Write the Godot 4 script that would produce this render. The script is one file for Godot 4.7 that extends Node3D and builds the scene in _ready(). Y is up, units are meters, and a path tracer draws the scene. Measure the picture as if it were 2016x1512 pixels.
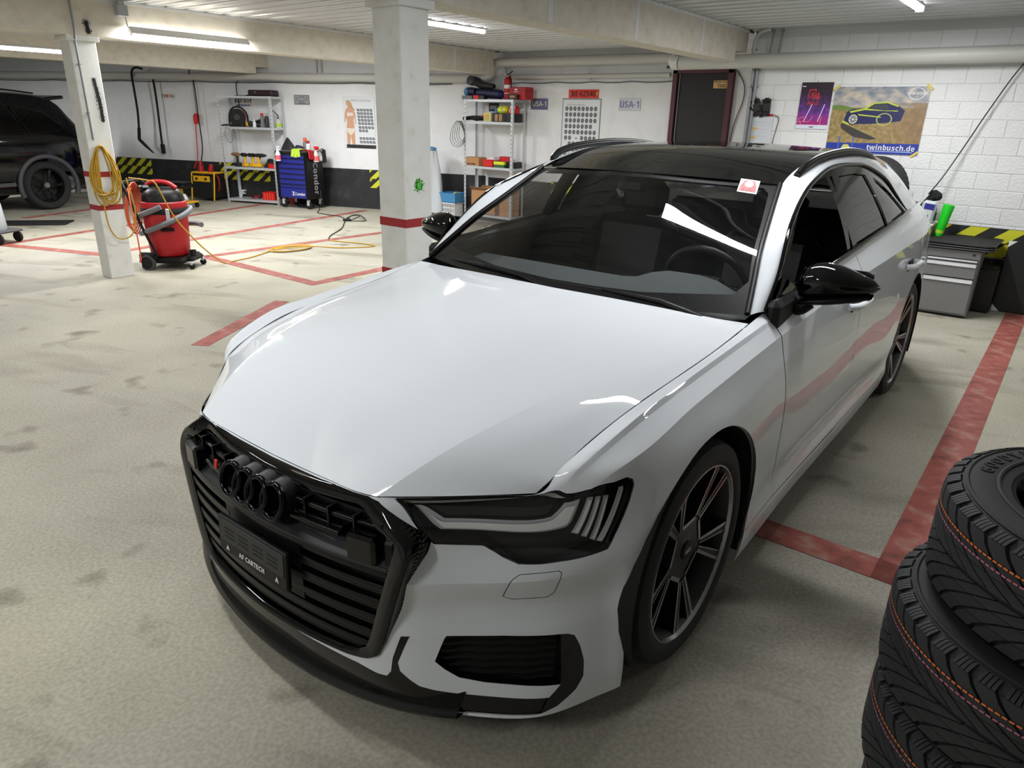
extends Node3D
# A parking garage used as a workshop: a white estate car in front, shelves, tools and tyres around it. Metres, y up; the car's nose points to +z.
const CAMERA_AT := Vector3(1.528, 1.564, 1.762)
const CEIL := 2.44
const BEAM_Y := 2.13
const LAMP_E := 7.0
var mats := {}
var taken := {}

func _ready():
	# camera
	var cam := Camera3D.new()
	cam.name = "camera"
	cam.fov = 57.22
	cam.near = 0.05
	cam.far = 80.0
	cam.transform = Transform3D(Basis(Vector3(0.786, 0.0228, -0.6178), Vector3(-0.237, 0.934, -0.2665), Vector3(0.571, 0.356, 0.740)).orthonormalized(), CAMERA_AT)
	add_child(cam)
	cam.current = true
	# surroundings: a closed room, so the world outside is plain dark
	var we := WorldEnvironment.new()
	we.name = "world_environment"
	var env := Environment.new()
	env.background_mode = Environment.BG_COLOR
	env.background_color = Color(0.02, 0.02, 0.02)
	env.tonemap_mode = Environment.TONE_MAPPER_LINEAR
	env.tonemap_exposure = 1.0
	env.sdfgi_enabled = true
	env.ssao_enabled = true
	env.ssil_enabled = true
	we.environment = env
	add_child(we)
	make_materials()
	build_room()
	build_lamps()
	build_car()
	build_props()

# ---------------------------------------------------------------- names, nodes, materials
func numbered(n: String) -> String:
	if not taken.has(n):
		taken[n] = 0
		return n
	taken[n] += 1
	return "%s_%03d" % [n, taken[n]]

func tag(o: Node, label: String, category: String, group := "", kind := ""):
	if label != "":
		o.set_meta("label", label)
	if category != "":
		o.set_meta("category", category)
	if group != "":
		o.set_meta("group", group)
	if kind != "":
		o.set_meta("kind", kind)

func thing(called: String, label: String, category: String, at := Transform3D.IDENTITY, group := "") -> Node3D:
	var o := Node3D.new()
	o.name = numbered(called)
	o.transform = at
	add_child(o)
	tag(o, label, category, group)
	return o

func struct_node(called: String, label := "") -> Node3D:
	var o := Node3D.new()
	o.name = numbered(called)
	add_child(o)
	o.set_meta("kind", "structure")
	if label != "":
		o.set_meta("label", label)
	return o

func put(called: String, b, m: Material, parent: Node, at := Transform3D.IDENTITY, label := "") -> MeshInstance3D:
	var o := MeshInstance3D.new()
	o.mesh = b if b is Mesh else b.mesh()
	o.material_override = m
	o.cast_shadow = GeometryInstance3D.SHADOW_CASTING_SETTING_ON
	o.name = called
	o.transform = at
	parent.add_child(o, true)
	if label != "":
		o.set_meta("label", label)
	return o

# a thing that is one mesh
func solo(called: String, b, m: Material, label: String, category: String, at := Transform3D.IDENTITY, group := "") -> MeshInstance3D:
	var o := put(numbered(called), b, m, self, at)
	tag(o, label, category, group)
	return o

func at3(x: float, y: float, z: float, turn := 0.0) -> Transform3D:
	return Transform3D(Basis(Vector3.UP, turn), Vector3(x, y, z))

func mk(key: String, c: Color, rough := 0.6, metal := 0.0) -> StandardMaterial3D:
	var m := StandardMaterial3D.new()
	m.albedo_color = c
	m.roughness = rough
	m.metallic = metal
	mats[key] = m
	return m

func noise_tex(size: int, freq: float, oct: int, sd: int, ramp: Array, kind := FastNoiseLite.TYPE_SIMPLEX_SMOOTH) -> ImageTexture:
	# ramp: list of [offset, Color]; a tiling noise image coloured by the ramp
	var n := FastNoiseLite.new()
	n.seed = sd
	n.noise_type = kind
	n.frequency = freq
	n.fractal_octaves = oct
	var im := n.get_seamless_image(size, size)
	var g := Gradient.new()
	var offs := PackedFloat32Array()
	var cols := PackedColorArray()
	for r in ramp:
		offs.append(r[0])
		cols.append(r[1])
	g.offsets = offs
	g.colors = cols
	var lut: Array[Color] = []
	for k in 256:
		lut.append(g.sample(k / 255.0))
	im.convert(Image.FORMAT_L8)
	var data := im.get_data()
	var out := PackedByteArray()
	out.resize(size * size * 3)
	for k in data.size():
		var c: Color = lut[data[k]]
		out[k * 3] = int(clampf(c.r, 0, 1) * 255.0)
		out[k * 3 + 1] = int(clampf(c.g, 0, 1) * 255.0)
		out[k * 3 + 2] = int(clampf(c.b, 0, 1) * 255.0)
	return ImageTexture.create_from_image(Image.create_from_data(size, size, false, Image.FORMAT_RGB8, out))

# ---------------------------------------------------------------- mesh building
class B:
	var v := PackedVector3Array()
	var n := PackedVector3Array()
	var t := PackedVector2Array()
	func tri(a: Vector3, b: Vector3, c: Vector3, na: Vector3, nb: Vector3, nc: Vector3, ta := Vector2.ZERO, tb := Vector2.ZERO, tc := Vector2.ZERO):
		if (c - a).cross(b - a).dot(na + nb + nc) < 0.0:
			v.append(a); v.append(c); v.append(b)
			n.append(na); n.append(nc); n.append(nb)
			t.append(ta); t.append(tc); t.append(tb)
		else:
			v.append(a); v.append(b); v.append(c)
			n.append(na); n.append(nb); n.append(nc)
			t.append(ta); t.append(tb); t.append(tc)
	func ftri(a: Vector3, b: Vector3, c: Vector3, out: Vector3):
		var m := (c - a).cross(b - a).normalized()
		if m.dot(out) < 0:
			m = -m
		tri(a, b, c, m, m, m)
	func quad(a: Vector3, b: Vector3, c: Vector3, d: Vector3, out: Vector3):
		# flat quad a b c d in order round it; out says roughly where it faces; uv runs a(0,1) b(1,1) c(1,0) d(0,0)
		var m := (c - a).cross(d - b).normalized()
		if m.dot(out) < 0:
			m = -m
		tri(a, b, c, m, m, m, Vector2(0, 1), Vector2(1, 1), Vector2(1, 0))
		tri(a, c, d, m, m, m, Vector2(0, 1), Vector2(1, 0), Vector2(0, 0))
	func box(c: Vector3, s: Vector3, basis := Basis.IDENTITY, bev := 0.0):
		var h := s * 0.5
		bev = minf(bev, minf(h.x, minf(h.y, h.z)) * 0.98)
		var i := h - Vector3(bev, bev, bev)
		for ax in 3:
			var a1 := (ax + 1) % 3
			var a2 := (ax + 2) % 3
			for sg in [-1.0, 1.0]:
				var p := []
				for q in [[-1, -1], [1, -1], [1, 1], [-1, 1]]:
					var w := Vector3.ZERO
					w[ax] = sg * h[ax]
					w[a1] = q[0] * i[a1]
					w[a2] = q[1] * i[a2]
					p.append(c + basis * w)
				var o := Vector3.ZERO
				o[ax] = sg
				quad(p[0], p[1], p[2], p[3], basis * o)
		if bev > 0.0:
			for ax in 3:
				var a1 := (ax + 1) % 3
				var a2 := (ax + 2) % 3
				for s1 in [-1.0, 1.0]:
					for s2 in [-1.0, 1.0]:
						var p := []
						for q in [[-1, 0], [1, 0], [1, 1], [-1, 1]]:
							var w := Vector3.ZERO
							w[ax] = q[0] * i[ax]
							w[a1] = s1 * (h[a1] if q[1] == 0 else i[a1])
							w[a2] = s2 * (i[a2] if q[1] == 0 else h[a2])
							p.append(c + basis * w)
						var o := Vector3.ZERO
						o[a1] = s1
						o[a2] = s2
						quad(p[0], p[1], p[2], p[3], basis * o)
			for sx in [-1.0, 1.0]:
				for sy in [-1.0, 1.0]:
					for sz in [-1.0, 1.0]:
						var sv := Vector3(sx, sy, sz)
						ftri(c + basis * (sv * Vector3(h.x, i.y, i.z)), c + basis * (sv * Vector3(i.x, h.y, i.z)), c + basis * (sv * Vector3(i.x, i.y, h.z)), basis * sv)
	func prism(poly: PackedVector2Array, depth: float, x := Transform3D.IDENTITY, bev := 0.0):
		# outline in local xy, from z=0 to z=depth (front face at z=depth, its edge chamfered by bev)
		var idx := Geometry2D.triangulate_polygon(poly)
		var top := poly
		if bev > 0.0:
			var off := Geometry2D.offset_polygon(poly, -bev)
			if off.size() > 0 and off[0].size() == poly.size():
				# match order by nearest start
				var best := 0
				for k in poly.size():
					if off[0][k].distance_to(poly[0]) < off[0][best].distance_to(poly[0]):
						best = k
				top = PackedVector2Array()
				for k in poly.size():
					top.append(off[0][(best + k) % poly.size()])
				if top[1].distance_to(poly[1]) > top[top.size() - 1].distance_to(poly[1]):
					var rev := PackedVector2Array()
					for k in poly.size():
						rev.append(top[(poly.size() - k) % poly.size()])
					top = rev
			else:
				bev = 0.0
		var it := Geometry2D.triangulate_polygon(top)
		for k in range(0, it.size(), 3):
			ftri(x * Vector3(top[it[k]].x, top[it[k]].y, depth), x * Vector3(top[it[k + 1]].x, top[it[k + 1]].y, depth), x * Vector3(top[it[k + 2]].x, top[it[k + 2]].y, depth), x.basis.z)
		for k in range(0, idx.size(), 3):
			ftri(x * Vector3(poly[idx[k]].x, poly[idx[k]].y, 0), x * Vector3(poly[idx[k + 1]].x, poly[idx[k + 1]].y, 0), x * Vector3(poly[idx[k + 2]].x, poly[idx[k + 2]].y, 0), -x.basis.z)
		var cw := Geometry2D.is_polygon_clockwise(poly)
		for k in poly.size():
			var a := poly[k]
			var b := poly[(k + 1) % poly.size()]
			var e := (b - a).normalized()
			var o2 := Vector2(e.y, -e.x) * (-1.0 if cw else 1.0)
			var o3 := x.basis * Vector3(o2.x, o2.y, 0)
			quad(x * Vector3(a.x, a.y, 0), x * Vector3(b.x, b.y, 0), x * Vector3(b.x, b.y, depth - bev), x * Vector3(a.x, a.y, depth - bev), o3)
			if bev > 0.0:
				var a2 := top[k]
				var b2 := top[(k + 1) % poly.size()]
				quad(x * Vector3(a.x, a.y, depth - bev), x * Vector3(b.x, b.y, depth - bev), x * Vector3(b2.x, b2.y, depth), x * Vector3(a2.x, a2.y, depth), o3 + x.basis.z)
	func sheet(g: Array, ref := Vector3.ZERO, mask := Vector3.ZERO, closed_u := false, closed_v := false):
		# g[i][j]: a grid of points, smooth normals; it faces (point - ref) * mask, or ref itself when mask is nought, or as wound when both are
		var nu := g.size()
		var nv: int = g[0].size()
		var ns := []
		for i in nu:
			var row := PackedVector3Array()
			for j in nv:
				var i0 := (i - 1 + nu) % nu if closed_u else maxi(i - 1, 0)
				var i1 := (i + 1) % nu if closed_u else mini(i + 1, nu - 1)
				var j0 := (j - 1 + nv) % nv if closed_v else maxi(j - 1, 0)
				var j1 := (j + 1) % nv if closed_v else mini(j + 1, nv - 1)
				var du: Vector3 = g[i1][j] - g[i0][j]
				var dv: Vector3 = g[i][j1] - g[i][j0]
				var m := du.cross(dv)
				if m.length() < 1e-12:
					var jj := clampi(j, 1, nv - 2) if nv > 2 else j
					var ii := clampi(i, 1, nu - 2) if nu > 2 else i
					m = (g[mini(ii + 1, nu - 1)][jj] - g[maxi(ii - 1, 0)][jj]).cross(g[ii][mini(jj + 1, nv - 1)] - g[ii][maxi(jj - 1, 0)])
				m = m.normalized()
				if (mask != Vector3.ZERO and m.dot((g[i][j] - ref) * mask) < 0) or (mask == Vector3.ZERO and m.dot(ref) < 0):
					m = -m
				row.append(m)
			ns.append(row)
		for i in (nu if closed_u else nu - 1):
			for j in (nv if closed_v else nv - 1):
				var a := (i + 1) % nu
				var b := (j + 1) % nv
				var u0 := float(i) / (nu - (0 if closed_u else 1))
				var u1 := float(i + 1) / (nu - (0 if closed_u else 1))
				var v0 := float(j) / (nv - (0 if closed_v else 1))
				var v1 := float(j + 1) / (nv - (0 if closed_v else 1))
				tri(g[i][j], g[a][j], g[a][b], ns[i][j], ns[a][j], ns[a][b], Vector2(u0, v0), Vector2(u1, v0), Vector2(u1, v1))
				tri(g[i][j], g[a][b], g[i][b], ns[i][j], ns[a][b], ns[i][b], Vector2(u0, v0), Vector2(u1, v1), Vector2(u0, v1))
	func tube(path: Array, r, sides := 8, closed := false, caps := true):
		# r: a number or a list of radii, one for each point
		var np := path.size()
		var rings := []
		var up := Vector3.UP
		var last_x := Vector3.ZERO
		for k in np:
			var d: Vector3
			if closed:
				d = path[(k + 1) % np] - path[(k - 1 + np) % np]
			else:
				d = path[mini(k + 1, np - 1)] - path[maxi(k - 1, 0)]
			d = d.normalized()
			var xx: Vector3
			if last_x == Vector3.ZERO:
				xx = d.cross(up if absf(d.y) < 0.9 else Vector3.RIGHT).normalized()
			else:
				xx = (last_x - d * last_x.dot(d)).normalized()
			last_x = xx
			var yy := d.cross(xx)
			var rr: float = r[k] if r is Array else r
			var ring := []
			for s in sides:
				var a := TAU * s / sides
				ring.append(path[k] + (xx * cos(a) + yy * sin(a)) * rr)
			rings.append(ring)
		for k in (np if closed else np - 1):
			var k2 := (k + 1) % np
			for s in sides:
				var s2 := (s + 1) % sides
				var a: Vector3 = rings[k][s]
				var b: Vector3 = rings[k2][s]
				var c: Vector3 = rings[k2][s2]
				var d: Vector3 = rings[k][s2]
				var p: Vector3 = path[k]
				var q: Vector3 = path[k2]
				tri(a, b, c, (a - p).normalized(), (b - q).normalized(), (c - q).normalized())
				tri(a, c, d, (a - p).normalized(), (c - q).normalized(), (d - p).normalized())
		if caps and not closed:
			for e in [0, np - 1]:
				var o: Vector3 = (path[0] - path[1]) if e == 0 else (path[np - 1] - path[np - 2])
				for s in sides:
					ftri(path[e], rings[e][s], rings[e][(s + 1) % sides], o)
	func lathe(prof: Array, sides := 32, x := Transform3D.IDENTITY, smooth := true, a0 := 0.0, a1 := TAU):
		# prof: list of Vector2(radius, height) turned round the local y axis; a corner sharper than ~35 degrees stays sharp
		var np := prof.size()
		for k in np - 1:
			var p: Vector2 = prof[k]
			var q: Vector2 = prof[k + 1]
			var e := (q - p).normalized()
			var nn := Vector2(e.y, -e.x)
			var n0 := nn
			var n1 := nn
			if smooth:
				if k > 0:
					var e0: Vector2 = (p - prof[k - 1]).normalized()
					if e0.dot(e) > 0.8:
						n0 = (nn + Vector2(e0.y, -e0.x)).normalized()
				if k < np - 2:
					var e1: Vector2 = (prof[k + 2] - q).normalized()
					if e1.dot(e) > 0.8:
						n1 = (nn + Vector2(e1.y, -e1.x)).normalized()
			for s in sides:
				var a := lerpf(a0, a1, float(s) / sides)
				var b := lerpf(a0, a1, float(s + 1) / sides)
				var ca := Vector3(cos(a), 0, sin(a))
				var cb := Vector3(cos(b), 0, sin(b))
				var A := x * (ca * p.x + Vector3.UP * p.y)
				var Bv := x * (cb * p.x + Vector3.UP * p.y)
				var C := x * (cb * q.x + Vector3.UP * q.y)
				var D := x * (ca * q.x + Vector3.UP * q.y)
				var na := x.basis * (ca * n0.x + Vector3.UP * n0.y)
				var nb := x.basis * (cb * n0.x + Vector3.UP * n0.y)
				var nc := x.basis * (cb * n1.x + Vector3.UP * n1.y)
				var nd := x.basis * (ca * n1.x + Vector3.UP * n1.y)
				var tu := Vector2(float(s) / sides, float(k) / (np - 1))
				var tv := Vector2(float(s + 1) / sides, float(k + 1) / (np - 1))
				if p.x > 1e-6:
					tri(A, Bv, C, na, nb, nc, tu, Vector2(tv.x, tu.y), tv)
				if q.x > 1e-6:
					tri(A, C, D, na, nc, nd, tu, tv, Vector2(tu.x, tv.y))
	func blob(c: Vector3, r: Vector3, nu := 12, nv := 8, basis := Basis.IDENTITY):
		for i in nv:
			for j in nu:
				var p := []
				var m := []
				for q in [[0, 0], [1, 0], [1, 1], [0, 1]]:
					var th: float = PI * (i + q[1]) / nv
					var ph: float = TAU * (j + q[0]) / nu
					var d := Vector3(sin(th) * cos(ph), cos(th), sin(th) * sin(ph))
					p.append(c + basis * (d * r))
					m.append((basis * (d / r)).normalized())
				if i > 0:
					tri(p[0], p[1], p[2], m[0], m[1], m[2])
				if i < nv - 1:
					tri(p[0], p[2], p[3], m[0], m[2], m[3])
				elif i == nv - 1 and i == 0:
					tri(p[0], p[2], p[3], m[0], m[2], m[3])
	func mesh() -> ArrayMesh:
		var a := []
		a.resize(Mesh.ARRAY_MAX)
		a[Mesh.ARRAY_VERTEX] = v
		a[Mesh.ARRAY_NORMAL] = n
		a[Mesh.ARRAY_TEX_UV] = t
		var m := ArrayMesh.new()
		if v.size() > 0:
			m.add_surface_from_arrays(Mesh.PRIMITIVE_TRIANGLES, a)
		return m

func bbox(c: Vector3, s: Vector3, bev := 0.0, basis := Basis.IDENTITY) -> B:
	var b := B.new()
	b.box(c, s, basis, bev)
	return b
func btube(path: Array, r, sides := 8, closed := false) -> B:
	var b := B.new()
	b.tube(path, r, sides, closed)
	return b
func blathe(prof: Array, sides := 24, x := Transform3D.IDENTITY) -> B:
	var b := B.new()
	b.lathe(prof, sides, x)
	return b
func bprism(poly: Array, depth: float, x := Transform3D.IDENTITY, bev := 0.0) -> B:
	var b := B.new()
	b.prism(PackedVector2Array(poly), depth, x, bev)
	return b
func curve(pts: Array, per := 6, closed := false) -> Array:
	# Catmull-Rom through the points
	var out := []
	var n := pts.size()
	for k in (n if closed else n - 1):
		var p1 = pts[k]
		var p2 = pts[(k + 1) % n]
		var p0 = pts[(k - 1 + n) % n] if (closed or k > 0) else p1 * 2.0 - p2
		var p3 = pts[(k + 2) % n] if (closed or k < n - 2) else p2 * 2.0 - p1
		for s in per:
			var u := float(s) / per
			out.append(0.5 * ((2.0 * p1) + (p2 - p0) * u + (2.0 * p0 - 5.0 * p1 + 4.0 * p2 - p3) * u * u + (3.0 * p1 - p0 - 3.0 * p2 + p3) * u * u * u))
	if not closed:
		out.append(pts[n - 1])
	return out
func text_mesh(s: String, size: float, depth := 0.002, font_name := "Droid Sans", bold := true) -> TextMesh:
	var f := SystemFont.new()
	f.font_names = PackedStringArray([font_name])
	if bold:
		f.font_weight = 700
	var m := TextMesh.new()
	m.text = s
	m.font = f
	m.font_size = 32
	m.pixel_size = size / 32.0
	m.depth = depth
	m.curve_step = 2.0
	return m

# ---------------------------------------------------------------- materials
func make_materials():
	var m: StandardMaterial3D
	# white car paint under clear lacquer
	m = mk("paint", Color(0.875, 0.895, 0.91), 0.9)
	m.metallic_specular = 0.15
	m.clearcoat_enabled = true
	m.clearcoat = 1.0
	m.clearcoat_roughness = 0.03
	mk("gloss_black", Color(0.018, 0.018, 0.021), 0.05)
	mk("slat_black", Color(0.03, 0.031, 0.034), 0.25).metallic_specular = 0.35
	mk("rail_metal", Color(0.20, 0.205, 0.21), 0.3, 0.9)
	mk("satin_black", Color(0.04, 0.041, 0.045), 0.42).metallic_specular = 0.35
	mk("matt_black", Color(0.035, 0.035, 0.037), 0.75)
	mk("cavity", Color(0.06, 0.06, 0.063), 0.85)
	mk("grille_grey", Color(0.10, 0.105, 0.115), 0.45)
	mk("rubber", Color(0.105, 0.107, 0.111), 0.75)
	mk("tyre_tread", Color(0.15, 0.153, 0.16), 0.68)
	mk("wheel_grey", Color(0.20, 0.205, 0.215), 0.32, 0.75)
	mk("polished", Color(0.70, 0.70, 0.71), 0.25, 1.0)
	mk("chrome", Color(0.85, 0.85, 0.87), 0.1, 1.0)
	mk("dark_chrome", Color(0.16, 0.165, 0.18), 0.12, 1.0)
	mk("lamp_grey", Color(0.78, 0.79, 0.80), 0.3, 0.2)
	mk("lamp_strip", Color(0.95, 0.955, 0.96), 0.25)
	m = mk("lens", Color(0.03, 0.03, 0.032, 0.05), 0.0)
	m.transparency = BaseMaterial3D.TRANSPARENCY_ALPHA
	m.cull_mode = BaseMaterial3D.CULL_DISABLED
	m = mk("windscreen", Color(0.02, 0.028, 0.027, 0.22), 0.0)
	m.transparency = BaseMaterial3D.TRANSPARENCY_ALPHA
	m.cull_mode = BaseMaterial3D.CULL_DISABLED
	mk("privacy_glass", Color(0.012, 0.012, 0.013), 0.02)
	mk("roof_glass", Color(0.012, 0.012, 0.014), 0.03)
	mk("interior", Color(0.05, 0.051, 0.054), 0.7)
	mk("dash", Color(0.30, 0.33, 0.33), 0.8)
	mk("leather", Color(0.055, 0.056, 0.06), 0.5)
	# building
	m = mk("floor", Color(1, 1, 1), 0.72)
	m.albedo_texture = floor_texture()
	m.uv1_triplanar = true
	m.uv1_world_triplanar = true
	m.uv1_scale = Vector3(1, 1, 1) / 8.0
	m = mk("line_red", Color(1, 1, 1), 0.7)
	m.albedo_texture = noise_tex(256, 0.03, 5, 8, [[0.0, Color(0.42, 0.24, 0.21)], [0.35, Color(0.575, 0.30, 0.265)], [0.62, Color(0.61, 0.335, 0.295)], [0.88, Color(0.63, 0.49, 0.43)]])
	m.uv1_triplanar = true
	m.uv1_world_triplanar = true
	m.uv1_scale = Vector3(1, 1, 1) * 0.9
	m = mk("wall_white", Color(1, 1, 1), 0.8)
	m.albedo_texture = noise_tex(512, 0.012, 5, 3, [[0.0, Color(0.86, 0.865, 0.86)], [0.4, Color(0.895, 0.90, 0.90)], [1.0, Color(0.91, 0.915, 0.92)]])
	m.uv1_triplanar = true
	m.uv1_world_triplanar = true
	m.uv1_scale = Vector3(1, 1, 1) * 0.45
	m.heightmap_enabled = false
	for k in 3:
		m = mk("brick%d" % k, [Color(0.885, 0.89, 0.885), Color(0.88, 0.885, 0.88), Color(0.895, 0.90, 0.895)][k], 0.78)
		m.normal_enabled = true
		m.normal_texture = rough_normal()
		m.normal_scale = 0.5
		m.uv1_triplanar = true
		m.uv1_world_triplanar = true
		m.uv1_scale = Vector3(1, 1, 1) * 1.7
	m = mk("mortar", Color(0.82, 0.825, 0.82), 0.9)
	m = mk("beam", Color(1, 1, 1), 0.8)
	m.albedo_texture = noise_tex(512, 0.02, 5, 21, [[0.0, Color(0.74, 0.71, 0.645)], [0.3, Color(0.80, 0.775, 0.715)], [0.6, Color(0.815, 0.79, 0.73)], [1.0, Color(0.84, 0.82, 0.77)]])
	m.uv1_triplanar = true
	m.uv1_world_triplanar = true
	m.uv1_scale = Vector3(1, 1, 1) * 0.6
	mk("beam_joint", Color(0.83, 0.835, 0.83), 0.8)
	m = mk("column", Color(1, 1, 1), 0.75)
	m.albedo_texture = noise_tex(512, 0.015, 5, 5, [[0.0, Color(0.80, 0.795, 0.76)], [0.3, Color(0.86, 0.86, 0.835)], [1.0, Color(0.885, 0.885, 0.865)]])
	m.uv1_triplanar = true
	m.uv1_world_triplanar = true
	m.uv1_scale = Vector3(1, 1, 1) * 0.8
	mk("stripe_red", Color(0.60, 0.115, 0.13), 0.6)
	m = mk("spray_black", Color(0.10, 0.10, 0.12), 0.8)
	m = mk("spray_green", Color(0.28, 0.72, 0.20), 0.7)
	m = mk("band_black", Color(1, 1, 1), 0.7)
	m.albedo_texture = noise_tex(256, 0.03, 5, 14, [[0.0, Color(0.12, 0.122, 0.13)], [0.6, Color(0.15, 0.152, 0.16)], [0.8, Color(0.19, 0.19, 0.195)], [1.0, Color(0.30, 0.30, 0.30)]])
	m.uv1_triplanar = true
	m.uv1_world_triplanar = true
	m.uv1_scale = Vector3(1, 1, 1) * 0.5
	mk("hazard_yellow", Color(0.80, 0.80, 0.16), 0.6)
	mk("hazard_black", Color(0.13, 0.13, 0.13), 0.7)
	mk("ceiling_metal", Color(0.80, 0.81, 0.82), 0.38, 0.45)
	m = mk("pipe", Color(0.76, 0.76, 0.735), 0.5)
	mk("pipe_white", Color(0.80, 0.80, 0.79), 0.45)
	mk("conduit", Color(0.55, 0.56, 0.57), 0.4, 0.5)
	mk("galvanised", Color(0.80, 0.82, 0.83), 0.38, 0.35)
	mk("door_dark", Color(0.03, 0.03, 0.036), 0.6)
	mk("door_frame", Color(0.30, 0.09, 0.13), 0.55)
	# paints and plastics
	for c in [["white", 0.86, 0.86, 0.85], ["off_white", 0.78, 0.77, 0.73], ["black", 0.035, 0.035, 0.037], ["dark_grey", 0.13, 0.13, 0.135], ["grey", 0.42, 0.43, 0.44], ["light_grey", 0.62, 0.63, 0.64], ["red", 0.66, 0.055, 0.085], ["bright_red", 0.80, 0.09, 0.08], ["orange", 0.88, 0.36, 0.20], ["yellow", 0.89, 0.67, 0.10], ["cord_yellow", 0.72, 0.56, 0.12], ["lime", 0.68, 0.82, 0.22], ["green", 0.10, 0.80, 0.14], ["blue", 0.115, 0.145, 0.50], ["sky_blue", 0.24, 0.50, 0.68], ["navy", 0.10, 0.12, 0.24], ["cardboard", 0.68, 0.50, 0.33], ["cardboard_dark", 0.56, 0.41, 0.27], ["plate_red", 0.86, 0.20, 0.13], ["tape", 0.84, 0.76, 0.36], ["taxi_yellow", 0.83, 0.65, 0.36], ["purple_grey", 0.42, 0.42, 0.56], ["plum", 0.16, 0.06, 0.10], ["pink", 0.86, 0.36, 0.40], ["vest_yellow", 0.86, 0.86, 0.16], ["green_dark", 0.20, 0.36, 0.22], ["line_pink", 0.72, 0.42, 0.50], ["line_orange", 0.88, 0.46, 0.20], ["film_white", 0.74, 0.76, 0.77]]:
		mk(c[0], Color(c[1], c[2], c[3]), 0.5)
	mk("chrome_worn", Color(0.72, 0.73, 0.76), 0.3, 0.7)
	mk("suv_black", Color(0.018, 0.019, 0.038), 0.06)
	mk("suv_glass", Color(0.02, 0.02, 0.024), 0.04)
	mk("arch_grey", Color(0.26, 0.26, 0.27), 0.6)
	m = mk("film", Color(0.80, 0.82, 0.84, 0.5), 0.25)
	m.transparency = BaseMaterial3D.TRANSPARENCY_ALPHA
	mk("cabinet_grey", Color(0.52, 0.52, 0.52), 0.4, 0.3)
	mk("cabinet_light", Color(0.70, 0.70, 0.70), 0.3, 0.4)
	mk("tail_red", Color(0.45, 0.02, 0.03), 0.15)
	mk("skin", Color(0.80, 0.60, 0.47), 0.6)
	m = mk("tube_glow", Color(1, 1, 1), 0.5)
	m.emission_enabled = true
	m.emission = Color(0.99, 0.985, 1.0)
	m.emission_energy_multiplier = 7.0

func rough_normal() -> ImageTexture:
	if mats.has("_rough"):
		return mats["_rough"]
	var n := FastNoiseLite.new()
	n.seed = 11
	n.frequency = 0.035
	n.fractal_octaves = 4
	var im := n.get_seamless_image(512, 512)
	im.convert(Image.FORMAT_RGBA8)
	im.bump_map_to_normal_map(6.0)
	mats["_rough"] = ImageTexture.create_from_image(im)
	return mats["_rough"]

func floor_texture() -> ImageTexture:
	# worn concrete: a fine grain, faint clouds, brushed smears and small dark spots, all tiling over 8 m
	var size := 2048
	var layers: Array[PackedByteArray] = []
	for s in [[1, 0.0022, 3, 1024], [2, 0.010, 4, 1024], [3, 0.22, 2, 1024], [4, 0.0042, 4, 1024], [5, 0.016, 3, 1024]]:
		var n := FastNoiseLite.new()
		n.seed = 40 + s[0]
		n.noise_type = FastNoiseLite.TYPE_SIMPLEX_SMOOTH
		n.frequency = s[1]
		n.fractal_octaves = s[2]
		if s[0] == 4:
			n.domain_warp_enabled = true
			n.domain_warp_amplitude = 50.0
			n.domain_warp_frequency = 0.004
		var im := n.get_seamless_image(s[3], s[3])
		im.convert(Image.FORMAT_L8)
		layers.append(im.get_data())
	var out := PackedByteArray()
	out.resize(size * size * 3)
	var l0 := layers[0]
	var l1 := layers[1]
	var l2 := layers[2]
	var l3 := layers[3]
	var l4 := layers[4]
	for y in size:
		var hy := (y >> 1) * 1024
		var gy := (y & 1023) * 1024
		for x in size:
			var k := hy + (x >> 1)
			var a := l0[k] / 255.0 - 0.5
			var b := l1[k] / 255.0 - 0.5
			var c := l2[gy + (x & 1023)] / 255.0 - 0.5
			# smears: the fourth layer read squeezed along one direction
			var d := l3[(((y >> 1) * 3 + (x >> 1)) & 1023) * 1024 + (((x >> 1) + (y >> 2)) & 1023)] / 255.0 - 0.60
			var e := 0.27 - l4[k] / 255.0
			var tone := 0.64 + a * 0.085 + b * 0.07 + c * 0.13
			if d > 0.0:
				tone -= d * 0.34
			if e > 0.0:
				tone -= e * 0.8
			var t := int(tone * 255.0)
			var i := (y * size + x) * 3
			out[i] = t
			out[i + 1] = t - 4
			out[i + 2] = t - 20 - int(a * 10.0)
	return ImageTexture.create_from_image(Image.create_from_data(size, size, false, Image.FORMAT_RGB8, out))

# ---------------------------------------------------------------- the garage
# wall frames: x along the wall, y up, z out into the room
func frame_shelf_wall() -> Transform3D:
	return Transform3D(Basis(Vector3(0.9435, 0, -0.3313), Vector3.UP, Vector3(0.3313, 0, 0.9435)), Vector3(-6.05, 0, -7.3))
func frame_door_wall() -> Transform3D:
	return Transform3D(Basis.IDENTITY, Vector3(0, 0, -7.3))
func frame_block_wall() -> Transform3D:
	return Transform3D(Basis.IDENTITY, Vector3(0, 0, -6.05))

func floor_line(parent: Node, a: Vector2, b: Vector2, w := 0.13):
	var d := (b - a)
	var l := d.length()
	var ang := atan2(d.x, d.y)
	put("line_marking", bbox(Vector3.ZERO, Vector3(w, 0.003, l)), mats["line_red"], parent, Transform3D(Basis(Vector3.UP, ang), Vector3((a.x + b.x) / 2, 0.0012, (a.y + b.y) / 2)))

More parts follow.
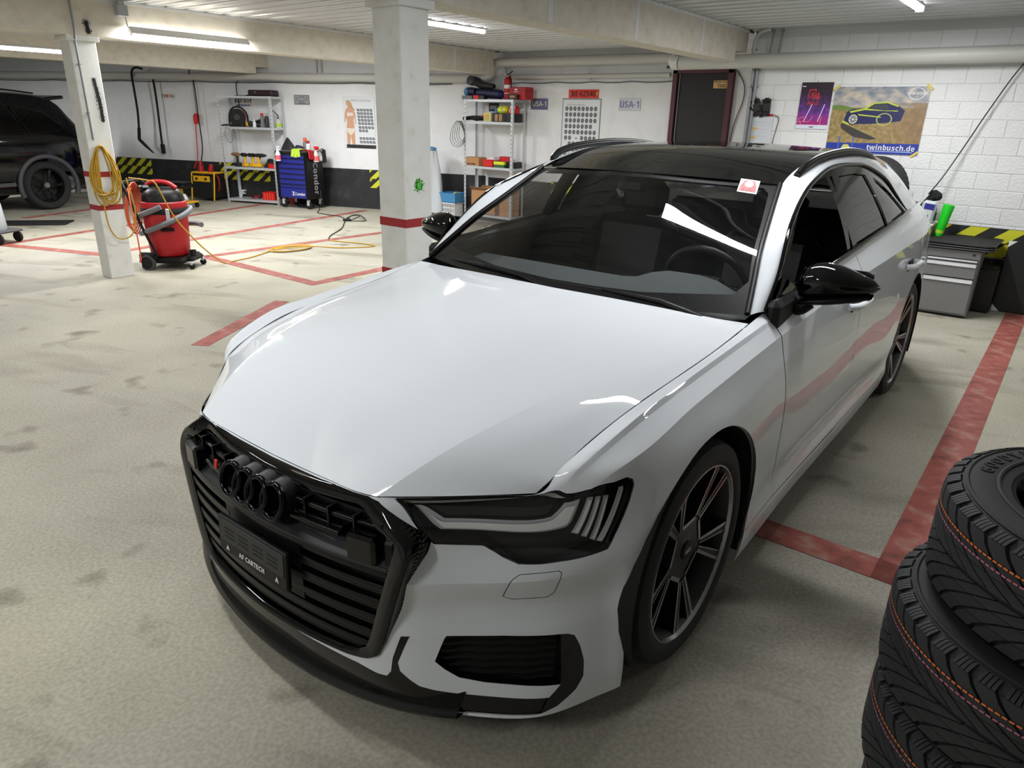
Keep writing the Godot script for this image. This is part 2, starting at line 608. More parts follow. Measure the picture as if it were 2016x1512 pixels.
func build_room():
	var g: Node3D
	# floor with painted bay lines
	g = struct_node("floor", "worn beige concrete garage floor with red bay lines")
	put("slab", bbox(Vector3(-6, -0.1, -1), Vector3(24, 0.2, 18)), mats["floor"], g)
	for l in [[1.33, -0.79, 1.33, -6.04, 0.16], [0.4, -0.865, 1.41, -0.865, 0.15], [-6.06, -2.30, -5.96, -6.6, 0.13], [-6.12, -2.36, -4.05, -2.36, 0.13], [-4.11, -2.42, -4.3, -6.0, 0.13], [-6.95, -1.62, -7.98, -6.35, 0.13], [-8.41, -1.09, -6.9, -1.66, 0.14], [-8.37, -1.12, -9.86, -5.75, 0.13], [-10.55, -2.1, -11.6, -5.0, 0.13], [-3.10, -0.62, -3.75, -1.75, 0.13]]:
		floor_line(g, Vector2(l[0], l[1]), Vector2(l[2], l[3]), l[4])
	# walls
	var fs := frame_shelf_wall()
	g = struct_node("wall_shelf", "white painted wall behind the shelves with black lower band")
	put("plaster", bbox(Vector3(-5.9, 1.25, -0.1), Vector3(12.0, 2.6, 0.2)), mats["wall_white"], g, fs)
	put("lower_band", bbox(Vector3(-5.95, 0.325, 0.003), Vector3(11.8, 0.65, 0.008)), mats["band_black"], g, fs)
	for h in [[-7.27, 0.86], [-4.72, 1.08], [-1.66, 1.0]]:
		hazard_panel(g, fs, h[0], 0.50, h[1], 0.30, 0.009)
	var fm := frame_door_wall()
	g = struct_node("wall_door", "plain wall beside the dark door")
	put("plaster", bbox(Vector3(-3.65, 1.25, -0.1), Vector3(5.0, 2.6, 0.2)), mats["wall_white"], g, fm)
	put("lower_band", bbox(Vector3(-4.5, 0.315, 0.003), Vector3(3.1, 0.63, 0.008)), mats["band_black"], g, fm)
	hazard_panel(g, fm, -4.3, 0.50, 1.0, 0.30, 0.009)
	g = struct_node("wall_blocks", "white painted block wall behind the car")
	var fb := frame_block_wall()
	put("core", bbox(Vector3(1.6, 1.25, -0.15), Vector3(6.08, 2.6, 0.300)), mats["mortar"], g, fb)
	var bm := B.new()
	bm.box(Vector3.ZERO, Vector3(0.2545, 0.1425, 0.03), Basis.IDENTITY, 0.004)
	var bmesh := bm.mesh()
	var hm := B.new()
	hm.box(Vector3.ZERO, Vector3(0.1245, 0.1425, 0.03), Basis.IDENTITY, 0.004)
	var hmesh := hm.mesh()
	var rng := RandomNumberGenerator.new()
	rng.seed = 5
	for c in 17:
		var y := 0.0 + 0.148 * c + 0.07
		if y > 2.40:
			break
		var odd := c % 2 == 1
		for k in 18:
			var x := -1.46 + 0.13 + 0.26 * k + (-0.13 if odd else 0.0)
			var half := odd and k == 0
			var o := put("block", hmesh if half else bmesh, mats["brick%d" % rng.randi_range(0, 2)], g, fb * Transform3D(Basis.IDENTITY, Vector3(x + (0.065 if half else 0.0), y, -0.011 + rng.randf_range(-0.0012, 0.0012))))
			o.name = o.name
	put("lower_band", bbox(Vector3(0.75, 0.22, 0.006), Vector3(4.4, 0.44, 0.008)), mats["band_black"], g, fb)
	hazard_panel(g, fb, 0.55, 0.58, 4.0, 0.265, 0.006, 0.30)
	g = struct_node("wall_return")
	put("plaster", bbox(Vector3(-1.40, 1.25, -6.75), Vector3(0.12, 2.6, 1.1)), mats["wall_white"], g)
	g = struct_node("wall_right")
	put("plaster", bbox(Vector3(4.7, 1.25, -0.5), Vector3(0.2, 2.6, 14)), mats["wall_white"], g)
	g = struct_node("wall_front")
	put("plaster", bbox(Vector3(-6, 1.25, 7.0), Vector3(22, 2.6, 0.2)), mats["wall_white"], g)
	g = struct_node("wall_left")
	put("plaster", bbox(Vector3(-17.2, 1.25, 1.5), Vector3(0.2, 2.6, 11.5)), mats["wall_white"], g)
	# ceiling: ribbed metal sheets between the beams
	g = struct_node("ceiling", "ribbed galvanised sheet ceiling between the concrete beams")
	put("deck", bbox(Vector3(-6, 2.62, -0.6), Vector3(22.6, 0.16, 15.6)), mats["mortar"], g)
	for bay in [[-17.2, -9.93], [-9.82, -5.77], [-5.66, -1.62], [-1.52, 2.80], [2.75, 4.7]]:
		var sm := sheet_mesh(bay[1] - bay[0])
		for k in 15:
			put("ceiling_sheet", sm, mats["ceiling_metal"], g, at3(bay[0], CEIL, -8.4 + k * 1.0))
	# beams
	for bdef in [[-1.46, 6.9, -6.05, "beam meeting the white block wall", true], [-5.62, 6.9, -7.0, "beam carrying the long tube lamp", true], [-9.76, 6.9, -6.03, "beam beyond the far column", false], [2.95, 6.9, -6.05, "beam on the right", false]]:
		var n := struct_node("beam", bdef[3])
		var l: float = bdef[1] - bdef[2]
		var x := Transform3D(Basis(Vector3.UP, 0.016), Vector3(bdef[0] + 0.016 * ((bdef[1] + bdef[2]) / 2 + 1.1), 0, (bdef[1] + bdef[2]) / 2))
		var notch := 0.30 if bdef[0] != -5.62 else 0.0
		var bb := B.new()
		bb.box(Vector3(-0.11, (BEAM_Y + CEIL + 0.1) / 2, notch / 2), Vector3(0.22, CEIL + 0.1 - BEAM_Y, l - notch), Basis.IDENTITY, 0.005)
		if notch > 0.0:
			bb.box(Vector3(-0.11, (BEAM_Y + 0.1 + CEIL + 0.1) / 2, -l / 2 + notch / 2), Vector3(0.22, CEIL - BEAM_Y, notch))
		put("concrete", bb, mats["beam"], n, x)
		put("edge_trim", bbox(Vector3(0.004, CEIL - 0.012, 0), Vector3(0.012, 0.022, l)), mats["beam_joint"], n, x)
		if bdef[4]:
			for q in ([[-2.45, 0.05], [-3.64, 0.05], [-4.9, 0.045]] if bdef[0] > -2 else [[-3.68, 0.008], [-6.13, 0.045]]):
				put("joint_filler", bbox(Vector3(0.0008, (BEAM_Y + CEIL) / 2, q[0] - (bdef[1] + bdef[2]) / 2), Vector3(0.003, CEIL - BEAM_Y - 0.03, q[1])), mats["beam_joint"], n, x)
	# columns
	column("square white concrete column with yellow cable coil", -5.85, -5.65, -1.38, -1.16, false)
	column("square white concrete column with a green paint splash", -1.70, -1.482, -1.318, -1.103, true)
	build_pipes()
	build_door()

func hazard_panel(parent: Node, fr: Transform3D, cx: float, cy: float, w: float, h: float, d: float, pitch := 0.235):
	put("hazard_board", bbox(Vector3(cx, cy, d * 0.5 + 0.004), Vector3(w, h, d * 0.4)), mats["hazard_black"], parent, fr)
	# yellow diagonal stripes, cut to the board
	var rect := PackedVector2Array([Vector2(cx - w / 2, cy - h / 2), Vector2(cx + w / 2, cy - h / 2), Vector2(cx + w / 2, cy + h / 2), Vector2(cx - w / 2, cy + h / 2)])
	var halves := [[cy - h / 2, cy], [cy, cy + h / 2]] if h < 0.28 or pitch < 0.25 else [[cy - h / 2, cy + h / 2]]
	for hv in halves:
		var hh: float = hv[1] - hv[0]
		var k := -2
		while cx - w / 2 + k * pitch < cx + w / 2 + 0.3:
			var x0 := cx - w / 2 + k * pitch
			var poly := PackedVector2Array([Vector2(x0, hv[0] + 0.004), Vector2(x0 + pitch * 0.5, hv[0] + 0.004), Vector2(x0 + pitch * 0.5 + hh * 1.15, hv[1] - 0.004), Vector2(x0 + hh * 1.15, hv[1] - 0.004)])
			for p in Geometry2D.intersect_polygons(poly, rect):
				put("hazard_stripe", bprism(Array(p), 0.0015, Transform3D(Basis.IDENTITY, Vector3(0, 0, d * 0.7 + 0.004))), mats["hazard_yellow"], parent, fr)
			k += 1

func sheet_mesh(w: float) -> ArrayMesh:
	# one metre of ribbed sheet; ribs run along x
	var b := B.new()
	var prof := []
	for k in 5:
		var z := k * 0.2
		prof.append_array([Vector2(z, 0.0), Vector2(z + 0.13, 0.0), Vector2(z + 0.15, 0.028), Vector2(z + 0.18, 0.028)])
	prof.append(Vector2(1.0, 0.0))
	for k in prof.size() - 1:
		var p: Vector2 = prof[k]
		var q: Vector2 = prof[k + 1]
		b.quad(Vector3(0, p.y, p.x), Vector3(w, p.y, p.x), Vector3(w, q.y, q.x), Vector3(0, q.y, q.x), Vector3.DOWN)
	for k in 5:
		var z := k * 0.2 + 0.065
		b.box(Vector3(w / 2, -0.003, z), Vector3(w, 0.006, 0.012))
	return b.mesh()

func column(label: String, x0: float, x1: float, z0: float, z1: float, green: bool):
	var g := struct_node("column", label)
	var c := Vector3((x0 + x1) / 2, 0, (z0 + z1) / 2)
	var s := Vector3(x1 - x0, 0, z1 - z0)
	put("shaft", bbox(c + Vector3(0, 1.065, 0), Vector3(s.x, 2.13, s.z), 0.005), mats["column"], g)
	put("capital", bbox(c + Vector3(0, 2.11, 0), Vector3(s.x + 0.05, 0.045, s.z + 0.05), 0.004), mats["column"], g)
	for y in [0.668, 0.968]:
		put("red_stripe", bbox(c + Vector3(0, y, 0), Vector3(s.x + 0.003, 0.048, s.z + 0.003)), mats["stripe_red"], g)
	var rng := RandomNumberGenerator.new()
	rng.seed = 9
	if green:
		spray(g, "paint_splash", "spray_green", Vector3(x1 + 0.0012, 0, 0), [Vector2(-1.214, 1.177)], 0.024, 160, rng)
	else:
		spray(g, "paint_mark", "spray_black", Vector3(x1 + 0.0012, 0, 0), [Vector2(-1.309, 1.78), Vector2(-1.318, 1.70), Vector2(-1.325, 1.61), Vector2(-1.328, 1.53), Vector2(-1.328, 1.44)], 0.017, 220, rng)
		spray(g, "paint_mark", "spray_black", Vector3(-5.612, 0, 0), [Vector2(-1.312, 2.235), Vector2(-1.317, 2.165)], 0.018, 120, rng)

# paint specks sprayed on a face x = const: an outline of its own, denser in the middle
func spray(parent: Node, called: String, m: String, at: Vector3, line: Array, r: float, count: int, rng: RandomNumberGenerator):
	var b := B.new()
	for k in line.size():
		for j in (1 if line.size() == 1 else 6):
			var p: Vector2 = line[k] if line.size() == 1 else line[k].lerp(line[mini(k + 1, line.size() - 1)], j / 6.0)
			var lift := 0.00015 * (k * 6 + j)
			var n := 11
			var ring := []
			for q in n:
				var a := TAU * q / n
				var rr := r * rng.randf_range(0.7, 1.05)
				ring.append(Vector3(at.x + lift, p.y + sin(a) * rr, p.x + cos(a) * rr))
			for q in n:
				b.ftri(Vector3(at.x + lift, p.y, p.x), ring[q], ring[(q + 1) % n], Vector3.RIGHT)
	for k in count:
		var p: Vector2 = line[rng.randi_range(0, line.size() - 1)]
		if line.size() > 1:
			p = p.lerp(line[rng.randi_range(0, line.size() - 1)], rng.randf() * 0.3)
		var a := rng.randf() * TAU
		var d := r * (0.8 + absf(rng.randfn(0, 0.5)))
		var q := Vector3(at.x, p.y + sin(a) * d, p.x + cos(a) * d)
		var s := rng.randf_range(0.0012, 0.0035)
		b.quad(q + Vector3(0, -s, -s), q + Vector3(0, -s, s), q + Vector3(0, s, s), q + Vector3(0, s, -s), Vector3.RIGHT)
	put(called, b, mats[m], parent)

func build_pipes():
	var fs := frame_shelf_wall()
	var fm := frame_door_wall()
	# the fat pipe along the shelf wall, stepping up and on along the door wall
	var path := []
	path.append(fs * Vector3(-11.2, 2.09, 0.15))
	path.append(fs * Vector3(-0.25, 2.085, 0.15))
	var bend := [fs * Vector3(-0.12, 2.085, 0.15), Vector3(-5.93, 2.10, -7.12), Vector3(-5.84, 2.16, -7.10), Vector3(-5.82, 2.23, -7.10), Vector3(-5.76, 2.285, -7.10), Vector3(-5.66, 2.296, -7.10)]
	path.append_array(curve(bend, 4))
	path.append(Vector3(-2.45, 2.292, -7.10))
	var t := thing("drain_pipe", "fat grey drain pipe stepping up from shelf wall to door wall", "pipe")
	put("pipe_run", btube(path, 0.062, 14), mats["pipe"], t)
	for p in [[-3.2], [-9.0]]:
		put("collar", btube([fs * Vector3(p[0] - 0.02, 2.088, 0.15), fs * Vector3(p[0] + 0.02, 2.088, 0.15)], 0.066, 14), mats["pipe"], t)
	put("bracket", btube([Vector3(-2.62, 2.292, -7.10), Vector3(-2.59, 2.292, -7.10)], 0.069, 16), mats["galvanised"], t)
	# thinner pipe beside it
	t = thing("thin_pipe", "thin grey pipe under the fat drain pipe on door wall", "pipe")
	put("pipe_run", btube(curve([Vector3(-5.68, 2.26, -7.2), Vector3(-5.66, 2.16, -7.19), Vector3(-5.6, 2.105, -7.19), Vector3(-5.5, 2.10, -7.19)], 4) + [Vector3(-2.95, 2.10, -7.19)], 0.03, 10), mats["pipe"], t)
	put("bracket", bbox(Vector3(-4.2, 2.1, -7.25), Vector3(0.03, 0.08, 0.1)), mats["galvanised"], t)
	# big pipe along the block wall
	t = thing("main_pipe", "thick light grey main pipe along the white block wall", "pipe")
	put("pipe_run", btube([Vector3(-2.2, 2.135, -5.9), Vector3(4.6, 2.155, -5.9)], 0.068, 16), mats["pipe"], t)
	put("elbow", btube(curve([Vector3(-2.2, 2.135, -5.9), Vector3(-2.27, 2.14, -5.92), Vector3(-2.31, 2.17, -6.0), Vector3(-2.32, 2.24, -6.2), Vector3(-2.36, 2.285, -6.7), Vector3(-2.42, 2.292, -7.05)], 4), 0.07, 14), mats["pipe_white"], t)
	put("valve", bbox(Vector3(-2.34, 2.10, -5.9), Vector3(0.03, 0.03, 0.03), 0.004), mats["dark_grey"], t)
	# upright conduits at the end of the block wall
	for q in [[-1.43, 0.018, 0.0], [-1.385, 0.016, 0.0]]:
		t = thing("wall_conduit", "thicker upright conduit beside the dark door" if q[1] > 0.017 else "thinner upright conduit beside the notice sheet", "conduit", Transform3D.IDENTITY, "upright conduits by the door")
		put("tube", btube([Vector3(q[0], 0.3, -6.02), Vector3(q[0], 2.08, -6.02)], q[1], 8), mats["conduit"], t)
		put("clip", bbox(Vector3(q[0], 1.9, -6.03), Vector3(0.05, 0.012, 0.03)), mats["conduit"], t)
	for q in [-1.27, -1.18]:
		t = thing("ceiling_conduit", "short grey conduit above main pipe, next to the bent conduit" if q < -1.2 else "short grey conduit above main pipe, farther from bent conduit", "conduit", Transform3D.IDENTITY, "conduits above the main pipe")
		put("tube", btube([Vector3(q, 2.2, -5.98), Vector3(q + 0.012, 2.43, -5.98)], 0.012, 8), mats["conduit"], t)
		put("socket", btube([Vector3(q + 0.01, 2.40, -5.98), Vector3(q + 0.011, 2.42, -5.98)], 0.018, 8), mats["conduit"], t)
	t = thing("bent_conduit", "curved grey conduit beside end of the concrete beam", "conduit")
	put("tube", btube(curve([Vector3(-1.44, 2.2, -5.98), Vector3(-1.435, 2.33, -5.98), Vector3(-1.40, 2.40, -5.98), Vector3(-1.34, 2.425, -5.98), Vector3(-1.28, 2.43, -5.98)], 5), 0.02, 8), mats["pipe"], t)
	put("clip", bbox(Vector3(-1.44, 2.25, -6.0), Vector3(0.05, 0.015, 0.04)), mats["conduit"], t)
	# cable running along the door wall
	var pts := []
	for k in 14:
		pts.append(Vector3(-5.6 + k * 0.205, 2.022 + (0.008 if k % 3 == 1 else -0.004), -7.285))
	solo("wall_cable", btube(pts, 0.008, 6), mats["grey"], "grey cable clipped along door wall under the pipes", "cable")
	pts = []
	for k in 26:
		pts.append(fs * Vector3(-11.0 + k * 0.415, 2.0 + (0.006 if k % 4 == 1 else -0.006), 0.014))
	solo("wall_cable", btube(pts, 0.009, 6), mats["grey"], "grey cable running under the fat pipe on shelf wall", "cable")
	# conduit risers above the pipe at the far end of the second beam
	t = thing("riser_conduit", "grey riser conduits on wall above the fat pipe", "conduit")
	for s in [-3.05, -2.96]:
		put("tube", btube([fs * Vector3(s, 2.14, 0.03), fs * Vector3(s, 2.45, 0.03)], 0.016, 8), mats["pipe"], t)

func build_door():
	var g := struct_node("door_1", "dark door with plum red frame")
	var fm := frame_door_wall()
	put("leaf", bbox(Vector3(-2.53, 1.06, 0.02), Vector3(0.70, 2.10, 0.04)), mats["door_dark"], g, fm)
	put("jamb", bbox(Vector3(-2.90, 1.075, 0.03), Vector3(0.06, 2.15, 0.09)), mats["door_frame"], g, fm)
	put("jamb", bbox(Vector3(-2.16, 1.075, 0.03), Vector3(0.065, 2.15, 0.09)), mats["door_frame"], g, fm)
	put("head", bbox(Vector3(-2.53, 2.135, 0.03), Vector3(0.80, 0.04, 0.09)), mats["door_frame"], g, fm)
	put("edge_seal", bbox(Vector3(-2.84, 1.06, 0.05), Vector3(0.012, 2.1, 0.012)), mats["grey"], g, fm)
	put("handle", btube([fm * Vector3(-2.25, 1.05, 0.05), fm * Vector3(-2.25, 1.05, 0.09), fm * Vector3(-2.36, 1.05, 0.09)], 0.009, 8), mats["chrome"], g)

# ---------------------------------------------------------------- lamps
# a slim LED batten: housing, glowing diffuser and the light it gives
func batten(label: String, c: Vector3, length: float, along: float, energy: float, side := 0.0, wide := 1.0):
	# along: turn about y (0 = along z); side: tilt of the batten on its beam face
	var basis := Basis(Vector3.UP, along) * Basis(Vector3.BACK, side)
	var t := thing("tube_lamp", label, "lamp", Transform3D(basis, c), "tube lamps on ceiling and beams")
	var hb := B.new()
	hb.box(Vector3(0, 0.014, 0), Vector3(0.062 * wide, 0.028, length), Basis.IDENTITY, 0.006)
	put("housing", hb, mats["pipe_white"], t)
	var dz := B.new()
	var prof := []
	for k in 9:
		var a := PI * k / 8.0
		prof.append(Vector2(-cos(a) * 0.030 * wide, -sin(a) * 0.034))
	var g := []
	for z in [-length / 2 + 0.012, length / 2 - 0.012]:
		var row := []
		for p in prof:
			row.append(Vector3(p.x, p.y, z))
		g.append(row)
	dz.sheet(g, Vector3(0, 0.001, 0), Vector3(1, 1, 0))
	for e in [-1.0, 1.0]:
		for k in 8:
			dz.ftri(Vector3(0, 0, e * (length / 2 - 0.012)), Vector3(prof[k].x, prof[k].y, e * (length / 2 - 0.012)), Vector3(prof[k + 1].x, prof[k + 1].y, e * (length / 2 - 0.012)), Vector3(0, 0, e))
	put("diffuser", dz, mats["tube_glow"], t)
	for e in [-1.0, 1.0]:
		put("end_cap", bbox(Vector3(0, -0.004, e * (length / 2 - 0.005)), Vector3(0.064 * wide, 0.062, 0.01), 0.003), mats["pipe_white"], t)
	var l := AreaLight3D.new()
	l.name = "light"
	l.area_size = Vector2(0.07 * wide, length - 0.03)
	l.light_energy = energy
	l.light_color = Color(0.99, 0.992, 1.0)
	l.shadow_enabled = true
	l.area_range = 30.0
	l.transform = Transform3D(Basis(Vector3.RIGHT, -PI / 2), Vector3(0, -0.038, 0))
	t.add_child(l)

func build_lamps():
	batten("tube lamp fixed on beam face beside grey junction box", Vector3(-5.56, 2.20, -2.25), 1.2, 0.016, LAMP_E * 1.1, -0.9)
	batten("tube lamp on ceiling seen behind the green splashed column", Vector3(-3.98, 2.42, -4.12), 1.2, 0.0, LAMP_E * 1.3)
	batten("tube lamp on far beam left of the cable column", Vector3(-8.0, 2.14, -1.42), 1.25, 0.0, LAMP_E * 1.1)
	batten("tube lamp on ceiling over the rear of white car", Vector3(0.21, 2.42, -4.40), 1.2, 0.0, LAMP_E * 0.85)
	batten("wide tube lamp on ceiling over the windscreen of white car", Vector3(0.45, 2.42, -1.22), 1.2, PI / 2, LAMP_E * 0.5, 0.0, 1.6)
	batten("tube lamp on ceiling beside the bonnet of white car", Vector3(-3.6, 2.42, -0.4), 1.2, 0.0, LAMP_E * 0.5)
	batten("tube lamp on ceiling in front of the parked cars", Vector3(-3.6, 2.42, 3.2), 1.2, 0.0, LAMP_E * 0.5)
	batten("tube lamp on ceiling in front of the white car", Vector3(-0.3, 2.42, 3.6), 1.2, 0.0, LAMP_E * 0.65)
	batten("tube lamp on ceiling over the tool shelf aisle", Vector3(-7.7, 2.42, -4.3), 1.2, 0.0, LAMP_E * 1.4)
	batten("tube lamp on ceiling over the dark blue car", Vector3(-12.6, 2.42, -1.6), 1.2, 0.0, LAMP_E * 1.3)
	batten("tube lamp on ceiling of far bay", Vector3(-8.0, 2.42, 2.6), 1.2, 0.0, LAMP_E * 0.6)
	batten("tube lamp on ceiling ahead of the bonnet of white car", Vector3(-0.9, 2.42, 1.1), 1.2, PI / 2, LAMP_E * 0.3)
	batten("tube lamp on ceiling beside the right hand wall", Vector3(3.6, 2.42, -3.4), 1.2, 0.0, LAMP_E * 0.2)

# ---------------------------------------------------------------- the white estate car
# Half of the lower body is one smooth skin over a net of 20 stations (from the nose round the corner to the tail) by 9 feature lines (from bonnet edge and belt line down to the sill).
const NET := [
	[0, 0.703, 0.815, 0, 0.68, 0.845, 0, 0.64, 0.868, 0, 0.58, 0.878, 0, 0.51, 0.885, 0, 0.425, 0.885, 0, 0.345, 0.88, 0, 0.21, 0.875, 0, 0.115, 0.86],
	[0.2, 0.706, 0.812, 0.2, 0.682, 0.842, 0.2, 0.64, 0.862, 0.2, 0.58, 0.871, 0.2, 0.51, 0.877, 0.2, 0.425, 0.877, 0.2, 0.345, 0.872, 0.2, 0.21, 0.867, 0.2, 0.115, 0.852],
	[0.395, 0.713, 0.795, 0.405, 0.69, 0.8, 0.415, 0.65, 0.805, 0.425, 0.585, 0.808, 0.43, 0.51, 0.832, 0.43, 0.425, 0.815, 0.43, 0.345, 0.822, 0.43, 0.21, 0.822, 0.42, 0.118, 0.812],
	[0.545, 0.716, 0.668, 0.56, 0.695, 0.668, 0.57, 0.65, 0.676, 0.58, 0.585, 0.682, 0.585, 0.512, 0.712, 0.582, 0.425, 0.686, 0.588, 0.345, 0.704, 0.59, 0.21, 0.722, 0.58, 0.125, 0.742],
	[0.68, 0.724, 0.5537, 0.704, 0.7191, 0.5379, 0.719, 0.6644, 0.546, 0.73, 0.585, 0.548, 0.735, 0.52, 0.582, 0.725, 0.425, 0.548, 0.738, 0.345, 0.565, 0.75, 0.21, 0.585, 0.748, 0.12, 0.61],
	[0.7, 0.7745, 0.4854, 0.745, 0.785, 0.4784, 0.8, 0.763, 0.453, 0.815, 0.6, 0.437, 0.82, 0.525, 0.45, 0.812, 0.425, 0.43, 0.82, 0.345, 0.437, 0.83, 0.21, 0.44, 0.828, 0.115, 0.445],
	[0.725, 0.8338, 0.2938, 0.776, 0.8503, 0.2954, 0.838, 0.8063, 0.3074, 0.87, 0.68, 0.3, 0.875, 0.56, 0.325, 0.872, 0.42, 0.345, 0.87, 0.32, 0.35, 0.873, 0.21, 0.35, 0.872, 0.125, 0.335],
	[0.738, 0.8635, 0.0777, 0.781, 0.875, 0.0793, 0.841, 0.8387, 0.0818, 0.895, 0.73, 0.05, 0.908, 0.57, 0.05, 0.905, 0.42, 0.05, 0.9, 0.32, 0.05, 0.895, 0.21, 0.05, 0.88, 0.12, 0.05],
	[0.751, 0.8883, -0.1677, 0.788, 0.8977, -0.1661, 0.843, 0.8584, -0.1634, 0.896, 0.72, -0.2, 0.908, 0.56, -0.2, 0.905, 0.42, -0.2, 0.9, 0.32, -0.2, 0.895, 0.21, -0.2, 0.88, 0.12, -0.2],
	[0.761, 0.916, -0.3836, 0.796, 0.9185, -0.3819, 0.845, 0.8751, -0.3792, 0.892, 0.71, -0.42, 0.9, 0.56, -0.42, 0.896, 0.42, -0.42, 0.89, 0.32, -0.42, 0.89, 0.21, -0.42, 0.875, 0.12, -0.42],
	[0.771, 0.9499, -0.5814, 0.801, 0.9352, -0.6005, 0.844, 0.886, -0.5993, 0.888, 0.7, -0.62, 0.893, 0.56, -0.62, 0.888, 0.42, -0.62, 0.878, 0.32, -0.62, 0.885, 0.22, -0.62, 0.87, 0.12, -0.62],
	[0.805, 1.008, -0.95, 0.822, 0.965, -0.95, 0.855, 0.912, -0.95, 0.888, 0.7, -0.95, 0.892, 0.56, -0.95, 0.887, 0.42, -0.95, 0.868, 0.32, -0.95, 0.885, 0.235, -0.95, 0.865, 0.13, -0.95],
	[0.815, 1.042, -1.4, 0.838, 1, -1.4, 0.868, 0.945, -1.4, 0.892, 0.72, -1.4, 0.895, 0.56, -1.4, 0.888, 0.42, -1.4, 0.868, 0.32, -1.4, 0.888, 0.24, -1.4, 0.868, 0.14, -1.4],
	[0.812, 1.07, -1.95, 0.845, 1.022, -1.95, 0.88, 0.965, -1.95, 0.895, 0.74, -1.95, 0.896, 0.56, -1.95, 0.89, 0.42, -1.95, 0.87, 0.32, -1.95, 0.888, 0.24, -1.95, 0.868, 0.14, -1.95],
	[0.806, 1.093, -2.45, 0.85, 1.04, -2.45, 0.885, 0.975, -2.45, 0.897, 0.78, -2.45, 0.9, 0.57, -2.45, 0.897, 0.42, -2.45, 0.883, 0.32, -2.45, 0.888, 0.24, -2.45, 0.868, 0.15, -2.45],
	[0.778, 1.108, -2.92, 0.835, 1.045, -2.92, 0.879, 0.975, -2.92, 0.89, 0.79, -2.92, 0.893, 0.57, -2.92, 0.892, 0.42, -2.92, 0.89, 0.32, -2.92, 0.886, 0.23, -2.92, 0.866, 0.15, -2.92],
	[0.735, 1.107, -3.35, 0.79, 1.045, -3.35, 0.835, 0.965, -3.35, 0.842, 0.79, -3.35, 0.848, 0.57, -3.35, 0.848, 0.42, -3.35, 0.843, 0.32, -3.35, 0.838, 0.23, -3.35, 0.82, 0.17, -3.35],
	[0.68, 1.1, -3.62, 0.73, 1.04, -3.66, 0.775, 0.96, -3.69, 0.785, 0.79, -3.71, 0.79, 0.57, -3.72, 0.79, 0.42, -3.73, 0.788, 0.32, -3.73, 0.78, 0.24, -3.72, 0.76, 0.19, -3.7],
	[0.5, 1.1, -3.83, 0.55, 1.05, -3.87, 0.6, 0.97, -3.92, 0.6, 0.79, -3.95, 0.6, 0.57, -3.97, 0.6, 0.42, -3.99, 0.6, 0.32, -3.98, 0.6, 0.24, -3.96, 0.58, 0.2, -3.92],
	[0, 1.1, -3.87, 0, 1.05, -3.91, 0, 0.97, -3.96, 0, 0.79, -3.98, 0, 0.57, -4, 0, 0.42, -4.02, 0, 0.32, -4.01, 0, 0.24, -3.99, 0, 0.2, -3.95],
]
const UK := [0.0, 0.2, 0.42, 0.62, 0.82, 1.0, 1.2, 1.43, 1.68, 1.9, 2.1, 2.43, 2.88, 3.43, 3.93, 4.4, 4.83, 5.22, 5.5, 6.1]
const VK := [0.0, 0.06, 0.074, 0.13, 0.26, 0.36, 0.46, 0.56, 0.66, 0.75]
const CREASE := {
	1: [0, 0, 0, 0, 0, 0.4, 0.9, 0.95, 0.95, 0.95, 0.8, 0.3, 0.2, 0.2, 0.2, 0.2, 0.2, 0, 0, 0],
	2: [0, 0, 0, 0, 0, 0.4, 0.9, 0.95, 0.95, 0.95, 0.8, 0.3, 0.2, 0.2, 0.2, 0.2, 0.2, 0, 0, 0],
	3: [0, 0, 0, 0, 0, 0.4, 0.9, 1, 1, 1, 1, 0.9, 0.9, 0.9, 0.9, 0.9, 0.8, 0.4, 0, 0],
	5: [0.5, 0.6, 0.8, 0.8, 0.7, 0.3, 0, 0, 0, 0, 0, 0, 0, 0, 0, 0, 0, 0, 0, 0],
	7: [0.3, 0.3, 0.6, 0.75, 0.75, 0.5, 0.1, 0, 0, 0, 0, 0, 0, 0, 0, 0, 0, 0, 0, 0],
	8: [0, 0, 0, 0, 0, 0, 0, 0, 0, 0, 0.4, 0.7, 0.7, 0.7, 0.5, 0, 0, 0, 0, 0]}
const STEP := [0, 0, 0, 0, 0, 0.3, 0.9, 1, 1, 1, 0.8, 0.3, 0, 0, 0, 0, 0, 0, 0, 0]
var row_tan := []   # tangents along each feature line

func net(i: int, j: int) -> Vector3:
	if j == 2:
		var a := net(i, 1)
		return a.lerp(net(i, 3), 0.2).lerp(a + Vector3(0.009, -0.013, 0), STEP[i])
	if j > 2:
		j -= 1
	return Vector3(NET[i][j * 3], NET[i][j * 3 + 1], NET[i][j * 3 + 2])
func herm(p0, p1, m0, m1, h: float, t: float):
	var t2 := t * t
	var t3 := t2 * t
	return p0 * (2 * t3 - 3 * t2 + 1) + m0 * (h * (t3 - 2 * t2 + t)) + p1 * (3 * t2 - 2 * t3) + m1 * (h * (t3 - t2))
func dherm(p0, p1, m0, m1, h: float, t: float):
	var t2 := t * t
	return (p0 * (6 * t2 - 6 * t) + p1 * (6 * t - 6 * t2)) / h + m0 * (3 * t2 - 4 * t + 1) + m1 * (3 * t2 - 2 * t)
func tangents(P: Array, K: Array) -> Array:
	var s := []
	for i in P.size() - 1:
		s.append((P[i + 1] - P[i]) / (K[i + 1] - K[i]))
	var T := [s[0]]
	for i in range(1, P.size() - 1):
		var a: float = K[i] - K[i - 1]
		var b: float = K[i + 1] - K[i]
		T.append((s[i - 1] * b + s[i] * a) / (a + b))
	T.append(s[s.size() - 1])
	return T
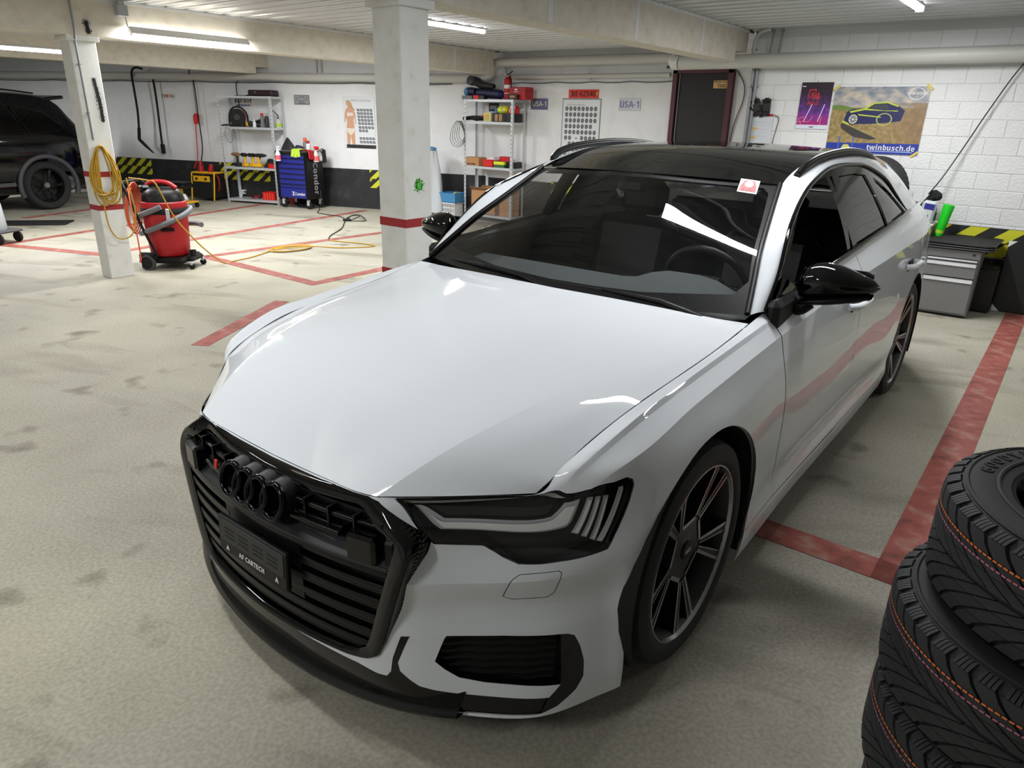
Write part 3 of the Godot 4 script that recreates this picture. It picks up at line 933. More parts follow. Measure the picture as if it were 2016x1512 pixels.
func prepare_rows():
	row_tan = []
	for j in 10:
		var P := []
		for i in 20:
			P.append(net(i, j))
		var T := tangents(P, UK)
		T[0] = Vector3(T[0].x, 0, 0)
		T[19] = Vector3(T[19].x, 0, 0)
		row_tan.append(T)
func row_at(j: int, u: float) -> Vector3:
	var i := mini(int(u), 18)
	return herm(net(i, j), net(i + 1, j), row_tan[j][i], row_tan[j][i + 1], UK[i + 1] - UK[i], u - i)
func column_at(u: float) -> Array:
	# [points of the 9 rows, tangents down the column, slopes, crease strengths]
	var P := []
	for j in 10:
		P.append(row_at(j, u))
	var T := tangents(P, VK)
	var S := []
	for j in 9:
		S.append((P[j + 1] - P[j]) / (VK[j + 1] - VK[j]))
	var i := mini(int(u), 18)
	var cr := []
	for j in 10:
		cr.append(lerpf(CREASE[j][i], CREASE[j][i + 1], u - i) if CREASE.has(j) else 0.0)
	return [P, T, S, cr]
func skin(nu := 10, nv := 5) -> B:
	prepare_rows()
	var us := []
	for i in 19:
		var k: int = nu if i < 17 else 4
		for s in k:
			us.append(i + float(s) / k)
	us.append(19.0)
	var cols := []
	for u in us:
		cols.append(column_at(u))
	var out := B.new()
	for j in 9:
		var h: float = VK[j + 1] - VK[j]
		var g := []
		var gv := []
		for c in cols:
			var row := []
			var rv := []
			var m0 = c[1][j] * (1.0 - c[3][j]) + c[2][j] * c[3][j]
			var m1 = c[1][j + 1] * (1.0 - c[3][j + 1]) + c[2][j] * c[3][j + 1]
			for s in nv + 1:
				var t := float(s) / nv
				row.append(herm(c[0][j], c[0][j + 1], m0, m1, h, t))
				rv.append(dherm(c[0][j], c[0][j + 1], m0, m1, h, t))
			g.append(row)
			gv.append(rv)
		var ns := []
		for i in us.size():
			var rn := []
			for s in nv + 1:
				var du: Vector3 = g[mini(i + 1, us.size() - 1)][s] - g[maxi(i - 1, 0)][s]
				if i == 0:
					du = Vector3(1, 0, 0)
				elif i == us.size() - 1:
					du = Vector3(-1, 0, 0)
				var m: Vector3 = gv[i][s].cross(du).normalized()
				rn.append(m)
			ns.append(rn)
		for i in us.size() - 1:
			for s in nv:
				var t0 := Vector2(met_u(us[i]), VK[j] + h * s / nv)
				var t1 := Vector2(met_u(us[i + 1]), VK[j] + h * (s + 1) / nv)
				out.tri(g[i][s], g[i + 1][s], g[i + 1][s + 1], ns[i][s], ns[i + 1][s], ns[i + 1][s + 1], t0, Vector2(t1.x, t0.y), t1)
				out.tri(g[i][s], g[i + 1][s + 1], g[i][s + 1], ns[i][s], ns[i + 1][s + 1], ns[i][s + 1], t0, t1, Vector2(t0.x, t1.y))
	return out
func met_u(u: float) -> float:
	var i := mini(int(u), 18)
	return lerpf(UK[i], UK[i + 1], u - i)

# cut a skin by an outline; how: 0 skin coordinates, 1 side view (z, y), 2 front view (x, y), 3 plan (x, z)
func flat_of(p: Vector3, t: Vector2, how: int) -> Vector2:
	match how:
		0: return t
		1: return Vector2(p.z, p.y)
		2: return Vector2(p.x, p.y)
	return Vector2(p.x, p.z)
func cut(s: B, poly: PackedVector2Array, how: int, inside: bool) -> B:
	var out := B.new()
	var rect := Rect2(poly[0], Vector2.ZERO)
	for p in poly:
		rect = rect.expand(p)
	for k in range(0, s.v.size(), 3):
		var a := flat_of(s.v[k], s.t[k], how)
		var b := flat_of(s.v[k + 1], s.t[k + 1], how)
		var c := flat_of(s.v[k + 2], s.t[k + 2], how)
		var r := Rect2(a, Vector2.ZERO).expand(b).expand(c)
		if not rect.intersects(r, true):
			if not inside:
				out.tri(s.v[k], s.v[k + 1], s.v[k + 2], s.n[k], s.n[k + 1], s.n[k + 2], a if how == 0 else s.t[k], b if how == 0 else s.t[k + 1], c if how == 0 else s.t[k + 2])
			continue
		var area := (b - a).cross(c - a)
		if absf(area) < 1e-9:
			var keep := Geometry2D.is_point_in_polygon((a + b + c) / 3.0, poly) == inside
			if keep:
				out.tri(s.v[k], s.v[k + 1], s.v[k + 2], s.n[k], s.n[k + 1], s.n[k + 2], s.t[k], s.t[k + 1], s.t[k + 2])
			continue
		var tri := PackedVector2Array([a, b, c])
		var pieces := Geometry2D.intersect_polygons(tri, poly) if inside else Geometry2D.clip_polygons(tri, poly)
		for q in pieces:
			if q.size() < 3:
				continue
			var idx := Geometry2D.triangulate_polygon(q)
			for m in range(0, idx.size(), 3):
				var pv := []
				var pn := []
				var pt := []
				for e in 3:
					var x := q[idx[m + e]]
					var w1 := (x - a).cross(c - a) / area
					var w2 := (b - a).cross(x - a) / area
					var w0 := 1.0 - w1 - w2
					pv.append(s.v[k] * w0 + s.v[k + 1] * w1 + s.v[k + 2] * w2)
					pn.append((s.n[k] * w0 + s.n[k + 1] * w1 + s.n[k + 2] * w2).normalized())
					pt.append(s.t[k] * w0 + s.t[k + 1] * w1 + s.t[k + 2] * w2)
				if (pv[1] - pv[0]).cross(pv[2] - pv[0]).length_squared() > 1e-14:
					out.tri(pv[0], pv[1], pv[2], pn[0], pn[1], pn[2], pt[0], pt[1], pt[2])
	return out
func mirrored(s: B) -> B:
	var o := B.new()
	var f := Vector3(-1, 1, 1)
	for k in range(0, s.v.size(), 3):
		o.tri(s.v[k] * f, s.v[k + 1] * f, s.v[k + 2] * f, s.n[k] * f, s.n[k + 1] * f, s.n[k + 2] * f, s.t[k], s.t[k + 1], s.t[k + 2])
	return o
func offset_skin(s: B, d: float) -> B:
	var o := B.new()
	o.v = s.v.duplicate()
	o.n = s.n.duplicate()
	o.t = s.t.duplicate()
	for k in o.v.size():
		o.v[k] += o.n[k] * d
	return o
func joined(a: B, b: B) -> B:
	var o := B.new()
	o.v = a.v + b.v
	o.n = a.n + b.n
	o.t = a.t + b.t
	return o
func inset(p: Array, d: float) -> PackedVector2Array:
	var r := Geometry2D.offset_polygon(PackedVector2Array(p), -d, Geometry2D.JOIN_ROUND)
	return r[0] if r.size() > 0 else PackedVector2Array(p)
# a smooth patch through a net of control points P[i][j], with a crease on one line
func patch(P: Array, nu: int, nv: int, crease_row := -1, strength := 0.0) -> B:
	var ni := P.size()
	var nj: int = P[0].size()
	var KU := [0.0]
	for i in range(1, ni):
		var l := 0.0
		for j in nj:
			l += P[i][j].distance_to(P[i - 1][j])
		KU.append(KU[i - 1] + l / nj)
	var KV := [0.0]
	for j in range(1, nj):
		var l := 0.0
		for i in ni:
			l += P[i][j].distance_to(P[i][j - 1])
		KV.append(KV[j - 1] + l / ni)
	var RT := []
	for j in nj:
		var line := []
		for i in ni:
			line.append(P[i][j])
		RT.append(tangents(line, KU))
	var cols := []
	for a in (ni - 1) * nu + 1:
		var u := float(a) / nu
		var i := mini(int(u), ni - 2)
		var line := []
		for j in nj:
			line.append(herm(P[i][j], P[i + 1][j], RT[j][i], RT[j][i + 1], KU[i + 1] - KU[i], u - i))
		var S := []
		for j in nj - 1:
			S.append((line[j + 1] - line[j]) / (KV[j + 1] - KV[j]))
		cols.append([line, tangents(line, KV), S])
	var out := B.new()
	for j in nj - 1:
		var g := []
		var gv := []
		var h: float = KV[j + 1] - KV[j]
		for c in cols:
			var m0 = c[1][j]
			var m1 = c[1][j + 1]
			if j == crease_row:
				m0 = m0 * (1 - strength) + c[2][j] * strength
			if j + 1 == crease_row:
				m1 = m1 * (1 - strength) + c[2][j] * strength
			var row := []
			var rv := []
			for s in nv + 1:
				row.append(herm(c[0][j], c[0][j + 1], m0, m1, h, float(s) / nv))
				rv.append(dherm(c[0][j], c[0][j + 1], m0, m1, h, float(s) / nv))
			g.append(row)
			gv.append(rv)
		for i in cols.size() - 1:
			for s in nv:
				var q := [[i, s], [i + 1, s], [i + 1, s + 1], [i, s + 1]]
				var pn := []
				for e in q:
					var du: Vector3 = g[mini(e[0] + 1, cols.size() - 1)][e[1]] - g[maxi(e[0] - 1, 0)][e[1]]
					pn.append(gv[e[0]][e[1]].cross(du).normalized())
				var flip := 1.0
				out.tri(g[i][s], g[i + 1][s], g[i + 1][s + 1], pn[0] * flip, pn[1] * flip, pn[2] * flip)
				out.tri(g[i][s], g[i + 1][s + 1], g[i][s + 1], pn[0] * flip, pn[2] * flip, pn[3] * flip)
	return out
func facing(s: B, dir: Vector3) -> B:
	# turn a patch so that it faces dir on the whole
	var sum := 0.0
	for m in s.n:
		sum += m.dot(dir)
	if sum >= 0.0:
		return s
	var o := B.new()
	for k in range(0, s.v.size(), 3):
		o.tri(s.v[k], s.v[k + 1], s.v[k + 2], -s.n[k], -s.n[k + 1], -s.n[k + 2], s.t[k], s.t[k + 1], s.t[k + 2])
	return o

const HEADLIGHT := [Vector2(0.4562, -0.01), Vector2(0.51, 0.0), Vector2(0.6268, 0.0), Vector2(0.80, 0.004), Vector2(0.8918, 0.0856), Vector2(0.9555, 0.1295), Vector2(1.029, 0.1527), Vector2(1.0822, 0.1609), Vector2(1.1042, 0.1721), Vector2(1.1056, 0.1832), Vector2(1.0816, 0.2094), Vector2(1.0508, 0.2362), Vector2(1.023, 0.2624), Vector2(1.0014, 0.2932), Vector2(0.959, 0.2937), Vector2(0.8864, 0.2988), Vector2(0.7928, 0.3032), Vector2(0.74, 0.3003), Vector2(0.6992, 0.2769), Vector2(0.6492, 0.2319), Vector2(0.5926, 0.2278), Vector2(0.536, 0.2213), Vector2(0.5204, 0.1892)]
const LIGHT_BAR := [Vector2(0.4964, 0.0486), Vector2(0.5138, 0.0496), Vector2(0.5642, 0.1094), Vector2(0.8192, 0.1318), Vector2(0.8636, 0.1082), Vector2(0.9143, 0.1399), Vector2(0.8789, 0.193), Vector2(0.8614, 0.2024), Vector2(0.5524, 0.1634)]
const LIGHT_FINS := [[Vector2(0.9354, 0.1485), Vector2(0.957, 0.1599), Vector2(0.8997, 0.2322), Vector2(0.8754, 0.2207)], [Vector2(0.9662, 0.1637), Vector2(0.9852, 0.1707), Vector2(0.9303, 0.2474), Vector2(0.9107, 0.2392)], [Vector2(0.9951, 0.1729), Vector2(1.0154, 0.1793), Vector2(0.9626, 0.2638), Vector2(0.9424, 0.254)], [Vector2(1.0634, 0.1756), Vector2(1.0798, 0.179), Vector2(1.0796, 0.1888), Vector2(0.9897, 0.2758), Vector2(0.968, 0.2654)]]
const WASHER := [Vector2(0.7054, 0.4175), Vector2(0.7352, 0.3498), Vector2(0.7498, 0.3348), Vector2(0.8506, 0.3342), Vector2(0.8605, 0.3434), Vector2(0.8605, 0.3629), Vector2(0.8382, 0.4169), Vector2(0.8156, 0.433), Vector2(0.7228, 0.431)]
const DUCT_MESH := [Vector2(0.5686, 0.5512), Vector2(0.7076, 0.5521), Vector2(0.8565, 0.5615), Vector2(0.8646, 0.6683), Vector2(0.7256, 0.6543), Vector2(0.6736, 0.6507), Vector2(0.6088, 0.6411), Vector2(0.569, 0.6236), Vector2(0.543, 0.6078)]
const DUCT_BLADE := [Vector2(0.8565, 0.5615), Vector2(0.8789, 0.5643), Vector2(0.8992, 0.5707), Vector2(0.9176, 0.5952), Vector2(0.9309, 0.6283), Vector2(0.9323, 0.6651), Vector2(0.9138, 0.6976), Vector2(0.8681, 0.7307), Vector2(0.8261, 0.7421), Vector2(0.8357, 0.7003), Vector2(0.8646, 0.6683)]
const BLADE := [Vector2(0.4548, 0.5558), Vector2(0.4784, 0.5533), Vector2(0.4448, 0.617), Vector2(0.4502, 0.6353), Vector2(0.4756, 0.6527), Vector2(0.5048, 0.6686), Vector2(0.5448, 0.6762), Vector2(0.5964, 0.6818), Vector2(0.7062, 0.6872), Vector2(0.8452, 0.6983), Vector2(0.8681, 0.7307), Vector2(0.8261, 0.7421), Vector2(0.7794, 0.7411), Vector2(0.6934, 0.7402), Vector2(0.59, 0.7412), Vector2(0.532, 0.7324), Vector2(0.478, 0.7188), Vector2(0.4218, 0.6848), Vector2(0.431, 0.6088)]
const CHIN := [Vector2(-0.01, 0.643), Vector2(0.33, 0.647), Vector2(0.385, 0.656), Vector2(0.412, 0.655), Vector2(0.4245, 0.640), Vector2(0.431, 0.6088), Vector2(0.46, 0.70), Vector2(0.52, 0.76), Vector2(-0.01, 0.76)]
const GRILLE := [Vector2(0, 0.700), Vector2(0.20, 0.703), Vector2(0.365, 0.711), Vector2(0.395, 0.704), Vector2(0.500, 0.632), Vector2(0.508, 0.612), Vector2(0.505, 0.585), Vector2(0.428, 0.325), Vector2(0.408, 0.278), Vector2(0.378, 0.258), Vector2(0.33, 0.250), Vector2(0.20, 0.246), Vector2(0, 0.244)]
const ARCH_R := 0.40
const WB := -2.925

func arch_poly(z: float, y: float, r: float) -> PackedVector2Array:
	var p := PackedVector2Array()
	for k in 41:
		var a := lerpf(-0.25, PI + 0.25, k / 40.0)
		p.append(Vector2(z + cos(a) * r, y + sin(a) * r))
	p.append(Vector2(z - r * 0.93, -0.1))
	p.append(Vector2(z + r * 0.93, -0.1))
	return p

func zg(x: float, y: float) -> float:
	# the face of the nose behind the grille
	var c := 0.885 - ((0.55 - y) * (0.55 - y) * 0.1 if y < 0.55 else (y - 0.55) * (y - 0.55) * 2.9)
	return c - 0.29 * x * x

func build_car():
	var car := thing("estate_car", "white estate car with black roof, black grille and two-tone wheels", "car")
	var s := skin()
	var af := arch_poly(0.0, 0.355, ARCH_R)
	var ar := arch_poly(WB, 0.36, 0.395)
	var gpoly := PackedVector2Array(GRILLE)
	gpoly.append(Vector2(-0.1, 0.244))
	gpoly.append(Vector2(-0.1, 0.700))
	var body := cut(cut(s, af, 1, false), ar, 1, false)
	body = cut(body, gpoly, 2, false)
	var hl := PackedVector2Array(HEADLIGHT)
	# ---- front bumper
	var bump_poly := PackedVector2Array([Vector2(-0.02, -0.05), Vector2(0.80, -0.05), Vector2(0.95, 0.20), Vector2(1.001, 0.2985), Vector2(1.12, 0.3229), Vector2(1.2345, 0.343), Vector2(1.35, 0.358), Vector2(1.40, 0.80), Vector2(-0.02, 0.80)])
	var nose := cut(body, bump_poly, 0, true)
	var bumper := cut(nose, Geometry2D.offset_polygon(hl, 0.003)[0], 0, false)
	for p in [DUCT_MESH, DUCT_BLADE, BLADE, CHIN]:
		bumper = cut(bumper, PackedVector2Array(p), 0, false)
	bumper = cut(bumper, Geometry2D.offset_polygon(PackedVector2Array(WASHER), 0.0012)[0], 0, false)
	put("front_bumper", joined(bumper, mirrored(bumper)), mats["paint"], car)
	var washer := cut(nose, PackedVector2Array(inset(WASHER, 0.0012)), 0, true)
	put("washer_cover", washer, mats["paint"], car)
	put("washer_cover", mirrored(washer), mats["paint"], car)
	var blade := joined(cut(nose, PackedVector2Array(BLADE), 0, true), cut(cut(nose, PackedVector2Array(CHIN), 0, true), PackedVector2Array(BLADE), 0, false))
	blade = offset_skin(blade, -0.004)
	put("lower_trim", joined(blade, mirrored(blade)), mats["gloss_black"], car, Transform3D.IDENTITY, "gloss black lower bumper trim")
	for sg in [1, -1]:
		var duct := Node3D.new()
		duct.name = "air_duct"
		car.add_child(duct, true)
		var dm := offset_skin(cut(nose, PackedVector2Array(DUCT_MESH), 0, true), -0.035)
		put("mesh_back", dm if sg > 0 else mirrored(dm), mats["cavity"], duct)
		var db := offset_skin(cut(nose, PackedVector2Array(DUCT_BLADE), 0, true), -0.001)
		put("blade", db if sg > 0 else mirrored(db), mats["gloss_black"], duct)
		for k in 7:
			var vv := 0.563 + k * 0.0145
			var bar := []
			for q in 13:
				var uu := 0.558 + 0.024 * q
				bar.append(Vector2(uu, vv - 0.0028 + (0.0016 if q % 4 < 2 else -0.0016)))
			for q in range(12, -1, -1):
				var uu := 0.558 + 0.024 * q
				bar.append(Vector2(uu, vv + 0.0028 + (0.0016 if q % 4 < 2 else -0.0016)))
			var pieces := Geometry2D.intersect_polygons(PackedVector2Array(bar), inset(DUCT_MESH, 0.004))
			for pc in pieces:
				var bb := offset_skin(cut(nose, pc, 0, true), -0.016)
				put("mesh_bar", bb if sg > 0 else mirrored(bb), mats["satin_black"], duct)
		# sides of the opening
		var wall := duct_wall(nose, PackedVector2Array(DUCT_MESH), -0.04)
		put("mesh_surround", wall if sg > 0 else mirrored(wall), mats["satin_black"], duct)
	# ---- headlights
	for sg in [1, -1]:
		var h := Node3D.new()
		h.name = "headlight"
		car.add_child(h, true)
		h.set_meta("label", "headlight with stepped light fins" )
		var area := cut(body, hl, 0, true)
		var parts := [["housing", offset_skin(area, -0.06), "cavity"], ["lens", offset_skin(cut(area, inset(HEADLIGHT, 0.010), 0, true), -0.0015), "lens"], ["lens_edge", offset_skin(cut(area, inset(HEADLIGHT, 0.012), 0, false), -0.002), "gloss_black"], ["light_bar", offset_skin(cut(area, PackedVector2Array(LIGHT_BAR), 0, true), -0.026), "lamp_grey"], ["bar_lip", offset_skin(cut(area, inset(LIGHT_BAR, 0.013), 0, true), -0.020), "lamp_strip"], ["module_band", offset_skin(cut(area, PackedVector2Array([Vector2(0.53, 0.062), Vector2(0.83, 0.098), Vector2(0.81, 0.120), Vector2(0.57, 0.10)]), 0, true), -0.035), "gloss_black"], ["top_band", offset_skin(cut(area, PackedVector2Array([Vector2(0.4704, 0.014), Vector2(0.7922, 0.03), Vector2(0.9147, 0.1097), Vector2(0.8997, 0.1088), Vector2(0.7876, 0.05), Vector2(0.4926, 0.03)]), 0, true), -0.022), "lamp_grey"]]
		for f in LIGHT_FINS:
			parts.append(["light_fin", offset_skin(cut(area, PackedVector2Array(f), 0, true), -0.018), "lamp_strip" if f == LIGHT_FINS[3] else "lamp_grey"])
			parts.append(["light_fin", offset_skin(cut(area, inset(f, 0.0055), 0, true), -0.014), "lamp_strip"])
		parts.append(["housing_wall", duct_wall(area, inset(HEADLIGHT, 0.011), -0.06), "gloss_black"])
		for p in parts:
			put(p[0], p[1] if sg > 0 else mirrored(p[1]), mats[p[2]], h)
	# ---- sides: wings, doors, sills, rear quarters, in side view
	var rest := cut(body, bump_poly, 0, false)
	rest = cut(rest, Geometry2D.offset_polygon(hl, 0.003)[0], 0, false)
	var fd := [Vector2(-0.617, 1.2), Vector2(-1.56, 1.2), Vector2(-1.56, 0.25), Vector2(-0.70, 0.245), Vector2(-0.635, 0.45), Vector2(-0.615, 0.70)]
	var rd := [Vector2(-1.56, 1.2), Vector2(-2.84, 1.2), Vector2(-2.83, 0.86)]
	for k in 12:
		var a := lerpf(1.42, 3.25, k / 11.0)
		rd.append(Vector2(WB + cos(a) * 0.435, 0.36 + sin(a) * 0.435))
	rd.append_array([Vector2(-2.36, 0.25), Vector2(-1.56, 0.25)])
	var sill := [Vector2(-0.36, 0.245), Vector2(-2.55, 0.25), Vector2(-2.55, -0.1), Vector2(-0.36, -0.1)]
	for sg in [1, -1]:
		var p := cut(cut(rest, inset(fd, 0.002), 1, true), PackedVector2Array(sill), 1, false)
		var d := put("front_door", p if sg > 0 else mirrored(p), mats["paint"], car)
		door_handle(d, -1.42, sg)
		p = cut(cut(rest, inset(rd, 0.002), 1, true), PackedVector2Array(sill), 1, false)
		d = put("rear_door", p if sg > 0 else mirrored(p), mats["paint"], car)
		door_handle(d, -2.56, sg)
		p = cut(rest, inset(sill, 0.002), 1, true)
		put("sill", p if sg > 0 else mirrored(p), mats["paint"], car)
		var fender_box := [Vector2(-0.613, 1.2), Vector2(-0.611, 0.70), Vector2(-0.631, 0.45), Vector2(-0.70, 0.246), Vector2(-0.30, 0.246), Vector2(0.9, 0.246), Vector2(0.9, 1.2)]
		p = cut(rest, PackedVector2Array(fender_box), 1, true)
		put("front_wing", p if sg > 0 else mirrored(p), mats["paint"], car)
		var q := cut(rest, PackedVector2Array([Vector2(-1.5, -0.1), Vector2(-1.5, 1.3), Vector2(-4.2, 1.3), Vector2(-4.2, -0.1)]), 1, true)
		q = cut(cut(q, PackedVector2Array(rd), 1, false), PackedVector2Array(sill), 1, false)
		q = cut(q, PackedVector2Array(fd), 1, false)
		put("rear_quarter", q if sg > 0 else mirrored(q), mats["paint"], car)
		# arch lips and liners
		for w in [[0.0, 0.355, ARCH_R, 0.0], [WB, 0.36, 0.395, 0.006]]:
			put("arch_liner", arch_liner(w[0], w[1], w[2], sg), mats["matt_black"], car)
	# painted structure under the panels, seen in the gaps
	var under := cut(cut(s, af, 1, false), ar, 1, false)
	under = offset_skin(cut(under, PackedVector2Array(HEADLIGHT), 0, false), -0.014)
	under = cut(under, PackedVector2Array(DUCT_MESH), 0, false)
	under = cut(under, gpoly, 2, false)
	put("inner_shell", joined(under, mirrored(under)), mats["paint"], car)
	put("floor_pan", bbox(Vector3(0, 0.16, -1.55), Vector3(1.5, 0.06, 4.3), 0.02), mats["cavity"], car)
	build_bonnet(car)
	build_grille(car)
	build_greenhouse(car)
	build_cabin(car)
	car_mirrors(car)
	for w in [[1, 0.0], [-1, 0.0], [1, WB], [-1, WB]]:
		car_wheel(car, w[0], w[1])

# the inner walls of an opening in the skin
func duct_wall(s: B, poly: PackedVector2Array, depth: float) -> B:
	var b := B.new()
	var edge := cut(s, poly, 0, true)
	# gather skin points on the outline by sampling it
	var pts := []
	for k in poly.size():
		var a := poly[k]
		var c := poly[(k + 1) % poly.size()]
		var n := maxi(2, int(a.distance_to(c) / 0.012))
		for q in n:
			pts.append(a.lerp(c, float(q) / n))
	var P := []
	var N := []
	for p in pts:
		var best := 0
		var bd := 1e9
		for k in edge.t.size():
			var d := edge.t[k].distance_squared_to(p)
			if d < bd:
				bd = d
				best = k
		P.append(edge.v[best])
		N.append(edge.n[best])
	var mid := Vector3.ZERO
	for p in P:
		mid += p / P.size()
	for k in P.size():
		var k2 := (k + 1) % P.size()
		if P[k].distance_to(P[k2]) > 1e-5:
			b.quad(P[k] - N[k] * 0.002, P[k2] - N[k2] * 0.002, P[k2] + N[k2] * depth, P[k] + N[k] * depth, mid - P[k])
	return b

func arch_liner(z: float, y: float, r: float, sg: int) -> B:
	var b := B.new()
	var g := []
	for k in 25:
		var a := lerpf(-0.45, PI + 0.45, k / 24.0)
		var row := []
		for x in [0.885, 0.86, 0.70, 0.56]:
			var rr := r + (0.0 if x > 0.88 else 0.004)
			row.append(Vector3(x * sg, y + sin(a) * rr, z + cos(a) * rr))
		g.append(row)
	b.sheet(g, Vector3(0, y, z), Vector3(0, -1, -1))
	for k in 24:
		b.ftri(Vector3(0.56 * sg, y, z), g[k][3], g[k + 1][3], Vector3(sg, 0, 0))
	return b

func door_handle(door: Node, z: float, sg: int):
	var b := B.new()
	var c := Vector3(0.905 * sg, 0.862, z)
	var pts := curve([c + Vector3(-0.012 * sg, 0.0, 0.115), c + Vector3(0.020 * sg, 0.004, 0.085), c + Vector3(0.030 * sg, 0.006, 0.0), c + Vector3(0.022 * sg, 0.004, -0.085), c + Vector3(-0.012 * sg, 0.0, -0.115)], 5)
	b.tube(pts, 0.015, 10)
	put("door_handle", b, mats["paint"], door)
	put("handle_cup", bbox(c + Vector3(-0.012 * sg, -0.004, 0.0), Vector3(0.012, 0.06, 0.12), 0.005), mats["satin_black"], door)

func bonnet_edge(u: float) -> Vector3:
	return row_at(0, u) + Vector3(-0.0035, 0.0, 0)

func build_bonnet(car: Node):
	var P := [
		[Vector3(0, 0.703, 0.813), Vector3(0.2, 0.706, 0.810), Vector3(0.385, 0.7135, 0.797), Vector3(0.545, 0.717, 0.665), bonnet_edge(3.98) + Vector3(0, 0, -0.003)],
		[Vector3(0, 0.792, 0.63), Vector3(0.22, 0.792, 0.625), Vector3(0.452, 0.790, 0.635), Vector3(0.585, 0.775, 0.562), bonnet_edge(4.62)],
		[Vector3(0, 0.851, 0.40), Vector3(0.25, 0.855, 0.40), Vector3(0.524, 0.850, 0.405), Vector3(0.635, 0.836, 0.385), bonnet_edge(5.52)],
		[Vector3(0, 0.887, 0.18), Vector3(0.27, 0.888, 0.18), Vector3(0.563, 0.875, 0.19), Vector3(0.66, 0.866, 0.175), bonnet_edge(6.5)],
		[Vector3(0, 0.910, -0.04), Vector3(0.28, 0.909, -0.04), Vector3(0.594, 0.891, -0.03), Vector3(0.68, 0.886, -0.045), bonnet_edge(7.5)],
		[Vector3(0, 0.928, -0.26), Vector3(0.29, 0.926, -0.265), Vector3(0.622, 0.907, -0.27), Vector3(0.70, 0.905, -0.275), bonnet_edge(8.5)],
		[Vector3(0, 0.943, -0.465), Vector3(0.3, 0.943, -0.475), Vector3(0.650, 0.932, -0.51), Vector3(0.715, 0.930, -0.525), bonnet_edge(9.62)]]
	var h := facing(patch(P, 12, 8, 2, 0.75), Vector3.UP)
	put("bonnet", joined(h, mirrored(h)), mats["paint"], car)
	var l := offset_skin(h, -0.016)
	put("bonnet_liner", joined(l, mirrored(l)), mats["paint"], car)
	# scuttle panel and wipers
	var cw := B.new()
	var g := []
	for k in 17:
		var x := -0.74 + 1.48 * k / 16.0
		var f := absf(x) / 0.74
		g.append([Vector3(x, 0.918 + 0.004 * f, -0.42 - 0.08 * f * f), Vector3(x, 0.912, -0.50 - 0.06 * f * f), Vector3(x, 0.925, -0.56 - 0.03 * f)])
	cw.sheet(g, Vector3.UP)
	put("scuttle_panel", cw, mats["satin_black"], car)
	for w in [[Vector3(0.50, 0.944, -0.525), Vector3(-0.04, 0.957, -0.505), 0.30], [Vector3(-0.12, 0.952, -0.495), Vector3(-0.60, 0.962, -0.545), 0.25]]:
		var wn := Node3D.new()
		wn.name = "wiper"
		car.add_child(wn, true)
		var a: Vector3 = w[0]
		var b: Vector3 = w[1]
		var mid := a.lerp(b, 0.5) + Vector3(0, 0.008, 0.012)
		put("blade", btube(curve([a, mid, b], 6), 0.009, 6), mats["satin_black"], wn)
		put("arm", btube([a + Vector3(0.10, -0.02, 0.02), a.lerp(b, 0.12) + Vector3(0, 0.010, 0.016), a.lerp(b, 0.55) + Vector3(0, 0.014, 0.018)], [0.013, 0.009, 0.006], 6), mats["satin_black"], wn)

func loop_points(half: Array, n: int) -> Array:
	# closed outline from a half outline (x >= 0, top to bottom), evenly spaced
	var full := []
	for p in half:
		full.append(p)
	for k in range(half.size() - 2, 0, -1):
		full.append(Vector2(-half[k].x, half[k].y))
	var lens := [0.0]
	for k in full.size():
		lens.append(lens[k] + full[k].distance_to(full[(k + 1) % full.size()]))
	var out := []
	var total: float = lens[full.size()]
	var seg := 0
	for k in n:
		var d := total * k / n
		while lens[seg + 1] < d:
			seg += 1
		var f: float = (d - lens[seg]) / (lens[seg + 1] - lens[seg])
		out.append(full[seg].lerp(full[(seg + 1) % full.size()], f))
	return out

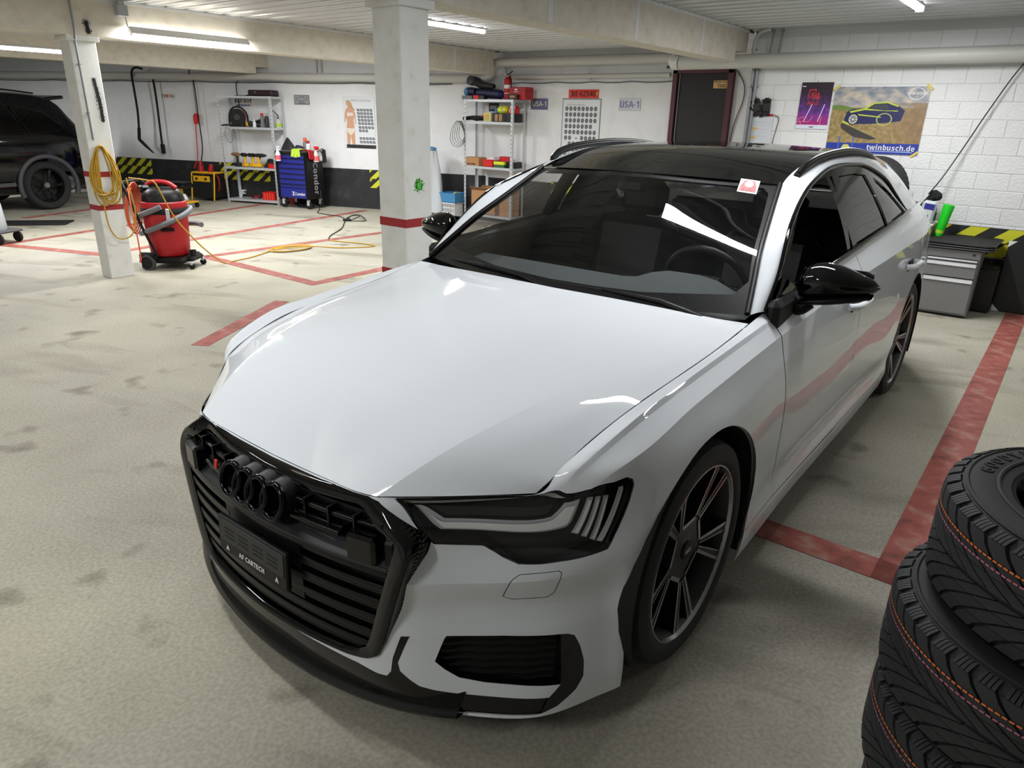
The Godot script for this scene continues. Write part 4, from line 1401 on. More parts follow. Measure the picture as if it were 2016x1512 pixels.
func build_grille(car: Node):
	var gn := Node3D.new()
	gn.name = "grille"
	car.add_child(gn, true)
	gn.set_meta("label", "black single-frame grille with four ring emblem")
	var O := loop_points(GRILLE, 220)
	var inner_half := []
	for p in GRILLE:
		var c := Vector2(0, 0.47)
		inner_half.append(Vector2(p.x * 0.905 if p.y < 0.64 else p.x * 0.90, c.y + (p.y - c.y) * (0.865 if p.y > 0.47 else 0.93)))
	var I := loop_points(inner_half, 220)
	var fr := B.new()
	var g := []
	for k in O.size():
		var o: Vector2 = O[k]
		var i: Vector2 = I[k]
		var m := o.lerp(i, 0.32)
		var q := o.lerp(i, 0.06)
		g.append([Vector3(o.x, o.y, zg(o.x, o.y) - 0.05), Vector3(o.x, o.y, zg(o.x, o.y) + 0.002), Vector3(q.x, q.y, zg(q.x, q.y) + 0.011), Vector3(m.x, m.y, zg(m.x, m.y) + 0.018), Vector3(i.x, i.y, zg(i.x, i.y) + 0.004)])
	fr.sheet(g, Vector3(0, 0, 1), Vector3.ZERO, true)
	var g2 := []
	for k in O.size():
		var i: Vector2 = I[k]
		g2.append([Vector3(i.x, i.y, zg(i.x, i.y) + 0.004), Vector3(i.x * 0.985, 0.47 + (i.y - 0.47) * 0.985, zg(i.x, i.y) - 0.06)])
	fr.sheet(g2, Vector3(0, 0.47, 0), Vector3(-1, -1, 0), true)
	put("grille_frame", fr, mats["gloss_black"], gn)
	var back := B.new()
	var idx := Geometry2D.triangulate_polygon(PackedVector2Array(I))
	for k in range(0, idx.size(), 3):
		var a: Vector2 = I[idx[k]]
		var b: Vector2 = I[idx[k + 1]]
		var c: Vector2 = I[idx[k + 2]]
		back.ftri(Vector3(a.x, a.y, zg(a.x, a.y) - 0.055), Vector3(b.x, b.y, zg(b.x, b.y) - 0.055), Vector3(c.x, c.y, zg(c.x, c.y) - 0.055), Vector3(0, 0, 1))
	put("radiator_screen", back, mats["cavity"], gn)
	# slats: [y, height, depth forward, set back, x from, x to, material]
	var ip := PackedVector2Array(I)
	for d in [[0.655, 0.010, 0.035, -0.012, 0.0, 1.0, "satin_black"], [0.640, 0.006, 0.012, 0.000, 0.0, 1.0, "slat_black"], [0.606, 0.008, 0.035, -0.012, 0.30, 0.66, "satin_black"], [0.600, 0.006, 0.012, 0.0, 0.30, 0.66, "slat_black"], [0.548, 0.006, 0.05, 0.004, 0.0, 1.0, "grille_grey"], [0.535, 0.010, 0.014, 0.004, 0.0, 1.0, "slat_black"], [0.492, 0.008, 0.014, 0.002, 0.36, 1.0, "slat_black"], [0.478, 0.006, 0.012, 0.0, 0.36, 1.0, "satin_black"], [0.444, 0.010, 0.014, 0.002, 0.0, 1.0, "slat_black"], [0.428, 0.006, 0.012, 0.0, 0.40, 1.0, "satin_black"], [0.392, 0.010, 0.014, 0.002, 0.0, 1.0, "slat_black"], [0.376, 0.006, 0.012, 0.0, 0.40, 1.0, "satin_black"], [0.342, 0.010, 0.014, 0.002, 0.0, 1.0, "slat_black"], [0.326, 0.006, 0.012, 0.0, 0.0, 1.0, "satin_black"], [0.298, 0.010, 0.014, 0.0, 0.0, 1.0, "slat_black"], [0.278, 0.008, 0.014, -0.004, 0.0, 1.0, "satin_black"]]:
		var y: float = d[0]
		var hw := 0.0
		for k in I.size():
			var a: Vector2 = I[k]
			var b: Vector2 = I[(k + 1) % I.size()]
			if (a.y - y) * (b.y - y) <= 0 and absf(a.y - b.y) > 1e-6:
				hw = maxf(hw, absf(lerpf(a.x, b.x, (y - a.y) / (b.y - a.y))))
		hw -= 0.002
		for sg in ([1, -1] if d[4] > 0 else [0]):
			var b := B.new()
			var gg := []
			for k in 25:
				var x: float
				if sg == 0:
					x = lerpf(-hw, hw, k / 24.0)
				else:
					x = sg * lerpf(hw * d[4], hw * d[5], k / 24.0)
				var z = zg(x, y) + d[3]
				gg.append([Vector3(x, y + d[1], z - d[2]), Vector3(x, y + d[1], z - 0.002), Vector3(x, y + d[1] - 0.002, z), Vector3(x, y - d[1] + 0.002, z), Vector3(x, y - d[1], z - 0.002), Vector3(x, y - d[1], z - d[2])])
			b.sheet(gg, Vector3(0, y, 0.5), Vector3(0, 1, 0.01))
			put("slat", b, mats[d[6]], gn)
	# matt ledge between the upper and the lower half
	var lg := B.new()
	var lgg := []
	for k in 25:
		var x := lerpf(-0.455, 0.455, k / 24.0)
		lgg.append([Vector3(x, 0.592, zg(x, 0.59) - 0.05), Vector3(x, 0.552, zg(x, 0.55) + 0.004)])
	lg.sheet(lgg, Vector3(0, 1, 0.3))
	put("ledge", lg, mats["grille_grey"], gn)
	# lower blanking panel behind the plate
	var bp := B.new()
	var bpg := []
	for k in 13:
		var x := lerpf(-0.17, 0.17, k / 12.0)
		bpg.append([Vector3(x, 0.535, zg(x, 0.5) + 0.001), Vector3(x, 0.36, zg(x, 0.4) + 0.001)])
	bp.sheet(bpg, Vector3(0, 0, 1))
	put("plate_backing", bp, mats["satin_black"], gn)
	# upright ribs behind the upper slats
	for x in [-0.42, -0.34, -0.26, -0.18, 0.18, 0.26, 0.34, 0.42]:
		put("rib", bbox(Vector3(x, 0.625, zg(x, 0.6) - 0.03), Vector3(0.006, 0.07, 0.04)), mats["satin_black"], gn)
	# emblem rings
	for k in 4:
		var x := -0.093 + 0.062 * k
		var ring := []
		for q in 28:
			var a := TAU * q / 28
			ring.append(Vector3(x + cos(a) * 0.043, 0.632 + sin(a) * 0.043, zg(x, 0.6) + 0.016 + (0.002 if k % 2 == 0 else 0.0) - sin(a) * 0.012))
		put("emblem_ring", btube(ring, 0.0085, 8, true), mats["dark_chrome"], gn)
		var cup := []
		for q in 20:
			var a := TAU * q / 20
			cup.append([Vector3(x + cos(a) * 0.046, 0.632 + sin(a) * 0.046, zg(x, 0.6) + 0.012 - sin(a) * 0.012), Vector3(x + cos(a) * 0.044, 0.645 + sin(a) * 0.044, zg(x, 0.6) - 0.055)])
		var cb := B.new()
		cb.sheet(cup, Vector3(x, 0.64, 0), Vector3(1, 1, 0), true)
		put("emblem_cup", cb, mats["grille_grey"], gn)
	# model badge
	put("badge_bar", bprism([Vector2(-0.012, -0.014), Vector2(0.002, -0.014), Vector2(0.010, 0.014), Vector2(-0.004, 0.014)], 0.004, Transform3D(Basis.IDENTITY, Vector3(-0.208, 0.628, zg(0.2, 0.62) + 0.008))), mats["bright_red"], gn)
	put("badge_text", text_mesh("S6", 0.032, 0.005), mats["dark_chrome"], gn, Transform3D(Basis.IDENTITY, Vector3(-0.172, 0.628, zg(0.17, 0.62) + 0.010)))
	# radar sensors
	for sg in [1, -1]:
		var x = 0.375 * sg
		var sb := B.new()
		sb.box(Vector3(x, 0.592, zg(x, 0.6) - 0.010), Vector3(0.085, 0.075, 0.06), Basis(Vector3.UP, 0.22 * sg), 0.008)
		put("radar_sensor", sb, mats["gloss_black"], gn)
		sb = B.new()
		sb.box(Vector3(x + 0.07 * sg, 0.592, zg(x + 0.07 * sg, 0.6) - 0.018), Vector3(0.03, 0.07, 0.05), Basis(Vector3.UP, 0.3 * sg), 0.006)
		put("sensor_bracket", sb, mats["satin_black"], gn)
	# plate holder
	var px := Transform3D(Basis(Vector3.RIGHT, -0.05), Vector3(0, 0.452, zg(0, 0.45) + 0.022))
	var pn := Node3D.new()
	pn.name = "plate_holder"
	car.add_child(pn, true)
	pn.set_meta("label", "empty black number plate holder with dealer lettering")
	put("plate_base", bbox(Vector3.ZERO, Vector3(0.318, 0.112, 0.016), 0.004), mats["satin_black"], pn, px)
	put("plate_recess", bbox(Vector3(0, 0.015, 0.0085), Vector3(0.296, 0.068, 0.003), 0.001), mats["grille_grey"], pn, px)
	for q in [-0.10, -0.035, 0.035, 0.10]:
		for yy in [0.0, 0.013, 0.026]:
			put("plate_slot", bbox(Vector3(q, yy, 0.0102), Vector3(0.045, 0.003, 0.0012)), mats["cavity"], pn, px)
	put("plate_text", text_mesh("AF CARTECH", 0.0205, 0.001), mats["white"], pn, px * Transform3D(Basis.IDENTITY, Vector3(0, -0.037, 0.0092)))
	for q in [-0.115, 0.115]:
		put("plate_mark", bprism([Vector2(-0.008, -0.007), Vector2(-0.003, -0.007), Vector2(0, 0.0), Vector2(0.003, -0.007), Vector2(0.008, -0.007), Vector2(0.001, 0.008), Vector2(-0.001, 0.008)], 0.001, px * Transform3D(Basis.IDENTITY, Vector3(q, -0.037, 0.0085))), mats["white"], pn)
	# splitter lip under the nose
	var lip := B.new()
	var lgrid := []
	for k in 41:
		var x := lerpf(-0.60, 0.60, k / 40.0)
		var ax := absf(x)
		var z := 0.862 - 0.31 * ax * ax - 0.02 * pow(ax / 0.6, 6)
		var y := 0.108 + 0.03 * pow(ax / 0.6, 3)
		lgrid.append([Vector3(x, y + 0.055, z - 0.012), Vector3(x, y + 0.022, z + 0.012), Vector3(x, y + 0.006, z + 0.026), Vector3(x, y - 0.006, z + 0.024), Vector3(x, y - 0.010, z - 0.06)])
	lip.sheet(lgrid, Vector3(0, 0.12, 0.4), Vector3(0, 1, 0.1))
	put("splitter", lip, mats["gloss_black"], car)

const PILLAR_IN := [Vector3(.748, .955, -.545), Vector3(.712, 1.04, -.67), Vector3(.677, 1.121, -.79), Vector3(.63, 1.2245, -.985), Vector3(.587, 1.332, -1.18), Vector3(.572, 1.405, -1.50), Vector3(.571, 1.434, -1.93), Vector3(.568, 1.434, -2.3), Vector3(.563, 1.412, -2.65), Vector3(.558, 1.392, -2.85), Vector3(.553, 1.367, -3.05), Vector3(.545, 1.33, -3.3), Vector3(.53, 1.25, -3.6), Vector3(.5, 1.12, -3.82)]
const PILLAR_OUT := [Vector3(.780, .962, -.60), Vector3(.765, 1.065, -.73), Vector3(.724, 1.213, -.918), Vector3(.678, 1.304, -1.181), Vector3(.652, 1.355, -1.425), Vector3(.638, 1.386, -1.671), Vector3(.638, 1.386, -1.973), Vector3(.647, 1.367, -2.271), Vector3(.682, 1.296, -2.564), Vector3(.728, 1.203, -2.701), Vector3(.777, 1.106, -2.847), Vector3(.760, 1.108, -3.1), Vector3(.718, 1.106, -3.45), Vector3(.68, 1.10, -3.62)]

func belt_at(z: float) -> Vector3:
	# the belt line at a given z
	var lo := 9.8
	var hi := 18.0
	for k in 30:
		var m := (lo + hi) / 2
		if row_at(0, m).z > z:
			lo = m
		else:
			hi = m
	return row_at(0, lo)

func build_greenhouse(car: Node):
	# pillars and roof edge, body colour
	var P := []
	for k in PILLAR_IN.size():
		var a: Vector3 = PILLAR_IN[k]
		var b: Vector3 = PILLAR_OUT[k]
		var f := 0.014 if k > 0 and k < 12 else 0.006
		var o := Vector3(0.7, 0.7, 0.25).normalized() if k < 4 else Vector3(0.75, 0.65, 0)
		P.append([a, a.lerp(b, 0.33) + o * f, a.lerp(b, 0.68) + o * f, b])
	var st := facing(patch(P, 6, 5), Vector3(0.6, 0.8, 0))
	put("roof_side", st, mats["paint"], car)
	put("roof_side", mirrored(st), mats["paint"], car)
	# black weather strip along the windscreen edge
	for sg in [1, -1]:
		var pts := []
		for k in 5:
			pts.append(PILLAR_IN[k] * Vector3(sg, 1, 1) + Vector3(-0.006 * sg, 0.004, 0.004))
		put("screen_seal", btube(curve(pts, 5), 0.010, 6), mats["satin_black"], car)
	# windscreen
	var W := []
	for k in 5:
		var e: Vector3 = PILLAR_IN[k] + Vector3(-0.008, 0, 0)
		var cf := k / 4.0
		var c := Vector3(0, lerpf(0.925, 1.352, cf) + 0.018 * sin(PI * cf), lerpf(-0.455, -1.035, cf) + 0.028 * sin(PI * cf))
		var line := []
		for q in 5:
			var x := e.x * (q / 4.0)
			var f := pow(q / 4.0, 1.75)
			line.append(Vector3(x, lerpf(c.y, e.y, f), lerpf(c.z, e.z, f)))
		W.append(line)
	var ws := facing(patch(W, 8, 8), Vector3(0.2, 0.7, 0.6))
	put("windscreen", joined(ws, mirrored(ws)), mats["windscreen"], car)
	var border := offset_skin(ws, -0.004)
	var clear := PackedVector2Array([Vector2(-0.1, 0.962), Vector2(0.35, 0.972), Vector2(0.66, 1.0), Vector2(0.685, 1.04), Vector2(0.56, 1.300), Vector2(0.53, 1.318), Vector2(0.10, 1.334), Vector2(-0.1, 1.334)])
	border = cut(border, clear, 2, false)
	put("printed_border", joined(border, mirrored(border)), mats["satin_black"], car)
	# mirror base on the screen, dark band and sticker
	put("camera_housing", bbox(Vector3(0, 1.312, -1.06), Vector3(0.14, 0.05, 0.12), 0.02, Basis(Vector3.RIGHT, 0.62)), mats["satin_black"], car)
	var stc := Transform3D(Basis(Vector3(0.96, -0.09, -0.25).normalized(), Vector3(-0.10, 0.60, -0.79).normalized(), Vector3(0.22, 0.78, 0.58).normalized()).orthonormalized(), Vector3(0.485, 1.324, -1.093))
	sticker(car, stc)
	# roof: front panel and two glass panels
	var R := []
	for k in range(4, 13):
		var e: Vector3 = PILLAR_IN[k] + Vector3(-0.004, 0, 0)
		var rise := [0.02, 0.03, 0.022, 0.022, 0.024, 0.026, 0.03, 0.035, 0.05][k - 4] as float
		var fwd := [0.145, 0.12, 0.05, 0.0, 0.0, 0.0, -0.02, -0.06, -0.1][k - 4] as float
		var line := []
		for q in 5:
			var f := q / 4.0
			var g := 1.0 - f * f
			line.append(Vector3(e.x * f, e.y + rise * g, e.z + fwd * g))
		R.append(line)
	var rf := facing(patch(R, 8, 7), Vector3.UP)
	var cuts := [[0.0, -1.32, "roof_panel"], [-1.325, -2.12, "roof_glass_panel"], [-2.125, -3.0, "roof_glass_panel"], [-3.005, -3.8, "roof_panel"]]
	for c in cuts:
		var q := cut(rf, PackedVector2Array([Vector2(-0.02, c[0] - 0.0), Vector2(1, c[0]), Vector2(1, c[1]), Vector2(-0.02, c[1])]), 3, true)
		put(c[2], joined(q, mirrored(q)), mats["roof_glass"], car)
	var rl := offset_skin(rf, -0.03)
	put("headliner", joined(rl, mirrored(rl)), mats["interior"], car)
	# rear screen and tailgate top
	var T := []
	for k in 5:
		var f := k / 4.0
		T.append([Vector3(0, lerpf(1.30, 1.10, f), lerpf(-3.70, -3.90, f)), Vector3(0.27, lerpf(1.29, 1.10, f), lerpf(-3.68, -3.88, f)), Vector3(0.53, lerpf(1.25, 1.10, f), lerpf(-3.60, -3.83, f))])
	var tg := facing(patch(T, 3, 4), Vector3(0, 0.3, -1))
	put("rear_screen", joined(tg, mirrored(tg)), mats["roof_glass"], car)
	# side windows: a gloss black surround with three openings
	var side := []
	for k in 49:
		var f := k / 48.0
		var idx := f * 10.0
		var i := mini(int(idx), 9)
		var top: Vector3 = curve_at(PILLAR_OUT, i, idx - i)
		var zb := lerpf(-0.60, -2.85, f)
		var bot := belt_at(zb)
		var line := []
		for q in 13:
			var t := q / 12.0
			var p := bot.lerp(top, t)
			p.x += 0.012 * sin(PI * t) - 0.006
			line.append(p)
		side.append(line)
	var sb := B.new()
	sb.sheet(side, Vector3(1, 0.3, 0))
	var front := [Vector2(-0.72, 1.018), Vector2(-0.80, 1.09), Vector2(-0.95, 1.195), Vector2(-1.10, 1.270), Vector2(-1.25, 1.318), Vector2(-1.42, 1.342), Vector2(-1.535, 1.350), Vector2(-1.49, 1.055), Vector2(-1.0, 1.028)]
	var rear := [Vector2(-1.71, 1.345), Vector2(-2.0, 1.345), Vector2(-2.17, 1.332), Vector2(-2.25, 1.092), Vector2(-1.64, 1.068)]
	var quarter := [Vector2(-2.29, 1.315), Vector2(-2.40, 1.285), Vector2(-2.54, 1.22), Vector2(-2.74, 1.115), Vector2(-2.36, 1.10)]
	var sur := sb
	for p in [front, rear, quarter]:
		sur = cut(sur, PackedVector2Array(p), 1, false)
	for sg in [1, -1]:
		put("window_surround", sur if sg > 0 else mirrored(sur), mats["gloss_black"], car)
		if sg < 0:
			put("side_window", mirrored(offset_skin(cut(sb, PackedVector2Array(front), 1, true), -0.008)), mats["windscreen"], car)
		for p in [rear, quarter]:
			var gl := offset_skin(cut(sb, PackedVector2Array(p), 1, true), -0.008)
			put("side_window", gl if sg > 0 else mirrored(gl), mats["privacy_glass"], car)
		# belt moulding
		var bm := []
		for k in 30:
			var z := lerpf(-0.62, -2.86, k / 29.0)
			bm.append(belt_at(z) * Vector3(sg, 1, 1) + Vector3(0.002 * sg, 0.006, 0))
		put("belt_moulding", btube(bm, 0.011, 6), mats["gloss_black"], car)
		# window frame bead round the side glass
		var top := []
		for k in 41:
			var idx := k / 40.0 * 10.0
			var i := mini(int(idx), 9)
			top.append(curve_at(PILLAR_OUT, i, idx - i) * Vector3(sg, 1, 1))
		put("window_bead", btube(top, 0.009, 6), mats["gloss_black"], car)
		put("pillar_cover", btube([Vector3(0.655 * sg, 1.348, -1.60), Vector3(0.735 * sg, 1.20, -1.575), Vector3(0.815 * sg, 1.045, -1.555)], 0.006, 6), mats["dark_chrome"], car)
		# roof rail
		var rail := curve([Vector3(0.605 * sg, 1.362, -1.29), Vector3(0.611 * sg, 1.398, -1.37), Vector3(0.612 * sg, 1.424, -1.55), Vector3(0.612 * sg, 1.438, -1.85), Vector3(0.612 * sg, 1.434, -2.12), Vector3(0.61 * sg, 1.412, -2.40), Vector3(0.605 * sg, 1.370, -2.60)], 6)
		var rb := B.new()
		rb.tube(rail, 0.015, 8)
		put("roof_rail", rb, mats["satin_black"], car)
		var rt := []
		for p in rail:
			rt.append(p + Vector3(0.004 * sg, 0.011, 0))
		put("rail_top", btube(rt, 0.010, 8), mats["rail_metal"], car)

func curve_at(P: Array, i: int, t: float) -> Vector3:
	var p1: Vector3 = P[i]
	var p2: Vector3 = P[i + 1]
	var p0: Vector3 = P[i - 1] if i > 0 else p1 * 2.0 - p2
	var p3: Vector3 = P[i + 2] if i < P.size() - 2 else p2 * 2.0 - p1
	return 0.5 * ((2.0 * p1) + (p2 - p0) * t + (2.0 * p0 - 5.0 * p1 + 4.0 * p2 - p3) * t * t + (3.0 * p1 - p0 - 3.0 * p2 + p3) * t * t * t)

func sticker(car: Node, x: Transform3D):
	var n := Node3D.new()
	n.name = "toll_sticker"
	car.add_child(n, true)
	n.set_meta("label", "red and white square sticker on windscreen")
	put("card", bbox(Vector3.ZERO, Vector3(0.075, 0.075, 0.0008)), mats["white"], n, x)
	put("print", bprism([Vector2(-0.033, -0.03), Vector2(0.033, -0.03), Vector2(0.03, 0.0), Vector2(0.02, 0.03), Vector2(-0.02, 0.03), Vector2(-0.03, 0.0)], 0.0006, x * Transform3D(Basis.IDENTITY, Vector3(0, 0, 0.0004))), mats["bright_red"], n)
	var head := []
	for k in 14:
		head.append(Vector2(cos(TAU * k / 14) * 0.017, 0.010 + sin(TAU * k / 14) * 0.017))
	put("print", bprism(head, 0.0006, x * Transform3D(Basis.IDENTITY, Vector3(0, 0, 0.0009))), mats["white"], n)
	put("print_text", text_mesh("ALDI", 0.018, 0.0006), mats["black"], n, x * Transform3D(Basis.IDENTITY, Vector3(0, -0.022, 0.0012)))

func build_cabin(car: Node):
	# dashboard with binnacle and screen
	var d := B.new()
	var g := []
	for k in 21:
		var x := lerpf(-0.70, 0.70, k / 20.0)
		var hump := 0.055 * exp(-pow((x - 0.36) / 0.19, 4))
		var f := pow(absf(x) / 0.7, 2)
		g.append([Vector3(x, 0.905, -0.56 - 0.06 * f), Vector3(x, 0.925 + hump * 0.5, -0.72 - 0.05 * f), Vector3(x, 0.935 + hump, -0.88), Vector3(x, 0.90 + hump, -0.97), Vector3(x, 0.72, -1.0), Vector3(x, 0.45, -0.95)])
	d.sheet(g, Vector3(0, 0.7, -0.4))
	put("dashboard", d, mats["dash"], car)
	put("dash_screen", bbox(Vector3(0.12, 0.925, -0.865), Vector3(0.20, 0.012, 0.10), 0.004, Basis(Vector3.RIGHT, 0.1)), mats["satin_black"], car)
	# steering wheel
	var sw := Node3D.new()
	sw.name = "steering_wheel"
	car.add_child(sw, true)
	var sx := Transform3D(Basis(Vector3.RIGHT, 0.42), Vector3(0.36, 0.90, -1.10))
	var ring := []
	for k in 28:
		var a := TAU * k / 28
		ring.append(sx * Vector3(cos(a) * 0.185, sin(a) * 0.185, 0))
	put("rim", btube(ring, 0.016, 8, true), mats["leather"], sw)
	put("hub", bbox(Vector3.ZERO, Vector3(0.16, 0.11, 0.04), 0.02), mats["leather"], sw, sx)
	for q in [-1, 1]:
		put("spoke", bbox(Vector3(0.12 * q, 0, 0), Vector3(0.11, 0.035, 0.02), 0.006), mats["leather"], sw, sx)
	put("spoke", bbox(Vector3(0, -0.12, 0), Vector3(0.04, 0.11, 0.02), 0.006), mats["leather"], sw, sx)
	# seats
	for x in [0.37, -0.37]:
		var st := Node3D.new()
		st.name = "front_seat"
		car.add_child(st, true)
		put("cushion", bbox(Vector3(x, 0.42, -1.45), Vector3(0.50, 0.16, 0.50), 0.06, Basis(Vector3.RIGHT, -0.12)), mats["leather"], st)
		put("backrest", bbox(Vector3(x, 0.76, -1.76), Vector3(0.48, 0.62, 0.16), 0.06, Basis(Vector3.RIGHT, -0.25)), mats["leather"], st)
		put("headrest", bbox(Vector3(x, 1.16, -1.87), Vector3(0.27, 0.19, 0.11), 0.045, Basis(Vector3.RIGHT, -0.15)), mats["leather"], st)
	var rs := Node3D.new()
	rs.name = "rear_seat"
	car.add_child(rs, true)
	put("cushion", bbox(Vector3(0, 0.45, -2.35), Vector3(1.30, 0.16, 0.5), 0.06), mats["leather"], rs)
	put("backrest", bbox(Vector3(0, 0.80, -2.68), Vector3(1.30, 0.60, 0.16), 0.06, Basis(Vector3.RIGHT, -0.3)), mats["leather"], rs)
	put("cabin_floor", bbox(Vector3(0, 0.28, -1.9), Vector3(1.6, 0.05, 2.6)), mats["cavity"], car)
	for sg in [1, -1]:
		var tr := B.new()
		tr.box(Vector3(0.80 * sg, 0.70, -1.65), Vector3(0.05, 0.60, 2.1), Basis.IDENTITY, 0.02)
		put("door_trim", tr, mats["interior"], car)

func car_mirrors(car: Node):
	for sg in [1, -1]:
		var n := Node3D.new()
		n.name = "door_mirror"
		car.add_child(n, true)
		# housing: sections along x
		var g := []
		for k in 15:
			var f := k / 14.0
			var x := lerpf(0.815, 1.072, f)
			# front view outline: top and bottom
			var yt := lerpf(1.075, 1.068, f) + 0.052 * sin(PI * minf(pow(f, 0.75) * 1.02, 1.0)) * (1.0 - 0.35 * f)
			var yb := lerpf(0.985, 1.028, f) - 0.008 * sin(PI * f)
			var ym := (yt + yb) / 2
			var hy := (yt - yb) / 2
			var hz := 0.075 * pow(maxf(sin(PI * clampf(f * 0.86 + 0.10, 0, 1)), 0.0), 0.5)
			if k == 0 or k == 14:
				hy *= 0.25
				hz *= 0.3
			var zc := -0.80 - 0.045 * f
			var line := []
			for q in 18:
				var a := TAU * q / 18
				var cz := cos(a)
				line.append(Vector3(x * sg, ym + sin(a) * hy, zc + (cz * hz if cz > 0 else cz * hz * 0.55)))
			g.append(line)
		var b := B.new()
		b.sheet(g, Vector3(0.94 * sg, 1.045, -0.82), Vector3.ONE, false, true)
		put("mirror_cap", b, mats["gloss_black"], n)
		# lower shell and indicator
		var lower := []
		for k in 11:
			var f := k / 10.0
			var x := lerpf(0.83, 1.055, f)
			var y := lerpf(0.972, 1.018, f)
			var line := []
			for q in 12:
				var a := TAU * q / 12
				line.append(Vector3(x * sg, y + sin(a) * 0.018 * (0.35 + 0.65 * sin(PI * clampf(f * 0.8 + 0.12, 0, 1))), -0.80 - 0.03 * f + cos(a) * 0.055 * (0.3 + 0.7 * sin(PI * clampf(f * 0.8 + 0.12, 0, 1)))))
			lower.append(line)
		b = B.new()
		b.sheet(lower, Vector3(0.94 * sg, 0.995, -0.81), Vector3.ONE, false, true)
		put("mirror_base", b, mats["satin_black"], n)
		put("mirror_glass", bbox(Vector3(0.945 * sg, 1.045, -0.868), Vector3(0.20, 0.10, 0.004), 0.001), mats["chrome"], n)
		b = B.new()
		b.tube(curve([Vector3(0.80 * sg, 0.965, -0.79), Vector3(0.835 * sg, 0.950, -0.79), Vector3(0.87 * sg, 0.975, -0.80)], 4), [0.03, 0.03, 0.029, 0.028, 0.028, 0.027, 0.026, 0.025, 0.024], 10)
		put("mirror_arm", b, mats["satin_black"], n)
		# black corner triangle at the foot of the pillar
		put("mirror_triangle", bprism([Vector2(-0.63, 0.965), Vector2(-0.86, 1.005), Vector2(-0.72, 1.06)], 0.01, Transform3D(Basis(Vector3(0, 0, 1), Vector3(0, 1, 0), Vector3(-1, 0, 0)), Vector3(0.80 * sg, 0, 0))), mats["gloss_black"], n)

